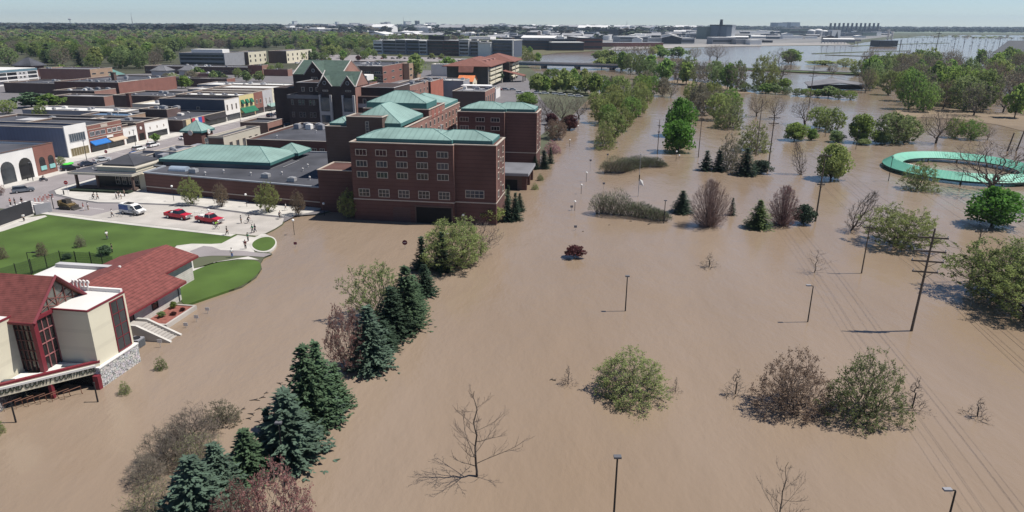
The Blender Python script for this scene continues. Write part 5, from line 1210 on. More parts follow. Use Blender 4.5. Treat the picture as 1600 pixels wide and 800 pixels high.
e = MB(); e.face([(9, 0, 7.4), (9, 12, 7.4), (9, 6, 10.2)]); e.build('gable', cream, oh); e = MB(); e.face([(0, 12, 7.4), (0, 0, 7.4), (0, 6, 10.2)]); e.build('gable', cream, oh); MB().box(9, 9.05, 0, 12, 0, 7.4).build('end_wall', cream, oh); win(oh, 'R', 5, 3.4, 2.2, 2.8, 1, 2, W=9.05); win(oh, 'F', 6.6, 3.2, 1.2, 1.6, 1, 1)
st_ = bld('open_stage', 'white framed open pavilion with a dark inside and blue side panel', -50.4, 222, .3, 'pavilion')
MB().box(0, 15.5, 0, 8, 8.4, 8.9).build('roof', white, st_); MB().box(14.3, 15.3, .2, 7.8, 0, 8.4).build('pier', cream, st_); MB().box(5.0, 6.4, .2, 7.8, 0, 8.4).build('pier', cream, st_); MB().box(0, 5.0, .3, .7, 0, 8.4).build('side_panel', M('blue_panel', (.2, .24, .32), .8), st_); MB().box(6.4, 14.3, 7.4, 7.8, 0, 8.4).build('back_wall', hole, st_)
MB().tube([(8 + k * .7, 1 + (k % 2) * 1.2, 2.0 if k % 2 else .2) for k in range(9)], .12, 5).tube([(10, 1.2, 0), (10.6, 1.4, 5.4)], .14, 5).build('sculpture', M('white_tubing', (.75, .75, .74), .5), st_)

# ---- red roofed apartments by the river
ap = bld('red_roofed_apartments', 'long apartment block with red hipped roofs, dark end wall and cream balconies', -81, 306, .3, 'apartment block')
apw = M('ivy_dark_wall', (.075, .07, .055), .9, .3, .2)
MB().box(1.5, 28.5, 1.5, 96, 0, 13.4).build('wall', apw, ap)
hiproof(ap, -1, 30.8, -1, 60, 13.8, 18.2, .4, 16, redroof, M('red_ridge', (.2, .075, .06), .8))
hiproof(ap, 4, 36, 62, 104, 13.8, 18.6, .4, 15, redroof, MATS['red_ridge']); MB().box(8, 33, 60, 100, 0, 13.4).build('wall', apw, ap)
r = MB(); r.face([(10, -1.1, 13.9), (20, -1.1, 13.9), (19.5, -4.0, 10.2), (10.5, -4.0, 10.2)]); r.face([(10, -1.1, 13.9), (10.5, -4.0, 10.2), (10.5, -1.1, 10.2)]); r.face([(20, -1.1, 13.9), (19.5, -1.1, 10.2), (19.5, -4.0, 10.2)]); r.build('porch_roof', redroof, ap)
for k in range(3): MB().box(20 + k * .1, 24, 20 + k * 14, 26 + k * 14, 15.0, 16.6).build('dormer', M('pink_dormer', (.38, .2, .17), .8), ap)
for z in (2.6, 5.6, 8.6, 11.2):
    for y0, y1 in ((3, 21), (22.5, 46)): MB().box(28.5, 30, y0, y1, z - .4, z + 1.1).build('balcony', cream, ap)
    for y0, y1 in ((64, 78), (82, 98)): MB().box(33, 34.4, y0, y1, z - .4, z + 1.1).build('balcony', cream, ap)
for q in ((28.5, 29, 1.5, 2.4), (29, 30.2, 46, 47.4), (33, 34.6, 79, 80.4)): MB().box(*q, 0, 13.4).build('pier', creamd, ap)
for z in (4.0, 7.0, 9.9):
    for y in lin(4, 43, 9): MB().box(28.5, 28.58, y, y + 2.6, z - .3, z + 1.0).build('window', glass, ap)
r = MB(); r.face([(30, 48, 8.2), (30, 60, 8.2), (44, 70, 4.2), (44, 56, 4.2)]); r.face([(30, 48, 7.9), (44, 56, 3.9), (44, 70, 3.9), (30, 60, 7.9)]); r.build('porch_roof', redroof, ap)
for x, y in ((43, 57.5), (43, 68), (36, 53)): MB().box(x, x + .6, y, y + .6, 0, 4.4).build('porch_post', apw, ap)

# ---- long glazed office with stepped fronts
of = thing('long_office', 'long four storey office in grey, white and brick bays with flat pale roofs', 'office block', T(-305, 792, .3), TOWN - R(16))
x = 0; K = [(14, 17, white, 0), (22, 17.4, greyr, 2), (16, 18.6, greyr, 0), (20, 18.2, M('blue_grey_curtain', (.13, .155, .2), .5), 2), (12, 17.4, lgrey, 1), (24, 18.4, brick4, 3), (26, 18.4, brick, 3), (14, 20, lgrey, -2), (14, 18, greyr, 2), (18, 16.5, white, -3), (30, 20, M('slate_curtain', (.09, .105, .14), .5), 1)]
for i, (w_, h_, m_, off) in enumerate(K):
    MB().box(x, x + w_, off, 26, 0, h_).build('wall', m_, of); MB().box(x - .4, x + w_ + .4, off - 1.2, 26.5, h_ + .003, h_ + .7).build('roof', felt3 if i % 3 else lgrey, of)
    for z in (2.2, 6.4, 10.6, 14.6):
        if z + 2.4 < h_ and i != 9: MB().box(x + .8, x + w_ - .8, off - .15, off, z, z + 2.4).build('window_band', glass, of)
    x += w_
MB().box(84, 108, 6, 20, 18.4, 24).build('plant_room', black, of); MB().box(145, 175, 6, 22, 20.8, 24).build('plant_room', white, of)
MB().box(x - 1.5, x, -1, 0, 0, 20).build('pier', white, of)

# ---- offices far left with cream fronts
for s, t, W_, D_, h_, mm, lab in ((-382, 476, 46, 40, 12, greyr, 'dark glazed office with a white roof plant at the edge of the woods'), (-352, 512, 20, 36, 11.5, brick4, 'dark brick office with a cream sunlit side, left one of two'), (-330, 548, 20, 60, 11.5, brick4, 'dark brick office with a cream sunlit side, right one of two')):
    r = bld('far_office', lab, s, t, .3, 'office'); shell(r, W_, D_, h_, mm, felt2)
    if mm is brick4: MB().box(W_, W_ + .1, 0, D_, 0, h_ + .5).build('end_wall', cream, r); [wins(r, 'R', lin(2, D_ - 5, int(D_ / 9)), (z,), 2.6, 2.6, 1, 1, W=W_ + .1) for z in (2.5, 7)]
    else: MB().box(8, 40, 8, 20, h_, h_ + 3.5).build('plant_room', white, r); [MB().box(1, W_ - 1, -.1, 0, z, z + 2).build('window_band', glass, r) for z in (2, 6, 9)]

# ---- flat roofed pavilion in the water beside the hotel
pv = bld('garden_pavilion', 'flat roofed brick pavilion standing in the flood beside the hotel', 5.5, 30, 0, 'pavilion')
MB().box(-6, 6.2, 0, 14, 3.9, 4.4).build('roof', felt2, pv); MB().box(-6.1, 6.3, -.1, 0, 3.7, 4.3).box(6.2, 6.3, 0, 14, 3.7, 4.3).build('fascia', greyr, pv)
MB().box(-5.8, 4.6, .5, .9, -1, 3.7).build('wall', brick4, pv); MB().box(-5.5, 3.4, .44, .5, -1, 2.6).build('opening', hole, pv)
for y in (.5, 6.5, 12.6): MB().box(4.6, 5.8, y, y + .9, -1, 3.7).build('pier', brick, pv)
MB().box(-2, -.8, 3, 4.2, 4.4, 4.5).build('hatch', lgrey, pv)
# ------------------------------------------------------------------ courthouse at the left
def stone_rubble():
    m = bpy.data.materials.new('rubble_stone'); m.use_nodes = True; n = m.node_tree.nodes; l = m.node_tree.links; b = n['Principled BSDF']
    tc = n.new('ShaderNodeTexCoord'); v = n.new('ShaderNodeTexVoronoi'); v.feature = 'DISTANCE_TO_EDGE'; v.inputs['Scale'].default_value = 3.4
    v2 = n.new('ShaderNodeTexVoronoi'); v2.inputs['Scale'].default_value = 3.4
    l.new(tc.outputs['Object'], v.inputs['Vector']); l.new(tc.outputs['Object'], v2.inputs['Vector'])
    r = n.new('ShaderNodeValToRGB'); r.color_ramp.elements[0].position = .03; r.color_ramp.elements[0].color = (.1, .085, .085, 1); r.color_ramp.elements[1].position = .09; r.color_ramp.elements[1].color = (.62, .58, .56, 1)
    mx = n.new('ShaderNodeMix'); mx.data_type = 'RGBA'; mx.blend_type = 'MULTIPLY'; mx.inputs[0].default_value = .45
    l.new(v.outputs['Distance'], r.inputs[0]); l.new(r.outputs[0], mx.inputs[6]); l.new(v2.outputs['Color'], mx.inputs[7])
    hs = n.new('ShaderNodeHueSaturation'); hs.inputs['Saturation'].default_value = .25; l.new(mx.outputs[2], hs.inputs['Color']); l.new(hs.outputs[0], b.inputs['Base Color'])
    b.inputs['Roughness'].default_value = .9; return m
rubble = stone_rubble()
shing = M('red_shingles', (.19, .06, .052), .85, .3, 1.3, stripe=('Z', .16, .4), detail=9)
redp = M('crimson_steel', (.17, .025, .035), .5, .1, 1)
panel = M('cream_wall_panel', (.64, .6, .47), .7, .05, .3, stripe=('Z', 2.2, .06))
ct = bld('county_courthouse', 'courthouse with red shingle roofs, cream panel blocks, a glass gable and lettered curved entrance', -28.2, -78.1, 0, 'courthouse')
def ct_block(x0, x1, y0, y1, gx, gy, face):
    MB().box(x0, x1, y0, y1, 2.55, 9.3).build('wall', panel, ct)
    MB().box(x0 - .05, x1 + .3, y0 - .3, y1 + .25, -1.5, 2.38).build('stone_plinth', rubble, ct)
    MB().box(x0 - .05, x1 + .38, y0 - .38, y1 + .3, 2.382, 2.545).build('ledge', white, ct)
    MB().box(x0 + .1, x1 - .1, y0 + .1, y1 - .1, 9.3, 9.36).build('roof', felt3, ct)
    c = MB().box(x0 - .06, x1 + .06, y0 - .06, y0 + .16, 9.303, 9.46).box(x1 - .16, x1 + .06, y0 + .16, y1, 9.303, 9.46); c.build('roof_edge', redp, ct)
    MB().box(x0, x1 - .2, y1 - .35, y1, 9.364, 9.8).build('parapet', white, ct)
ct_block(-.8, 4.6, 2.6, 8.6, 0, 0, 'R')
ct_block(-8.6, -2.6, -4.6, .8, 0, 0, 'F')
win(ct, 'R', 5.9, 2.7, 2.3, 6.4, 2, 4, W=4.62, fr=redp)
# glass hall
hallg = M('hall_glass', (.03, .026, .026), .06, .2, .5, spec=.7)
MB().box(-20, -.05, .05, 7.1, 0, 9.1).build('hall', hallg, ct)
def mullions(axis, a0, a1, z0, z1, nx, nz, w_, name='mullions'):
    mb = MB()
    for i in range(nx + 1):
        a = a0 + (a1 - a0) * i / nx
        mb.box(*((a - .05, a + .05, -.06, .06) if axis == 'x' else (-.06, .06, a - .05, a + .05)), z0, z1)
    for j in range(1, nz):
        z = z0 + (z1 - z0) * j / nz
        mb.box(*((a0, a1, -.05, .05) if axis == 'x' else (-.05, .05, a0, a1)), z - .05, z + .05)
    return mb.build(name, w_, ct)
mullions('y', .3, 2.55, 2.9, 9.0, 3, 4, M('rose_mullion', (.3, .12, .12), .6)); mullions('x', -2.6, -.3, 2.9, 9.0, 4, 5, M('dark_mullion', (.1, .045, .04), .6))
MB().box(-.32, .2, -.2, .32, 2.4, 9.15).build('corner_post', redp, ct)
MB().box(-.1, .25, .33, 7.3, 8.95, 9.35).build('eave_beam', redp, ct)
gz = MB(); gz.face([(.02, .2, 9.36), (.02, 6.9, 9.36), (.02, 3.55, 12.6)]); gz.build('gable_glass', M('grey_gable_glass', (.12, .115, .1), .15, .3, .4, spec=.6), ct)
gm = MB()
for y in (1.2, 2.3, 3.55, 4.8, 5.9): gm.box(.02, .12, y - .05, y + .05, 9.36, 9.36 + (1 - abs(y - 3.55) / 3.4) * 3.2)
for a, b in (((.07, .6, 9.4), (.07, 5.3, 10.9)), ((.07, 6.5, 9.4), (.07, 1.8, 10.9)), ((.07, 3.55, 9.4), (.07, 2.2, 11.2)), ((.07, 3.55, 9.4), (.07, 4.9, 11.2)), ((.07, 3.55, 9.4), (.07, 1.2, 10.2)), ((.07, 3.55, 9.4), (.07, 5.9, 10.2))): gm.tube([a, b], .05, 4)
gm.build('gable_mullions', M('rust_mullion', (.16, .06, .05), .6), ct)
def slab(pts, th=.18):
    mb = MB(); lo = [(p[0], p[1], p[2] - th) for p in pts]; mb.face(pts); mb.face(lo[::-1])
    for i in range(len(pts)): j = (i + 1) % len(pts); mb.face([lo[i], lo[j], pts[j], pts[i]])
    return mb
slab([(-22, -.5, 8.95), (.55, -.5, 8.95), (.55, 3.55, 12.95), (-22, 3.55, 12.95)]).build('roof', shing, ct)
slab([(.55, 7.6, 8.95), (-22, 7.6, 8.95), (-22, 3.56, 12.95), (.55, 3.56, 12.95)]).build('roof', shing, ct)
MB().tube([(.62, -.5, 8.95), (.62, 3.55, 13.0), (.62, 7.6, 8.95)], .2, 4).build('gable_trim', redp, ct)
MB().box(-22, .6, -.62, -.5, 8.72, 9.0).build('gutter', redp, ct)
# entrance canopy with its lettered face
MB().prism([(4.55, 2.3), (-.8, 2.3), (-.4, -.4), (-2.3, -.8), (-2.3, -4.55)], 2.6, 2.85).build('canopy', felt3, ct)
for p in ((2.9, 1.9, 45), (-1.6, -2.6, 45)):
    o = MB().box(-1.0, 1.0, -.25, .25, 0, .16).build('skylight', M('skylight_dark', (.06, .07, .09), .2), ct); o.location = (p[0] - .9, p[1] - .2, 2.86); o.rotation_euler = (0, 0, R(20))
sg = put('sign_face', MB().box(-5.25, 5.25, 0, .3, 1.75, 2.98).mesh('sign_face', cream), ct); sg.location = (1.03, -1.03, 0); sg.rotation_euler = (0, 0, R(45))
put('red_cap', MB().box(-5.3, 5.3, -.02, .4, 2.985, 3.22).mesh('red_cap', redp), sg)
me = text_mesh('MIDLAND COUNTY COURTHOUSE', .86, .03, .22, .022); me.materials.clear(); me.materials.append(M('green_bronze_lettering', (.035, .045, .03), .6))
wd_ = max(v.co.x for v in me.vertices) - min(v.co.x for v in me.vertices)
lt = put('lettering', me, sg); lt.matrix_local = Matrix.Translation((-.1, -.03, 2.06)) @ FACE_F @ Matrix.Diagonal((9.7 / wd_, 1, 1, 1))
MB().prism([(4.3, 3.0), (4.3, 2.3), (-.8, 2.3), (-.8, .8), (-2.3, .8), (-2.3, -4.0), (-3, -4.2), (-3, 3)], -1.5, 1.75).build('entrance_recess', hole, ct)
MB().box(4.3, 4.95, 1.7, 2.25, -1.5, 1.7).build('red_pier', redp, ct); o = MB().box(-.2, .2, -.2, .2, -1.5, 1.75).build('red_post', redp, ct); o.location = (1.1, -.7, 0)
# long stone wing with a red roof
stw = M('grey_split_stone', (.5, .47, .43), .9, .15, 1.2, stripe=('Z', .33, .16))
q = lambda s, t, z: (s + 28.2, t + 78.1, z)
MB().box(-16.8, -1.7, 9, 27.2, -.5, 3.35).build('wall', stw, ct); MB().box(-14.8, -4.9, 27.2, 35.3, -.5, 4.1).build('wall', stw, ct)
slab([q(-28.9, -69.5, 3.35), q(-28.9, -50.6, 3.35), q(-37.7, -50.6, 5.85), q(-37.7, -69.5, 5.85)]).build('roof', shing, ct)
slab([q(-32.3, -50.595, 4.32), q(-32.3, -42, 4.32), q(-37.7, -42, 5.85), q(-37.7, -50.595, 5.85)]).build('roof', shing, ct)
slab([q(-46.5, -42, 3.35), q(-46.5, -69.5, 3.35), q(-37.705, -69.5, 5.85), q(-37.705, -42, 5.85)]).build('roof', shing, ct)
e = MB(); e.face([q(-32.9, -42.8, 4.1), q(-43, -42.8, 4.1), q(-37.7, -42.8, 5.7)]); e.build('gable', stw, ct)
MB().box(-.75, -.68, 8.6, 27.5, 2.95, 3.2).box(-4.15, -4.08, 27.5, 36.1, 3.95, 4.2).build('gutter', redp, ct)
for y in (15.6, 20.6): win(ct, 'R', y, 1.35, 1.3, 1.5, 1, 1, W=-1.7, fr=black)
for y in (10.5, 26.6): MB().tube([(-1.62, y, 3.2), (-1.62, y, .2)], .06, 5).build('downpipe', black, ct)
MB().box(-9.6, -9.3, 25, 25.3, 5.2, 6.0).build('roof_pipe', white, ct)
for k in range(5):
    x = -1.9 + k * .5; MB().tube([(x, 8.3, 9.36), (x, 8.3, 10.4), (x + .1, 8.25, 10.65), (x + .28, 8.2, 10.6), (x + .3, 8.2, 10.35)], .11, 7).build('vent_pipe', white, ct)
MB().box(-23, -12, 21.4, 28.9, 0, 3.9).build('flat_wing', creamd, ct); MB().box(-23.2, -11.8, 21.2, 29.1, 3.9, 4.15).build('flat_wing_roof', felt3, ct); MB().box(-22.6, -12.5, 27.6, 28.6, 4.15, 4.7).build('roof_screen', lgrey, ct)
# stair
sr = MB()
for y in (14.2, 16.2): sr.cur = 0
for k, y in enumerate((14.1, 16.3)):
    a = [(-.9, y, -.8), (5.3, y, -.8), (5.3, y, .15), (.6, y, 2.1), (-.9, y, 2.1)]; b = [(x, y + .35, z) for x, _, z in a]
    mb = MB(); mb.face(a); mb.face(b[::-1])
    for i in range(5): j = (i + 1) % 5; mb.face([a[i], b[i], b[j], a[j]])
    mb.build('stair_wall', conc2, ct)
st2 = MB()
for k in range(10): st2.box(.3 + k * .45, .75 + k * .45, 14.45, 16.3, -.8, 1.75 - k * .19)
st2.box(-1.7, .3, 14.45, 16.3, -.8, 1.75); st2.build('steps', conc, ct)
# planter with red mulch, shrubs, condenser
pb = bld('planting_bed', 'walled planting bed with red mulch along the stone wing', -29.8, -59.8, 0, 'planting bed')
MB().box(0, 3.4, 0, 6.4, -.6, .5).build('mulch', M('red_mulch', (.24, .09, .07), .95, .3, 2), pb); MB().box(3.4, 3.75, -.3, 6.7, -.6, .62).box(0, 3.4, 6.4, 6.75, -.6, .62).box(0, 3.4, -.35, 0, -.6, .62).build('kerb_wall', conc, pb)
for (x, y, hh, wv, lf, lab) in ((-28.5, -57.6, .9, 1.2, 'sage', 'low sage shrub in the middle of the mulch bed'), (-28.9, -54.4, 1.1, 1.1, 'green', 'round green shrub at the wall corner of the mulch bed'), (-27.4, -56.6, .5, 1.0, 'maroon', 'low dark red shrub in the mulch bed, nearer one'), (-27.0, -55.0, .5, .9, 'maroon', 'low dark red shrub in the mulch bed, farther one')):
    p = T(x, y, .5); tree('full', lf, p, hh, wv, lab, 'bed_shrub', 'shrub')
ac = bld('condenser_unit', 'grey louvred condenser box at the foot of the courthouse wall', -27.2, -66.2, 0, 'air conditioner')
MB().box(0, 1.4, 0, 1.3, -.3, 1.15).build('cabinet', greyr, ac); MB().cyl(.7, .65, 1.15, 1.25, .5, n=14).build('fan_grille', black, ac); MB().box(1.4, 1.46, .1, 1.2, .1, 1.0).build('louvre', M('grey_louvre', (.1, .11, .12), .6, .1, 1, stripe=('Z', .12, .4)), ac)
# chain link fence round the yard
fc = bld('mesh_fence', 'dark green mesh fence with posts between lawn and courthouse yard', -55, -42, .3, 'fence')
FP = [(-66, -56), (-62.2, -49.6), (-61, -44.8), (-59.6, -40.2), (-54.1, -39.8), (-48.8, -41)]
fm = MB()
for i in range(len(FP) - 1):
    a, b = Vector((FP[i][0] + 55, FP[i][1] + 42, 0)), Vector((FP[i + 1][0] + 55, FP[i + 1][1] + 42, 0)); n_ = max(2, int((b - a).length / 2.2))
    for k in range(n_): p = a.lerp(b, k / n_); MB().cyl(p.x, p.y, 0, 2.7, .07, n=6).build('post', black, fc)
    k = int((b - a).length / .13)
    for j in range(k): p = a.lerp(b, j / k); fm.tube([p + Vector((0, 0, .05)), p + Vector((0, 0, 2.5))], .026, 3, caps=False)
    for z in (.1, .4, .8, 1.2, 1.6, 2.0, 2.5): fm.tube([a + Vector((0, 0, z)), b + Vector((0, 0, z))], .02, 3)
fm.build('mesh', M('green_fence_wire', (.03, .05, .03), .7), fc)
lp = bld('yard_lamp', 'black lamp on a pole with a short arm inside the mesh fence', -59, -47, .3, 'lamp'); MB().cyl(0, 0, 0, 4.6, .07, .05).tube([(0, 0, 4.6), (1.3, 0, 4.7)], .05).build('pole', black, lp); MB().box(1.0, 1.6, -.15, .15, 4.65, 4.8).build('lamp_head', black, lp)
# dark screen wall beside the lawn
dw = bld('screen_wall', 'long dark panelled wall with a stepped end beside the lawn', -90.6, -12.4, .3, 'wall')
P0 = [(0, 0), (.5, -.2), (2.2, -14), (1.8, -30), (1.3, -30), (1.7, -14)]
MB().prism([(0, 0), (1.4, -13.5), (1.2, -30), (.8, -30), (1.0, -13.5), (-.35, .2)], 0, 3.2).build('panels', M('charcoal_panel', (.035, .035, .04), .6, .15, .5), dw)
MB().prism([(.1, .2), (1.6, 3.2), (1.9, 3.0), (.45, .1)], 0, 2.2).build('stepped_end', greyr, dw); MB().prism([(.2, -.2), (1.7, -13.5), (1.5, -30), (1.2, -30), (1.4, -13.5)], 0, .35).build('base_kerb', conc2, dw)

# ------------------------------------------------------------------ ring shaped roof standing in the flood
rr = thing('ring_roof_market', 'ring shaped teal roof of a drowned open market standing just above the water', 'market pavilion', (129, 195, 0))
N = 48; ro, rm_, ri = 19.8, 17.2, 14.4; zo, zm, zi = 1.15, 2.9, 1.35
tl = M('sea_green_metal_roof', (.17, .49, .36), .55, .1, .2, spec=.4)
def ringp(r, z, k): a = 2 * math.pi * k / N; return (r * math.cos(a), r * math.sin(a), z)
mo, mi_, rb, fa, fi_ = MB(), MB(), MB(), MB(), MB()
for k in range(N):
    mo.face([ringp(ro, zo, k), ringp(ro, zo, k + 1), ringp(rm_, zm, k + 1), ringp(rm_, zm, k)])
    mi_.face([ringp(rm_, zm, k), ringp(rm_, zm, k + 1), ringp(ri, zi, k + 1), ringp(ri, zi, k)])
    for j in range(3):
        kk = k + j / 3
        rb.tube([ringp(ro, zo + .04, kk), ringp(rm_, zm + .04, kk)], .045, 3, caps=False); rb.tube([ringp(rm_, zm + .04, kk), ringp(ri, zi + .04, kk)], .045, 3, caps=False)
    fa.face([ringp(ro + .02, zo - .5, k), ringp(ro + .02, zo - .5, k + 1), ringp(ro + .02, zo, k + 1), ringp(ro + .02, zo, k)])
    fi_.face([ringp(ri - .02, zi - .35, k + 1), ringp(ri - .02, zi - .35, k), ringp(ri - .02, zi, k), ringp(ri - .02, zi, k + 1)])
mo.build('outer_roof', tl, rr); mi_.build('inner_roof', tl, rr); rb.build('seams', tl, rr); fa.build('fascia', M('dark_green_fascia', (.03, .08, .065), .7), rr); fi_.build('inner_fascia', MATS['dark_green_fascia'], rr)
for k in range(0, N, 4):
    x, y, _ = ringp(18.6, 0, k); MB().cyl(x, y, -2, 1.6, .16).build('post', black, rr); x, y, _ = ringp(15.4, 0, k); MB().cyl(x, y, -2, 1.7, .16).build('post', black, rr)
o = thing('roof_hatch', 'pale hatch roof inside the ring shaped roof', 'hatch roof', (117.5, 201.5, 0)); slab([(-2.2, -.8, 1.2), (2.8, -2.0, .5), (3.0, -1.0, .6), (-2, 1.2, 1.5)], .2).build('hatch', white, o)
# drowned curved roof and the hut roof at the right edge
cr_ = thing('drowned_roof', 'grey roof with a raised middle drowned to its eaves beyond the bushy belt', 'drowned building', G(1304, 140) + Vector((0, 0, 1.6)))
wx = 20; slab([(-wx, -6, 1.2), (0, -6, 3.2), (0, 8, 5), (-wx * .9, 6, 2.8)], .4).build('roof', felt2, cr_); slab([(0.01, -6, 3.2), (wx, -6, 1.2), (wx * .9, 6, 2.8), (.01, 8, 5)], .4).build('roof', felt2, cr_); MB().box(-16, 16, -5, 5, -1, 1.2).build('wall', hole, cr_)
hu = thing('drowned_barn', 'big dark gabled barn roof half drowned at the right edge of the far flood', 'barn', G(1590, 84)); slab([(-48, -14, 2), (34, -14, 2), (26, 6, 19), (-14, 6, 19)], .5).build('roof', M('barn_roof', (.085, .09, .1), .8), hu); slab([(34, -14, 2), (62, 30, 2), (26, 6, 19)], .4).build('end_roof', felt3, hu)

# ------------------------------------------------------------------ bridge
A_, B_ = G(770, 96, 5), G(1110, 104.5, 5); dB = (B_ - A_); LB = dB.length; ab_ = math.atan2(dB.y, dB.x)
br = thing('road_bridge', 'long low road bridge with blue girders over the swollen river', 'bridge', (A_.x, A_.y, 0), ab_)
MB().box(0, LB, -6, 6, 4.4, 4.9).build('deck', conc2, br); MB().box(0, LB, -5.6, -5.2, 2.6, 4.4).build('girder', M('blue_girder', (.07, .115, .17), .6, .1, .2), br); MB().box(0, LB, 5.2, 5.6, 2.6, 4.4).build('girder', MATS['blue_girder'], br)
MB().box(0, LB, -6, -5.7, 4.9, 5.7).build('parapet', lgrey, br); MB().box(0, LB, 5.7, 6, 4.9, 5.7).build('parapet', lgrey, br)
for x in range(int(LB / 33)): MB().box(20 + x * 33 - 1.4, 20 + x * 33 + 1.4, -5, 5, -2, 2.6).box(20 + x * 33 - 1.8, 20 + x * 33 + 1.8, -5.6, 5.6, 1.9, 2.58).build('pier', M('pier_concrete', (.17, .16, .155), .9), br)

# ------------------------------------------------------------------ poles, lamps, signs, wires
wood = M('pole_wood', (.12, .095, .075), .9, .2, 2)
def pole_lamp(bx, by, ty, label, z=0.0, hi=None, head=1):
    p = G(bx, by, z); h = hgt(p, ty) if hi is None else hi
    o = thing('lamp_pole', label, 'lamp post', p)
    MB().cyl(0, 0, -1, h - .15, .1, .07, 8).build('pole', black, o)
    if head == 2: MB().cyl(0, 0, h - .15, h - .05, .11, n=8).build('cap', black, o)
    elif head: MB().box(-.3, .3, -.2, .2, h - .12, h + .04).build('lamp_head', M('lamp_grey', (.12, .12, .13), .5), o); MB().box(-.24, .24, -.15, .15, h - .15, h - .12).build('lens', white, o)
    else: MB().tube([(0, 0, h - .1), (-.5, 0, h)], .06).build('arm', black, o); MB().box(-1.0, -.35, -.17, .17, h - .06, h + .1).build('lamp_head', greyr, o); MB().box(-.95, -.4, -.13, .13, h - .1, h - .06).build('lens', white, o)
    return o
pole_lamp(977, 486, 431, 'black lamp post in the middle of the open water'); pole_lamp(1262, 503, 446, 'black lamp post left of the tall power pole', head=0)
pole_lamp(957, 838, 713, 'black lamp post cut by the bottom edge, square head'); pole_lamp(1472, 850, 765, 'black lamp post at the bottom right corner', head=0)
pole_lamp(1388, 283, 245, 'black lamp post in front of the left end of the ring shaped roof'); pole_lamp(1500, 292, 262, 'black lamp post under the wide leafless tree')
pole_lamp(1037, 349, 313, 'black lamp post at the right end of the long hedge'); pole_lamp(1337, 233, 204, 'thin pole in the flood behind the round olive tree'); pole_lamp(444, 736, 660, 'slim brown pole in front of the largest blue spruce')
pole_lamp(153, 628, 597, 'black post at the right of the courthouse steps', head=2); pole_lamp(25, 660, 628, 'black post in the water left of the courthouse steps', head=2)
def globe_lamp(bx, by, ty, label, z=0.0):
    p = G(bx, by, z); h = max(hgt(p, ty), 1.2); o = thing('globe_lamp', label, 'street lamp', p, 0, 'globe street lamps')
    MB().cyl(0, 0, -.6, h - .35, .055, n=8).build('post', black, o); MB().ball(0, 0, h - .15, .27, n=10, m=6).build('globe', M('white_globe', (.8, .79, .76), .4, .03), o)
for q in ((272, 315, 290, 'white globe lamp at the west end of the brick wing', .3), (386, 324, 303, 'white globe lamp before the middle of the brick wing', .3), (328, 345, 327, 'white globe lamp behind the second red truck', .3), (507, 337, 317, 'white globe lamp at the water line by the last street tree', 0), (460, 367, 343, 'white globe lamp in the water off the end of the street', 0), (724, 352, 335, 'white globe lamp before the blank hotel bay', 0),
          (916, 284, 269, 'globe lamp in mid water, third from the near end of the drowned lane', 0), (908, 303, 288, 'globe lamp in mid water, second of the drowned lane', 0), (898, 329, 314, 'globe lamp nearest of the drowned lane', 0), (890, 230, 218, 'globe lamp off the pink bush', 0), (903, 206, 196, 'globe lamp farthest of the drowned lane', 0), (1056, 252, 236, 'globe lamp below the bright green pair', 0), (1061, 248, 246, 'globe lamp right behind the bright green pair', 0), (699, 372, 364, 'globe lamp inside the pale willow', 0)): globe_lamp(q[0], q[1], q[2], q[3], q[4])
def sign_post(bx, by, ty, label, kind='round', z=0.0, name='road_sign', m=None):
    p = G(bx, by, z); h = max(hgt(p, ty), .7); o = thing(name, label, 'sign', p)
    MB().cyl(0, 0, -.5, h, .035, n=6).build('post', steel, o); red = M('sign_red', (.5, .025, .03), .5, .05)
    if kind == 'round':
        b = put('plate', MB().cyl(0, 0, 0, .04, .5, n=8).mesh('plate', m or red), o); b.matrix_local = Matrix.Translation((0, -.04, h - .35)) @ FACE_F
        bar = put('bar', MB().box(-.26, .26, -.06, .06, .042, .05).mesh('bar', white), b)
    else: MB().box(-.3, .3, -.06, -.03, h - .5, h).build('plate', m or white, o)
sign_post(633, 389, 376, 'round red no entry sign sticking out of the water', 'round', m=M('dull_red', (.13, .03, .045), .6)); sign_post(462, 386, 378, 'tilted red sign plate half drowned', 'plate', m=M('dull_rose', (.2, .06, .08), .6))
sign_post(107, 305, 283, 'red stop sign on the street corner before the entrance pavilion', 'round', .3); sign_post(168, 250, 235, 'red stop sign beside the parked cars', 'round', .3)
for k, (x, y, ty, lab) in enumerate(((251, 543, 530, 'small white sign standing in the water nearest the stair'), (291, 512, 504, 'small white sign in the water, second from the stair'), (308, 503, 492, 'small white sign in the water, third from the stair'), (325, 490, 480, 'small white sign in the water farthest from the stair'))): sign_post(x, y, ty, lab, 'plate', name='small_sign')
for x, y, ty, lab in ((922, 268, 249, 'dark sign on a post at the drowned lane'), (943, 296, 285, 'white cross shaped sign top just out of the water'), (949, 253, 240, 'dark sign left of the short hedge'), (893, 329, 321, 'dark low post beside the nearest globe lamp'), (899, 360, 352, 'low T shaped post top in the water')): sign_post(x, y, ty, lab, 'plate', m=greyr)
def hrail(bx, by, n, label, L=1.7):
    p = G(bx, by); o = thing('handrail', label, 'handrail', p, TOWN + R(55)); MB().tube([(-L, 0, -.6), (-L, 0, .9), (0, 0, 1.0), (0, 0, .2), (.25, 0, -.3)], .045, 5).build('rail', M('rust_rail', (.17, .075, .045), .6), o)
for k, x in enumerate(lin(36, 128, 6)): hrail(x, 634 - (x - 36) * .2, k, 'bent brown handrail standing in the water before the courthouse entrance')
for o in list(bpy.data.objects):
    if o.name.startswith('handrail'): o['group'] = 'handrails before the courthouse'
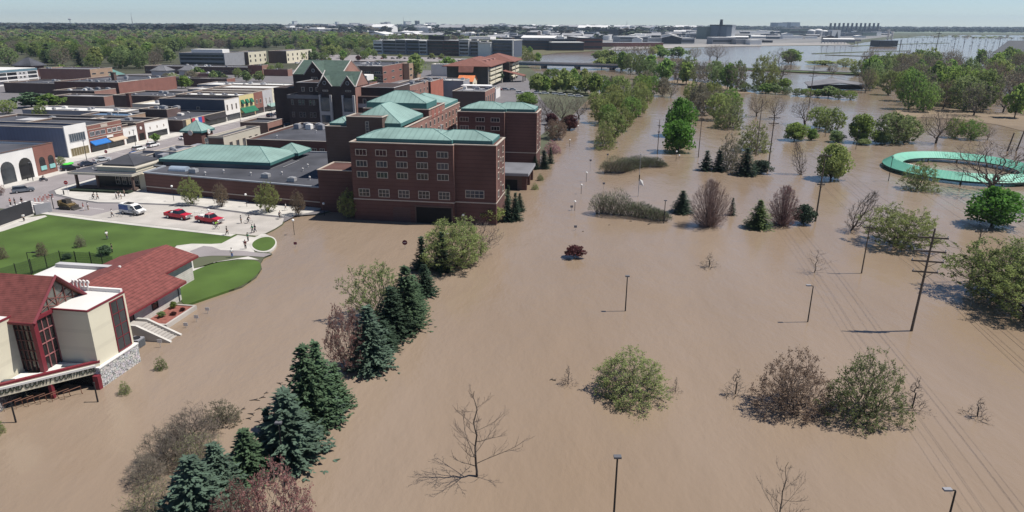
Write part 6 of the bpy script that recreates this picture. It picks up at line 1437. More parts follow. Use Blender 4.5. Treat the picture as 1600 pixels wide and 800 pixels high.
# flagpole
p = G(997, 307); fp = thing('flagpole', 'grey flagpole with a limp flag low on the pole', 'flagpole', p); hf = hgt(p, 240)
MB().cyl(0, 0, -1, hf, .08, .05).ball(0, 0, hf, .12).build('pole', lgrey, fp); MB().tube([(-.6, 0, hf - .3), (7.4, 0, hf - .5)], .03, 4).build('yard_arm', lgrey, fp)
fg = MB(); fg.face([(.08, 0, 4.4), (.9, .2, 3.9), (1.2, -.1, 2.6), (.1, 0, 3.0)]); fg.face([(.1, 0, 3.0), (1.2, -.1, 2.6), (.9, .2, 3.9), (.08, 0, 4.4)]); fg.build('flag', white, fp); MB().box(-.1, .1, -.2, .1, 4.0, 5.4).build('halyard_box', black, fp)
# power poles
def power_pole(bx, by, h, label, arms=((.3, 2.1), (1.6, 1.9), (3.0, 1.9), (4.4, 1.5)), lean=(0, 0), rz=0.0, z=0.0, r=.2, loc=None):
    p = G(bx, by, z) if loc is None else Vector(loc); o = thing('power_pole', label, 'power pole', p, rz)
    o.rotation_euler = (lean[0], lean[1], rz)
    MB().cyl(0, 0, -1.5, h, r, r * .6, 8).build('pole', wood, o)
    for dz, hw in arms:
        am = MB().box(-hw, hw, -.09, .09, h - dz - .1, h - dz + .1); am.tube([(-hw * .6, -.1, h - dz - .05), (0, -.15, h - dz - .8)], .035, 4).tube([(hw * .6, -.1, h - dz - .05), (0, -.15, h - dz - .8)], .035, 4)
        ob = am.build('cross_arm', wood, o); ins = MB()
        for x in (-hw + .1, 0 if dz > 1 else hw * .3, hw - .1): ins.cyl(x, 0, h - dz + .1, h - dz + .38, .07, .05, 6)
        ins.build('insulators', lgrey, ob)
    return o, p
PA, PB = G(1274, 346), G(1424, 517)
rzp = math.atan2((PB - PA).y, (PB - PA).x) + math.pi / 2
oB, _ = power_pole(0, 0, 14.8, 'tall leaning power pole with four cross arms at the right', loc=PB, rz=rzp, lean=(0, R(1)), arms=((1.3, 1.9), (3.2, 2.0), (4.6, 2.0), (6.1, 1.6)))
oA, _ = power_pole(0, 0, 14.6, 'leaning power pole behind the plum coloured tree', loc=PA, rz=rzp, arms=((.4, 1.2), (6.5, .8)))
PD = PA + (PA - PB) * 1.05
power_pole(0, 0, 15, 'power pole next to the round olive tree farther along the line', loc=PD, rz=rzp, arms=((.4, 1.6), (2, 1.4)))
power_pole(1346, 427, 8.7, 'thin leaning pole left of the big olive willow', arms=((.6, .9),), rz=rzp, r=.13)
power_pole(1027, 241, 11.2, 'thin power pole left of the bright green pair', arms=((2, .5), (4, .4)), r=.15); power_pole(1091, 246, 14.6, 'thin power pole right of the bright green pair', arms=((.5, .5), (2.4, .6)), r=.15)
power_pole(1181, 244, 18, 'slanting power pole beside the twiggy trees', arms=((9, .7),), r=.17); power_pole(1264, 165, 20, 'power pole with three short arms before the far levee', arms=((1, 3.2), (3, 2.6), (5, 2.2)), r=.25)
power_pole(1289, 214, 6.5, 'short pole between the olive trees', arms=(), r=.12); power_pole(1515, 440, 9, 'thin grey pole within the large olive willow', arms=((.4, 1.0),), r=.13); power_pole(984, 186, 13, 'thin pole in the flooded avenue', arms=(), r=.14)
power_pole(1574, 236, 6.2, 'short slanted post right of the ring shaped roof', arms=(), r=.3, lean=(0, R(8))); power_pole(1588, 236, 13.5, 'slanted pole with a lamp right of the ring shaped roof', arms=((.4, .8),), r=.25, lean=(0, R(9)))
wire_m = M('wire_dark', (.05, .045, .045), .6)
def wires(a, b, lines, label, sagk=.02, r=.014, name='power_line'):
    dirv = (b[0] - a[0]); perp = Vector((-dirv.y, dirv.x, 0)).normalized()
    for k, (off, za, zb) in enumerate(lines):
        p, q_ = a[0] + perp * off, b[0] + perp * off; L = (q_ - p).length; pts = []
        for i in range(25):
            t = i / 24; c = p.lerp(q_, t); c.z = za + (zb - za) * t - 4 * sagk * L * t * (1 - t); pts.append(c)
        o = MB().tube(pts, r, 4, caps=False).build(name, wire_m); tag(o, label, 'wire', label)
PC = PB + (PB - PA) * 1.0
LN = [(-1.8, 13.6, 13.6), (.2, 13.6, 13.6), (1.8, 13.6, 13.6), (-1.9, 11.7, 11.7), (1.9, 11.7, 11.7), (-1.9, 10.3, 10.3), (1.9, 10.3, 10.3), (0, 8.2, 8.2)]
wires((PB,), (PC,), LN, 'dark wire running from the tall power pole out over the lower right corner', .012)
wires((PA,), (PB,), LN, 'dark wire strung between the tall power pole and the pole behind the plum coloured tree', .014)
wires((PD,), (PA,), LN[:5], 'dark wire running back past the round olive tree', .014)
off2 = Vector((19, 6, 0)); wires((PA + off2,), (PC + off2,), [(-1.5, 13, 13), (0, 13.2, 13.2), (1.5, 13, 13), (-1.2, 11, 11), (1.2, 11, 11), (0, 9, 9)], 'pale wire crossing in front of the large olive willow', .01)
wires((G(1264, 165),), (G(1588, 236) + Vector((60, 10, 0)),), [(0, 18.5, 13), (1, 16.8, 11), (-1, 16, 10)], 'thin wire crossing the big flooded grove', .012, .03)

# ------------------------------------------------------------------ vehicles
tyre = M('tyre_rubber', (.02, .02, .021), .9); rim = M('wheel_rim', (.5, .5, .52), .35, metal=.6); cglass = M('car_glass', (.015, .018, .022), .05, .1, 1, spec=.7); lampw = M('headlamp', (.75, .75, .72), .2); lampr = M('tail_lamp', (.4, .02, .02), .3)
chrome = M('bumper_grey', (.33, .33, .34), .4, metal=.4)
def loft(mb, prof, hw, inset=0.06, z_in=None):
    """closed side profile (x, z) given width hw, with slightly narrower top"""
    zmin, zmax = min(p[1] for p in prof), max(p[1] for p in prof)
    def w_(z): return hw - inset * max(0, (z - zmin) / (zmax - zmin + 1e-6)) ** 1.5 if z_in is None else (hw if z < z_in else hw - inset * (z - z_in) / (zmax - z_in))
    a = [(x, -w_(z), z) for x, z in prof]; b = [(x, w_(z), z) for x, z in prof]
    mb.face(a); mb.face(b[::-1])
    for i in range(len(prof)): j = (i + 1) % len(prof); mb.face([a[j], a[i], b[i], b[j]])
    return mb
def wheels(o, xs, hw, r=.34):
    for x in xs:
        for s in (-1, 1):
            w_ = MB().tube([(x, s * (hw - .2), r), (x, s * (hw + .01), r)], r, 14).build('wheel', tyre, o); MB().tube([(x, s * (hw + .012), r), (x, s * (hw + .03), r)], r * .58, 12).build('rim', rim, w_)
def car(label, loc, rz, paint_m, kind='suv', name='parked_car', cat='car', group=None):
    o = thing(name, label, cat, loc, rz, group); hw = .92
    if kind == 'suv':
        body = [(-2.3, .35), (2.25, .35), (2.32, .6), (2.25, .88), (1.2, 1.02), (-2.25, 1.08), (-2.33, .7)]; top = [(1.2, 1.0), (.45, 1.52), (-1.5, 1.6), (-2.1, 1.45), (-2.28, 1.04)]; ax = (-1.4, 1.4)
    else:
        body = [(-2.3, .33), (2.25, .33), (2.32, .55), (2.2, .78), (1.0, .92), (-1.6, .96), (-2.28, .9), (-2.34, .6)]; top = [(1.05, .9), (.35, 1.36), (-.9, 1.4), (-1.75, .95)]; ax = (-1.4, 1.4)
    loft(MB(), body, hw, .08).build('body', paint_m, o); loft(MB(), top, hw - .06, .2).build('cabin', cglass, o)
    rf = [(x, z) for x, z in top if z > 1.3]; xs = [p[0] for p in rf]; z1 = max(p[1] for p in rf); MB().box(min(xs) + .05, max(xs) - .05, -hw + .27, hw - .27, z1 - .06, z1 + .05).build('roof', paint_m, o)
    for s in (-1, 1):
        MB().box(2.2, 2.34, s * .62 - .2, s * .62 + .2, .62, .8).build('headlight', lampw, o); MB().box(-2.36, -2.24, s * .66 - .16, s * .66 + .16, .7, .92).build('tail_light', lampr, o); MB().box(.75, .95, s * (hw - .02) - .1, s * (hw - .02) + .1, .98, 1.12).build('mirror', paint_m, o)
    wheels(o, ax, hw); return o
def pickup(label, loc, rz, rack=False, group=None):
    red = M('truck_red', (.5, .012, .035), .3, .06, .5, spec=.5); o = thing('pickup_truck', label, 'pickup truck', loc, rz, group); hw = 1.0
    loft(MB(), [(-.55, .5), (2.95, .5), (3.05, .75), (2.98, 1.12), (1.5, 1.24), (-.55, 1.26)], hw, .06).build('body', red, o)
    b = MB(); b.box(-3.0, -.55, -hw, -hw + .1, .55, 1.25).box(-3.0, -.55, hw - .1, hw, .55, 1.25).box(-3.0, -2.9, -hw + .1, hw - .1, .55, 1.25).box(-2.9, -.55, -hw + .1, hw - .1, .55, .72); b.build('bed', red, o)
    loft(MB(), [(1.5, 1.22), (.85, 1.86), (-.4, 1.9), (-.52, 1.24)], hw - .08, .2).build('cabin', cglass, o); MB().box(-.38, .82, -.72, .72, 1.86, 1.95).build('roof', red, o)
    MB().box(2.98, 3.14, -.95, .95, .48, .72).build('bumper', chrome, o); MB().box(3.0, 3.06, -.5, .5, .75, 1.06).build('grille', chrome, o)
    for s in (-1, 1): MB().box(2.96, 3.08, s * .74 - .2, s * .74 + .2, .8, 1.02).build('headlight', lampw, o); MB().box(-3.03, -2.98, s * .85 - .1, s * .85 + .1, .8, 1.15).build('tail_light', lampr, o)
    wheels(o, (-1.9, 2.0), hw, .4)
    if rack:
        rk = MB()
        for x in (-2.8, -1.6, -.6, .9):
            for s in (-1, 1): rk.tube([(x, s * .9, 1.25), (x, s * .9, 2.15)], .035, 5)
            rk.tube([(x, -.9, 2.15), (x, .9, 2.15)], .035, 5)
        for s in (-1, 1): rk.tube([(-2.9, s * .9, 2.15), (1.1, s * .9, 2.15)], .04, 5)
        rk.build('ladder_rack', white, o); MB().box(-2.4, -.9, -.7, .7, .75, 1.5).build('tool_box', white, o)
    else: MB().box(-1.2, -.62, -.85, .85, .75, 1.5).build('tool_box', white, o); MB().box(-2.0, -1.3, -.7, .7, .73, 1.35).build('load', black, o)
    return o
dS = lambda s, t: T(s, t, .32)
sdir = TOWN + R(-9)
def at_px(x, y): return G(x, y, .32)
pickup('red pickup truck with a dark load, behind the racked one', at_px(279, 341), sdir - R(3)); pickup('red pickup truck with a white ladder rack, nearest the cyclist', at_px(328, 347.5), sdir - R(3), True)
# news van
vn = thing('wrapped_van', 'white van with blue and grey picture wrap parked on the street', 'van', at_px(208, 334), sdir - R(3)); vw = white; vb = M('van_blue', (.06, .11, .3), .4, .3, 1.5); vg = M('van_wrap_grey', (.33, .36, .42), .4, .5, 1.2)
loft(MB(), [(-2.9, .45), (2.7, .45), (2.95, .7), (2.9, 1.05), (2.1, 1.25), (-2.9, 1.3)], 1.02, .04).build('body', vw, vn); loft(MB(), [(2.1, 1.25), (1.35, 2.05), (.6, 2.25), (-2.7, 2.3), (-2.88, 1.3)], 1.0, .12).build('cabin', vw, vn)
for s in (-1, 1):
    MB().box(-.08, 1.4, s * 1.03 - .012, s * 1.03 + .012, .75, 1.22).build('wrap', vg, vn); MB().box(-2.8, -.1, s * 1.0 - .015, s * 1.0 + .015, 1.0, 2.05).build('wrap', vb, vn); MB().box(.55, 1.5, s * .955 - .02, s * .955 + .02, 1.32, 1.85).build('side_window', cglass, vn)
    MB().box(2.85, 2.97, s * .72 - .2, s * .72 + .2, .75, 1.0).build('headlight', lampw, vn); MB().box(1.55, 1.75, s * 1.15 - .1, s * 1.15 + .1, 1.3, 1.55).build('mirror', black, vn)
ws = MB(); ws.face([(2.12, -.86, 1.28), (2.12, .86, 1.28), (1.4, .78, 2.03), (1.4, -.78, 2.03)]); ws.build('windscreen', cglass, vn); MB().box(2.88, 2.99, -.5, .5, .6, 1.0).build('grille', chrome, vn); MB().box(-1.6, .2, -.6, .6, 2.29, 2.42).build('roof_deck', black, vn)
wheels(vn, (-1.75, 1.85), 1.02, .37)
silver = M('car_grey_paint', (.12, .135, .155), .3, .05, .5, spec=.6); navy = M('car_navy_paint', (.02, .028, .05), .3, .05, .5, spec=.6); blk = M('car_black_paint', (.012, .012, .014), .3, .05, .5, spec=.6); wht = M('car_white_paint', (.75, .75, .74), .3, .03, .5, spec=.5); rdp = M('car_red_paint', (.35, .02, .03), .3, .05, .5)
car('grey crossover driving across the junction', at_px(37, 300), TOWN + R(48), silver, 'suv', 'moving_car')
c_ = car('black car with a bright green roof load parked by the arcade', at_px(110, 266), TOWN + R(60), blk, 'suv'); MB().ball(-.4, 0, 1.8, 1.3, .75, .38).ball(.5, .2, 1.9, .8, .6, .35).build('roof_load', M('lime_cover', (.08, .55, .06), .6), c_)
car('dark navy car parked beside the black one', at_px(137, 259), TOWN + R(62), navy, 'sedan'); car('silver car parked past the navy one', at_px(160, 252), TOWN + R(62), M('car_silver_paint', (.42, .44, .46), .3, .04, .5), 'sedan')
wv = car('long white car parked along the awnings', T(-121, 63, .32), TOWN + R(86), wht, 'suv'); car('second white car parked along the awnings', T(-121, 70, .32), TOWN + R(88), wht, 'suv')
car('blue pickup shaped car past the stop sign', T(-114.5, 53, .32), TOWN + R(84), M('car_blue_paint', (.03, .1, .3), .3), 'suv')
for k, (s, t, m_, lab) in enumerate(((-120, 86, wht, 'white car by the white corner shop'), (-120, 92, rdp, 'dark red car by the white corner shop'), (-107.5, 84, wht, 'white car at the east kerb by the clock pavilion'), (-120.5, 150, navy, 'dark car under the green awning'), (-120.5, 157, silver, 'grey car under the green awning'), (-120.5, 166, wht, 'white car before the cream shops'), (-110, 140, wht, 'white car in the middle of the main street'), (-97, 122, blk, 'black car by the small brick building'), (-97, 128, silver, 'silver car by the small brick building'), (-100, 116, silver, 'grey car behind the low brick building'))): car(lab, T(s, t, .33), TOWN + R(88 if s < -100 else 20), m_, 'suv' if k % 2 else 'sedan')
for k, (x, y) in enumerate(((812, 146), (826, 147), (840, 146.5), (852, 147), (868, 148), (878, 149), (893, 151), (905, 152))): car('white vehicle parked in the riverside car park', G(x, y, .35), TOWN + R(10), wht, 'suv', group='white vehicles in the riverside car park')
PK = [wht, silver, navy, rdp, blk, M('car_silver_paint', (.4, .4, .4))]
lot = [(x, y) for y in (93, 96, 99) for x in range(462, 520, 7)] + [(x, 92) for x in range(560, 700, 9)] + [(x, 158) for x in (282, 290, 300)] + [(x, 141) for x in (770, 780, 790, 800)]
for x, y in lot: car('small car in the far car parks behind the roofs', G(x + rnd.uniform(-2, 2), y + rnd.uniform(-.6, .6), .33), TOWN + R(rnd.choice((0, 90, 80))), rnd.choice(PK), rnd.choice(('suv', 'sedan')), group='cars in the far car parks')
# tracked skid loader
sk = thing('tracked_loader', 'dirty yellow tracked loader parked on the asphalt', 'loader', at_px(107, 326), sdir + R(3)); yl = M('loader_yellow', (.15, .105, .045), .7, .3, 1); dk = M('loader_dark', (.05, .045, .04), .8, .3, 1)
for s in (-1, 1):
    pr = [(-1.5, .2), (-1.1, 0), (1.2, 0), (1.6, .3), (1.3, .7), (-1.2, .75)]; mb = MB(); a = [(x, s * .95 - .2, z) for x, z in pr]; b = [(x, s * .95 + .2, z) for x, z in pr]; mb.face(a); mb.face(b[::-1]); [mb.face([a[i], b[i], b[(i + 1) % 6], a[(i + 1) % 6]]) for i in range(6)]; mb.build('track', dk, sk)
loft(MB(), [(-1.7, .5), (1.3, .5), (1.4, 1.1), (.5, 1.3), (-1.7, 1.5)], .8, .1).build('body', yl, sk); loft(MB(), [(.6, 1.2), (.5, 2.2), (-.7, 2.25), (-.8, 1.3)], .72, .08).build('cab', dk, sk); MB().box(-1.9, -1.3, -.85, .85, .6, 1.9).build('engine_cover', yl, sk)
for s in (-1, 1): MB().tube([(-1.2, s * .95, 1.7), (.8, s * 1.0, 1.3), (1.9, s * .95, .5)], .1, 5).build('lift_arm', yl, sk)
mb = MB(); pr = [(1.8, .1), (2.7, .05), (2.6, .2), (2.0, .3), (2.0, .9), (1.85, .9)]; a = [(x, -1.0, z) for x, z in pr]; b = [(x, 1.0, z) for x, z in pr]; mb.face(a); mb.face(b[::-1]); [mb.face([a[i], b[i], b[(i + 1) % 6], a[(i + 1) % 6]]) for i in range(6)]; mb.build('bucket', dk, sk)
def motorbike(label, loc, rz):
    o = thing('motorcycle', label, 'motorcycle', loc, rz)
    for x in (-.7, .75): w_ = MB().tube([(x, -.07, .33), (x, .07, .33)], .33, 14).build('wheel', tyre, o); MB().tube([(x, -.075, .33), (x, .075, .33)], .2, 10).build('rim', rim, w_)
    loft(MB(), [(-.5, .4), (.45, .35), (.5, .75), (.1, .95), (-.3, .8), (-.75, .85), (-.9, .75)], .17, .04).build('body', navy, o); MB().tube([(.75, 0, .33), (.55, 0, .95), (.4, -.35, 1.05)], .035).tube([(.55, 0, .95), (.4, .35, 1.05)], .03).build('fork', chrome, o); MB().box(-.75, -.05, -.16, .16, .8, .9).build('saddle', black, o)
def bicycle(label, loc, rz):
    o = thing('bicycle', label, 'bicycle', loc, rz); an8 = lin(0, 2 * math.pi, 17)
    for x in (-.5, .52): MB().tube([(x + .33 * math.cos(a), 0, .33 + .33 * math.sin(a)) for a in an8], .022, 5).build('wheel', tyre, o)
    MB().tube([(-.5, 0, .33), (-.15, 0, .85), (.35, 0, .82), (-.05, 0, .3), (-.15, 0, .85)], .02, 5).tube([(-.5, 0, .33), (-.05, 0, .3)], .02, 5).tube([(.52, 0, .33), (.36, 0, .95)], .02, 5).build('frame', chrome, o); MB().tube([(.36, -.25, 1.0), (.36, .25, 1.0)], .02, 5).build('handlebar', black, o); MB().box(-.28, -.02, -.07, .07, .88, .94).build('saddle', black, o)
    return o

# ------------------------------------------------------------------ people
skin = M('skin', (.42, .26, .19), .7, .05)
def skin_mesh(name, verts, edges, rad, mat, sub=1):
    me = bpy.data.meshes.new(name); me.from_pydata(verts, edges, []); o = bpy.data.objects.new(name, me); col.objects.link(o)
    o.modifiers.new('s', 'SKIN')
    for i, r_ in enumerate(rad): me.skin_vertices[0].data[i].radius = (r_, r_) if not isinstance(r_, tuple) else r_
    me.skin_vertices[0].data[0].use_root = True
    if sub: o.modifiers.new('d', 'SUBSURF').levels = sub
    dg = bpy.context.evaluated_depsgraph_get(); m2 = bpy.data.meshes.new_from_object(o.evaluated_get(dg)); m2.name = name
    bpy.data.objects.remove(o); m2.materials.clear(); m2.materials.append(mat); m2.polygons.foreach_set('use_smooth', [True] * len(m2.polygons)); return m2
def person_meshes(pose):
    if pose == 'ride':
        J = {'pel': (-.15, 0, .98), 'che': (.12, 0, 1.32), 'nec': (.22, 0, 1.47), 'hed': (.3, 0, 1.64), 'kl': (.22, .11, .78), 'al': (.02, .11, .36), 'tl': (.16, .11, .3), 'kr': (.12, -.11, .62), 'ar': (-.1, -.11, .2), 'tr': (.04, -.11, .14), 'sl': (.15, .19, 1.38), 'el': (.34, .24, 1.18), 'hl': (.5, .22, 1.06), 'sr': (.15, -.19, 1.38), 'er': (.34, -.24, 1.18), 'hr': (.5, -.22, 1.06)}
    else:
        k = {'stand': 0, 'walk': .22}[pose]
        J = {'pel': (0, 0, .93), 'che': (.01, 0, 1.3), 'nec': (.02, 0, 1.5), 'hed': (.04, 0, 1.66), 'kl': (k * .9 + .02, .1, .5), 'al': (k * .8, .1, .09), 'tl': (k * .8 + .17, .1, .04), 'kr': (-k * .5 + .02, -.1, .5), 'ar': (-k * 1.4, -.1, .1 + k * .2), 'tr': (-k * 1.4 + .16, -.1, .04), 'sl': (.01, .19, 1.42), 'el': (-k * .6, .25, 1.15), 'hl': (.1 - k * .4, .25, .9), 'sr': (.01, -.19, 1.42), 'er': (k * .5, -.25, 1.15), 'hr': (k + .1, -.25, .93)}
    N_ = list(J); E = [('pel', 'che'), ('che', 'nec'), ('nec', 'hed'), ('pel', 'kl'), ('kl', 'al'), ('al', 'tl'), ('pel', 'kr'), ('kr', 'ar'), ('ar', 'tr'), ('che', 'sl'), ('sl', 'el'), ('el', 'hl'), ('che', 'sr'), ('sr', 'er'), ('er', 'hr')]
    RB = dict(pel=(.14, .11), che=(.15, .1), nec=.06, hed=.105, kl=.065, al=.045, tl=.04, kr=.065, ar=.045, tr=.04, sl=.065, el=.05, hl=.04, sr=.065, er=.05, hr=.04)
    def sub_(keys, ed, f, add=.012):
        ks = [k for k in N_ if k in keys]; ix = {k: i for i, k in enumerate(ks)}
        return [J[k] for k in ks], [(ix[a], ix[b]) for a, b in ed if a in ix and b in ix], [tuple(q_ * f + add for q_ in RB[k]) if isinstance(RB[k], tuple) else RB[k] * f + add for k in ks]
    v, e_, r_ = sub_(N_, E, 1, 0); body = skin_mesh('body', v, e_, r_, skin)
    v, e_, r_ = sub_(('pel', 'che', 'sl', 'el', 'sr', 'er'), E, 1.05, .018); shirt = skin_mesh('shirt', v, e_, r_, white)
    v, e_, r_ = sub_(('pel', 'kl', 'al', 'kr', 'ar'), E, 1.05, .016); tro = skin_mesh('trousers', v, e_, r_, navy)
    hx, hy, hz = J['hed']; hair = MB().ball(hx - .02, hy, hz + .05, .115, .105, .11, 10, 6).mesh('hair', black, True)
    face = MB()
    for s in (-1, 1): face.ball(hx + .1, s * .035, hz + .01, .012, n=6, m=4)
    face.box(hx + .1, hx + .125, -.012, .012, hz - .03, hz).box(hx + .097, hx + .105, -.03, .03, hz - .065, hz - .055)
    hand = MB()
    for s in 'lr':
        p = Vector(J['h' + s]); d = (p - Vector(J['e' + s])).normalized()
        for f in range(4): a = p + Vector(((f - 1.5) * .02, 0, 0)); hand.tube([a, a + d * .05, a + d * .085 + Vector((.01, 0, 0))], [.011, .01, .007], 5)
        hand.tube([p + Vector((.03, 0, .01)), p + Vector((.05, 0, .0)) + d * .04], [.012, .009], 5)
    return body, shirt, tro, hair, face.mesh('face', M('face_marks', (.12, .05, .04), .7)), hand.mesh('hands', skin)
PM = {k: person_meshes(k) for k in ('stand', 'walk', 'ride')}
CL = {n: M('cloth_' + n, c, .85, .08, 3) for n, c in dict(white=(.72, .71, .69), black=(.02, .02, .022), red=(.35, .03, .04), green=(.06, .28, .16), navy=(.025, .03, .06), grey=(.2, .2, .21), lime=(.3, .75, .05), maroon=(.14, .04, .04), tan=(.3, .24, .17), blue=(.08, .16, .38), pink=(.55, .22, .3)).items()}
def person(label, loc, rz, pose, top, legs):
    o = thing('person', label, 'person', loc, rz)
    b, s, t, h_, f, hd = PM[pose]
    bo = put('body', b, o)
    for nm, me, mt in (('shirt', s, CL[top]), ('trousers', t, CL[legs]), ('hair', h_, None), ('face', f, None), ('hands', hd, None)):
        c = put(nm, me, o if nm in ('shirt', 'trousers', 'hair') else bo)
        if mt: c.material_slots[0].link = 'OBJECT'; c.material_slots[0].material = mt
    return o
for x, y, pose, top, legs, dg_, lab, z in ((176, 339, 'walk', 'white', 'navy', 200, 'person in a white shirt walking left of the wrapped van', .43), (168, 374, 'stand', 'white', 'grey', 150, 'person in white standing alone on the lawn', .37), (176, 395, 'stand', 'black', 'black', 200, 'person in black beside the round shrub on the lawn', .37), (38, 346, 'stand', 'white', 'black', 120, 'person in white leaning at the dark screen wall', .37),
                                        (131, 329, 'stand', 'red', 'white', 30, 'child in red near the wrapped van, left of two', .34), (138, 328, 'stand', 'white', 'tan', 60, 'person in white behind the loader, right of two', .34), (355, 367, 'walk', 'black', 'black', 20, 'person in black walking at the lawn corner', .43), (377, 349, 'stand', 'grey', 'black', 40, 'person in grey standing on the open street', .34), (395, 364, 'walk', 'green', 'grey', 220, 'person in green walking, left one of a pair', .34), (399, 363, 'walk', 'navy', 'navy', 220, 'person in dark blue walking, right one of a pair', .34),
                                        (388, 377, 'stand', 'green', 'navy', 240, 'person in teal green on the pale path', .36), (384, 389, 'stand', 'maroon', 'black', 100, 'person in maroon on the pale path', .36), (363, 402, 'stand', 'white', 'blue', 130, 'person in a white shirt standing on the drive near the lawn island', .36), (447, 329, 'walk', 'white', 'white', 190, 'person in white walking on the pavement at the wing', .43), (17, 321, 'stand', 'red', 'black', 0, 'person in red behind the dark screen wall', .43), (24, 321, 'stand', 'navy', 'black', 60, 'person in dark blue behind the dark screen wall', .43), (35, 320, 'stand', 'black', 'grey', 90, 'person in black farthest right behind the dark screen wall', .43),
                                        (182, 311, 'stand', 'white', 'black', 50, 'person in white at the entrance pavilion, left one of a group', .43), (186, 309, 'stand', 'black', 'grey', 120, 'person in black at the entrance pavilion', .43), (190, 311, 'stand', 'white', 'tan', 200, 'person in white at the entrance pavilion, right one of a group', .43), (195, 307, 'stand', 'tan', 'navy', 240, 'person in tan near the pavilion end wall', .43), (153, 312, 'walk', 'black', 'black', 10, 'person in black pushing a bicycle before the pavilion', .34), (60, 265, 'stand', 'black', 'black', 0, 'person in black on the arcade plaza', .43), (232, 228, 'stand', 'pink', 'blue', 0, 'person in pink on the pavement before the narrow brick shop', .43)):
    person(lab, G(x, y, z), R(dg_), pose, top, legs)
b_ = G(338, 357.5, .34); bicycle('bicycle under the cyclist in lime', b_, sdir); person('person in a lime jacket riding a bicycle beside the red trucks', b_, sdir, 'ride', 'lime', 'grey')
b_ = G(388, 349, .34); bicycle('bicycle of the rider in black on the open street', b_, R(20)); person('person in black riding a bicycle on the open street', b_, R(20), 'ride', 'black', 'navy')
b_ = G(437, 342, .34); bicycle('bicycle of the rider at the water edge', b_, R(75)); person('person in dark clothes on a bicycle at the water edge', b_, R(75), 'ride', 'navy', 'black')
b_ = G(146, 312, .34); bicycle('bicycle of the rider before the entrance pavilion', b_, R(30)); person('person in black riding before the entrance pavilion', b_, R(30), 'ride', 'black', 'black')
bicycle('bicycle left standing behind the wrapped van', G(187, 338, .43), R(160))
b_ = G(68, 283, .33); motorbike('dark motorcycle crossing the junction', b_, R(10)); person('person in black riding the motorcycle', b_ + Vector((-.1, 0, -.08)), R(10), 'ride', 'black', 'black')
# barriers, bins, bollards, planters on the junction
for k, (x, y) in enumerate(((60, 317), (68, 314), (76, 311))):
    o = thing('barrier', 'red and white road barrier closing the street', 'barrier', G(x, y, .33), TOWN + R(25), 'barriers across the street')
    for q_ in (-.9, .9): MB().box(q_ - .04, q_ + .04, -.3, .3, 0, .08).box(q_ - .03, q_ + .03, -.03, .03, .08, 1.1).build('leg', white, o)
    for z in (.35, .65, .95):
        for i in range(6): MB().box(-1.1 + i * .36, -1.1 + (i + 1) * .36, -.03, .03, z, z + .17).build('board', M('barrier_red', (.5, .1, .06), .6) if i % 2 else white, o)
for x, y, lab in ((100, 304, 'dark bollard left of the stop sign'), (44, 282, 'dark bollard on the arcade plaza'), (32, 339, 'dark bollard beside the lawn end of the screen wall')):
    o = thing('bollard', lab, 'bollard', G(x, y, .43)); MB().cyl(0, 0, 0, .9, .14, n=10).build('post', black, o); MB().ball(0, 0, .92, .16, n=10).build('cap', black, o)
for x, y, ty, lab in ((84, 326, 305, 'black pole at the corner of the lawn street'), (52, 283, 254, 'black post on the arcade plaza'), (136, 252, 220, 'tall black lamp pole before the white glazed hall'), (214, 238, 203, 'tall black lamp pole before the white shop'), (302, 212, 182, 'black lamp pole by the low dark shop'), (425, 186, 158, 'black lamp pole by the pale awning'), (377, 200, 178, 'black lamp pole by the black awnings'), (209, 338, 330, 'slim black post at the lawn kerb')): pole_lamp(x, y, ty, lab, .33)
pl = thing('planter', 'round kerbed planter with dark earth on the arcade plaza', 'planter', G(14, 280, .43)); MB().cyl(0, 0, 0, .4, 3.2, n=24).build('kerb', conc2, pl); MB().cyl(0, 0, .4, .46, 2.8, n=24).build('earth', M('dark_mulch', (.07, .045, .04), .95), pl)
# ------------------------------------------------------------------ works and town on the far plain
dkb = M('works_brown', (.075, .055, .05), .9, .2, .02); wgr = M('works_grey', (.3, .3, .31), .8, .2, .02); wwh = M('works_white', (.7, .69, .67), .8, .08, .02); wgn = M('works_green_grey', (.15, .19, .17), .8, .15, .02); wbl = M('works_blue_grey', (.13, .16, .2), .8, .15, .02); wdk = M('works_dark', (.04, .045, .055), .8, .2, .02); wrd = M('works_red', (.23, .1, .08), .9, .15, .02)
def far_at(x0, x1, by, ty, z=.4):
    a, b = G(x0, by, z), G(x1, by, z); h = hgt((a + b) / 2, ty); return a, b, h
def hall(x0, x1, by, ty, m, label, dep=40, roof=None, bands=0, name='works_hall', extra=None, stack=()):
    a, b, h = far_at(x0, x1, by, ty); d = b - a; L = d.length
    o = thing(name, label, name.replace('_', ' '), a, math.atan2(d.y, d.x))
    MB().box(0, L, 0, dep, 0, h).build('wall', m, o); MB().box(-.4, L + .4, -.4, dep + .4, h + .002, h + h * .06 + .3).build('roof', roof or wgr, o)
    for k in range(bands):
        z = h * (k + .35) / bands; MB().box(L * .02, L * .98, -.25, 0, z, z + h * .3 / bands).build('window_band', wdk, o)
    for (fx, fw, fh, mm) in (extra or ()): MB().box(L * fx, L * (fx + fw), dep * .25, dep * .75, h + h * .06 + .3, h * (1 + fh)).build('roof_house', mm, o)
    for (fx, fh, r_) in stack: MB().cyl(L * fx, dep * .5, h, h * fh, r_, r_ * .75, 10).build('stack', wdk, o)
    return o
hall(798, 862, 78, 64, dkb, 'long dark brown works office, left half, across the river', 40, wdk, 3); hall(862, 912, 79, 67, dkb, 'long dark brown works office with a pale roof edge, right half', 40, felt3, 2); hall(845, 905, 71, 62, dkb, 'dark brown slab behind the long works office', 30, wdk, 2)
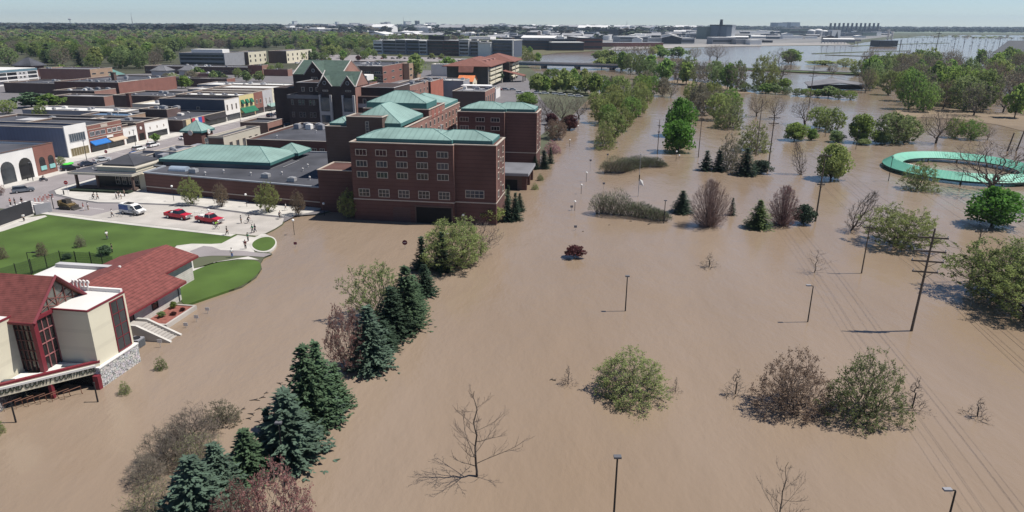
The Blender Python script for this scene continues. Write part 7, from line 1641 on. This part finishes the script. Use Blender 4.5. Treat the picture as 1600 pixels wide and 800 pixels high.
hall(912, 941, 77.5, 61, wrd, 'red brown works block at the end of the long office', 60, wdk, 2); hall(940, 1036, 73, 67, wrd, 'long low red works shed at the quay', 30, wgr); hall(968, 1012, 67, 57.5, wgr, 'grey works hall with a white roof strip', 50, wwh, 2); hall(1012, 1060, 67, 60, wwh, 'white works hall with dark columns', 40, wgr, 3); hall(1060, 1085, 68, 60, wgr, 'grey low works hall behind the quay', 40, wwh, 1)
hall(936, 966, 60, 47, wdk, 'dark steel process frame with a row of short stacks', 40, wdk, 3, stack=[(f, 1.35, 2.2) for f in (.1, .3, .5, .7, .9)]); hall(918, 936, 60, 51, wdk, 'dark process frame beside the row of short stacks', 40, wbl, 2)
hall(1102, 1120, 61, 43, wgn, 'green grey power house of the works, left part', 60, wgn); hall(1120, 1134, 61.5, 40, wbl, 'blue grey boiler house of the works with a tall dark chimney', 50, wdk, 0, stack=[(.8, 1.45, 5)]); hall(1134, 1142, 62, 41, wbl, 'dark tower of the works right of the tall chimney', 50, wdk); hall(1142, 1147.5, 62, 40, wwh, 'pale slender tower of the works', 40, wwh)
hall(1113, 1148, 69, 59, wgr, 'grey low building in front of the power house', 30, wwh, 1); hall(1150, 1172, 69.5, 62, wgr, 'grey shed right of the power house', 30, wgr); hall(1172, 1190, 70, 63, wwh, 'white shed at the quay', 30, wwh); hall(1150, 1172, 60, 55, wdk, 'dark low tank house of the works', 40, wdk)
hall(1215, 1229, 46, 36, wbl, 'blue grey cube building on the skyline, left one', 90, wdk); hall(1234.5, 1249, 46, 35.5, wbl, 'blue grey cube building on the skyline, right one', 90, wbl); hall(1233, 1262, 55, 45, wgn, 'grey green process hall below the skyline cubes', 60, wgr, 1); hall(1196, 1232, 47, 44, wdk, 'dark low works below the skyline cubes', 60, wdk)
for x0, x1, by, ty, lab in ((1262, 1272, 56, 46, 'white domed storage tank, left one'), (1272, 1283, 56, 45, 'white domed storage tank, middle one'), (1283, 1292, 56, 47, 'white domed storage tank, right one')):
    a, b, h = far_at(x0, x1, by, ty); o = thing('storage_tank', lab, 'storage tank', (a + b) / 2); r_ = (b - a).length / 2; MB().cyl(0, 0, 0, h * .75, r_, n=18).build('shell', wgr, o); MB().ball(0, 0, h * .75, r_, r_, h * .25, 18, 8).build('dome', wwh, o)
for x0, x1, by, ty, lab in ((1223, 1254, 60.5, 56.5, 'long white tent like shed, left one'), (1258, 1277, 60.5, 57, 'long white tent like shed, right one'), (1171, 1230, 52, 49.5, 'very long pale shed before the skyline cubes'), (1086, 1100, 50, 46.5, 'white shed on the skyline left of the chimney')): hall(x0, x1, by, ty, wwh, lab, 25, wwh)
a, b, h = far_at(1294, 1312, 62.5, 47); o = thing('silo_tower', 'white silo tower with a dark slanting chute', 'silo tower', a, math.atan2((b - a).y, (b - a).x)); L = (b - a).length; MB().box(L * .25, L, 0, 20, 0, h).build('tower', wwh, o); sh_ = MB(); sh_.face([(L * .45, -.3, 0), (L * .85, -.3, 0), (L * .7, -.3, h * .9)]); sh_.build('chute', wdk, o); MB().box(0, L * .25, 2, 18, 0, h * .86).build('lift_shaft', wgr, o)
for k, x in enumerate(lin(1297, 1371, 12)):
    p = G(x - .8, 51, .4); h = hgt(p, 36.3); o = thing('tall_stack', 'tall dark stack in the row of twelve on the skyline', 'chimney stack', p, 0, 'row of twelve dark stacks')
    MB().cyl(0, 0, 0, h, 6.5, 5.4, 12).cyl(0, 0, h, h * 1.02, 6.2, 6.2, 12).build('shaft', M('stack_dark', (.03, .034, .045), .8), o); MB().box(-8, 8, -9, 9, 0, h * .25).build('base_house', wdk, o)
hall(1348, 1370, 56, 50.5, wgn, 'grey green shed in front of the twelve stacks', 40, wgr); hall(1369, 1376.5, 56, 50, wwh, 'white portal building at the end of the twelve stacks', 30, wwh, 0); hall(1320, 1346, 57, 52, wgr, 'grey low shed in front of the twelve stacks', 30, wdk, 1)
for x, by, ty, lab in ((1386, 66, 46, 'white lattice process column in the flood, left one'), (1392, 66, 49, 'white lattice process column in the flood, right one')):
    p = G(x, by); h = hgt(p, ty); o = thing('process_column', lab, 'process column', p); c = MB()
    for s in (-1, 1):
        for u in (-1, 1): c.tube([(s * 2.2, u * 2.2, 0), (s * 1.6, u * 1.6, h)], .4, 4)
    for k in range(8): z = h * k / 8; c.tube([(-2.2, -2.2, z), (2.0, -2, z + h / 8)], .3, 4); c.box(-2.3, 2.3, -2.3, 2.3, z, z + .4)
    c.build('frame', wwh, o); MB().cyl(0, 0, 0, h * 1.05, 1.1, n=8).build('vessel', wgr, o)
hall(1374, 1402, 73, 64, wdk, 'dark half drowned shed below the process columns', 30, wbl)
# white warehouses and masts on the western plain
for x0, x1, by, ty, lab in ((262, 365, 48.5, 42, 'very long white warehouse beyond the woods'), (100, 138, 42.5, 40, 'long white roof on the plain at the far left'), (440, 486, 48, 42.5, 'dark mill block on the western plain'), (300, 330, 52, 49, 'pale shed below the long white warehouse'), (380, 420, 52, 48, 'pale shed roofs on the western plain')): hall(x0, x1, by, ty, wwh if 'dark' not in lab else wrd, lab, 60, wwh)
for x, by, ty, lab in ((209, 48, 22, 'thin lattice radio mast above the woods at the left'), (979, 46, 32, 'thin mast above the works'), (631, 45, 27, 'thin chimney on the town skyline')):
    p = G(x, by, .3); h = hgt(p, ty); o = thing('radio_mast', lab, 'mast', p); MB().tube([(-1.5, -1, 0), (0, 0, h)], [1.4, .5], 4).tube([(1.5, -1, 0), (0, 0, h)], [1.4, .5], 4).tube([(0, 1.5, 0), (0, 0, h)], [1.4, .5], 4).build('lattice', wgr, o); MB().cyl(0, 0, h, h * 1.08, .5, .3, 5).build('aerial', wgr, o)
p = G(111, 42, .3); h = hgt(p, 28.5); o = thing('water_tower', 'small water tower above the woods at the far left', 'water tower', p); MB().cyl(0, 0, 0, h * .8, 2.5, 2, 8).build('shaft', wgr, o); MB().ball(0, 0, h * .88, 11, 11, h * .12, 12, 8).build('tank', wgr, o)
for x0, x1, by, ty, lab, m in ((460, 465.5, 43, 33.5, 'slim pale tower left of the far town', wwh), (527, 530, 42, 34.5, 'very slim pale tower on the skyline', wwh), (549, 563, 46, 36.5, 'broad pale block on the skyline of the far town', wwh), (598, 606, 46, 36, 'grey twin slab on the skyline, left one', wgr), (604, 611, 46, 35, 'white twin slab on the skyline, right one', wwh), (634, 643, 44, 34, 'pale stepped tower in the middle of the skyline', wwh), (668, 674, 45, 36, 'pale tower with a blue side on the skyline', wbl), (674, 682, 45, 36, 'pale tower next to the blue sided one', wwh), (784, 790, 46, 37, 'pale block at the right end of the far town', wwh), (652, 656, 45, 33, 'dark slim process tower on the skyline', wdk)):
    hall(x0, x1, by, ty, m, lab, 40, wgr, 0, 'far_tower')
# many small works buildings: five kinds, each copied
def kinds():
    out = []
    for m, mr, nm in ((wwh, wwh, 'white'), (wgr, wwh, 'grey'), (wbl, wgr, 'blue grey'), (dkb, wgr, 'brown'), (wdk, wgr, 'dark')):
        a = MB(); a.box(-.5, .5, -.5, .5, 0, .7); a.cur = 1; a.face([(-.52, -.52, .7), (.52, -.52, .7), (.52, 0, 1), (-.52, 0, 1)]); a.face([(.52, .52, .7), (-.52, .52, .7), (-.52, 0, 1), (.52, 0, 1)]); a.cur = 0; a.face([(.5, -.5, .7), (.5, .5, .7), (.5, 0, .98)]); a.face([(-.5, .5, .7), (-.5, -.5, .7), (-.5, 0, .98)])
        a.cur = 2; a.box(-.46, .46, -.507, -.5, .25, .42); out.append((a.mesh('shed', [m, mr, wdk]), nm + ' gabled shed', 'works_shed'))
        b = MB(); b.box(-.5, .5, -.5, .5, 0, .75); b.cur = 1; b.box(-.52, .52, -.52, .52, .751, .8); b.box(-.3, .1, -.2, .2, .8, 1); b.cur = 2; b.box(-.46, .46, -.508, -.5, .1, .25).box(-.46, .46, -.508, -.5, .4, .55); out.append((b.mesh('block', [m, mr, wdk]), nm + ' flat block', 'works_block'))
    c = MB(); c.cyl(0, 0, 0, .8, .5, n=14); c.cur = 1; c.ball(0, 0, .8, .5, .5, .2, 14, 6); out.append((c.mesh('tank', [wwh, wgr, wdk]), 'white round tank', 'works_tank'))
    d = MB(); [d.cyl(x, y, 0, z, .09, n=8) for x, y, z in ((-.35, -.2, 1), (-.1, .1, .8), (.2, -.1, .95), (.4, .25, .7))]; d.cur = 2; d.box(-.5, .5, -.4, .4, 0, .45).box(-.5, .5, -.42, .42, .6, .64); out.append((d.mesh('columns', [wgr, wgr, wdk]), 'cluster of columns on a dark frame', 'process_unit'))
    return out
KS = kinds(); gk = random.Random(77)
def works(n, poly, seed, wr, hr, pw=.8, sep=0, where='on the far works plain'):
    for x, y in scatter(n, poly, seed, pw, sep):
        me, lab, nm = gk.choice(KS); w_ = gk.uniform(*wr); h_ = gk.uniform(*hr)
        if nm in ('works_tank', 'process_unit'): w_ *= .5
        o = put(nm, me, None, (x, y, .4), R(-14) + gk.choice((0, math.pi / 2))); o.scale = (w_, w_ * (gk.uniform(.4, .8) if nm != 'works_tank' else 1), h_); tag(o, 'small ' + lab + ' ' + where, nm.replace('_', ' '), lab + 's ' + where)
works(120, [(560, 61), (960, 71), (1100, 67), (1100, 54), (800, 52), (560, 54)], 41, (35, 90), (9, 18), .9, 26)
works(190, [(440, 53), (560, 54), (800, 52), (1100, 54), (1100, 46.5), (700, 44.8), (440, 46)], 42, (70, 170), (16, 36), .8, 50, 'in the far town below the horizon')
works(42, [(1150, 68), (1330, 68), (1385, 60), (1385, 52), (1150, 50)], 43, (25, 70), (5, 13), .9, 30, 'between the works tanks and the quay')
works(14, [(120, 50), (420, 52), (420, 46), (120, 45)], 44, (60, 120), (8, 13), .9, 60, 'among the woods of the western plain')
# pipe rack on legs that stands in the flood
a, b = G(1283, 68, 0), G(1345, 69, 0); o = thing('pipe_rack', 'long grey pipe rack on legs at the edge of the far flood', 'pipe rack', a, math.atan2((b - a).y, (b - a).x)); L = (b - a).length
MB().box(0, L, -3, 3, 6, 10).build('rack', wgr, o)
for k in range(12): MB().box(L * k / 12, L * k / 12 + 1, -3, 3, -1, 6).build('leg', wgr, o)
# rows of poles in the flooded substation field
fp_ = MB().cyl(0, 0, -.5, 1, .02, .014, 5); fp_.box(-.18, .18, -.01, .01, .9, .93).box(-.14, .14, -.01, .01, .78, .8); fpm = fp_.mesh('flood_pole', M('grey_pole', (.1, .095, .095), .9))
for k, (x, y) in enumerate([(x + gk.uniform(-2, 2), by + (x - 1410) * .006 + gk.uniform(-.3, .3)) for by, st_p in ((63, 9), (67, 10), (71.5, 11), (76.5, 12), (81, 13)) for x in range(1408, 1600, st_p)]):
    h = gk.uniform(9, 14); o = put('flood_pole', fpm, None, G(x, y), gk.uniform(-.3, .3)); o.scale = (h, h, h); tag(o, 'thin grey pole in the flooded pole field at the far right', 'pole', 'poles of the flooded field')
for k, (x, y, ty) in enumerate(((1283, 83, 71), (1291, 83, 71), (1303, 83, 72), (1312, 83, 72), (1320, 82, 72), (1330, 82, 71), (1404, 88, 62), (1430, 84, 64), (1462, 80, 50), (1490, 76, 58), (1560, 76, 56), (1248, 58, 46))):
    p = G(x, y); h = hgt(p, ty); o = put('flood_pole', fpm, None, p, .2 * k); o.scale = (h * 1.2, h * 1.2, h); tag(o, 'taller grey pole standing alone in the far flood', 'pole', 'taller poles in the far flood')
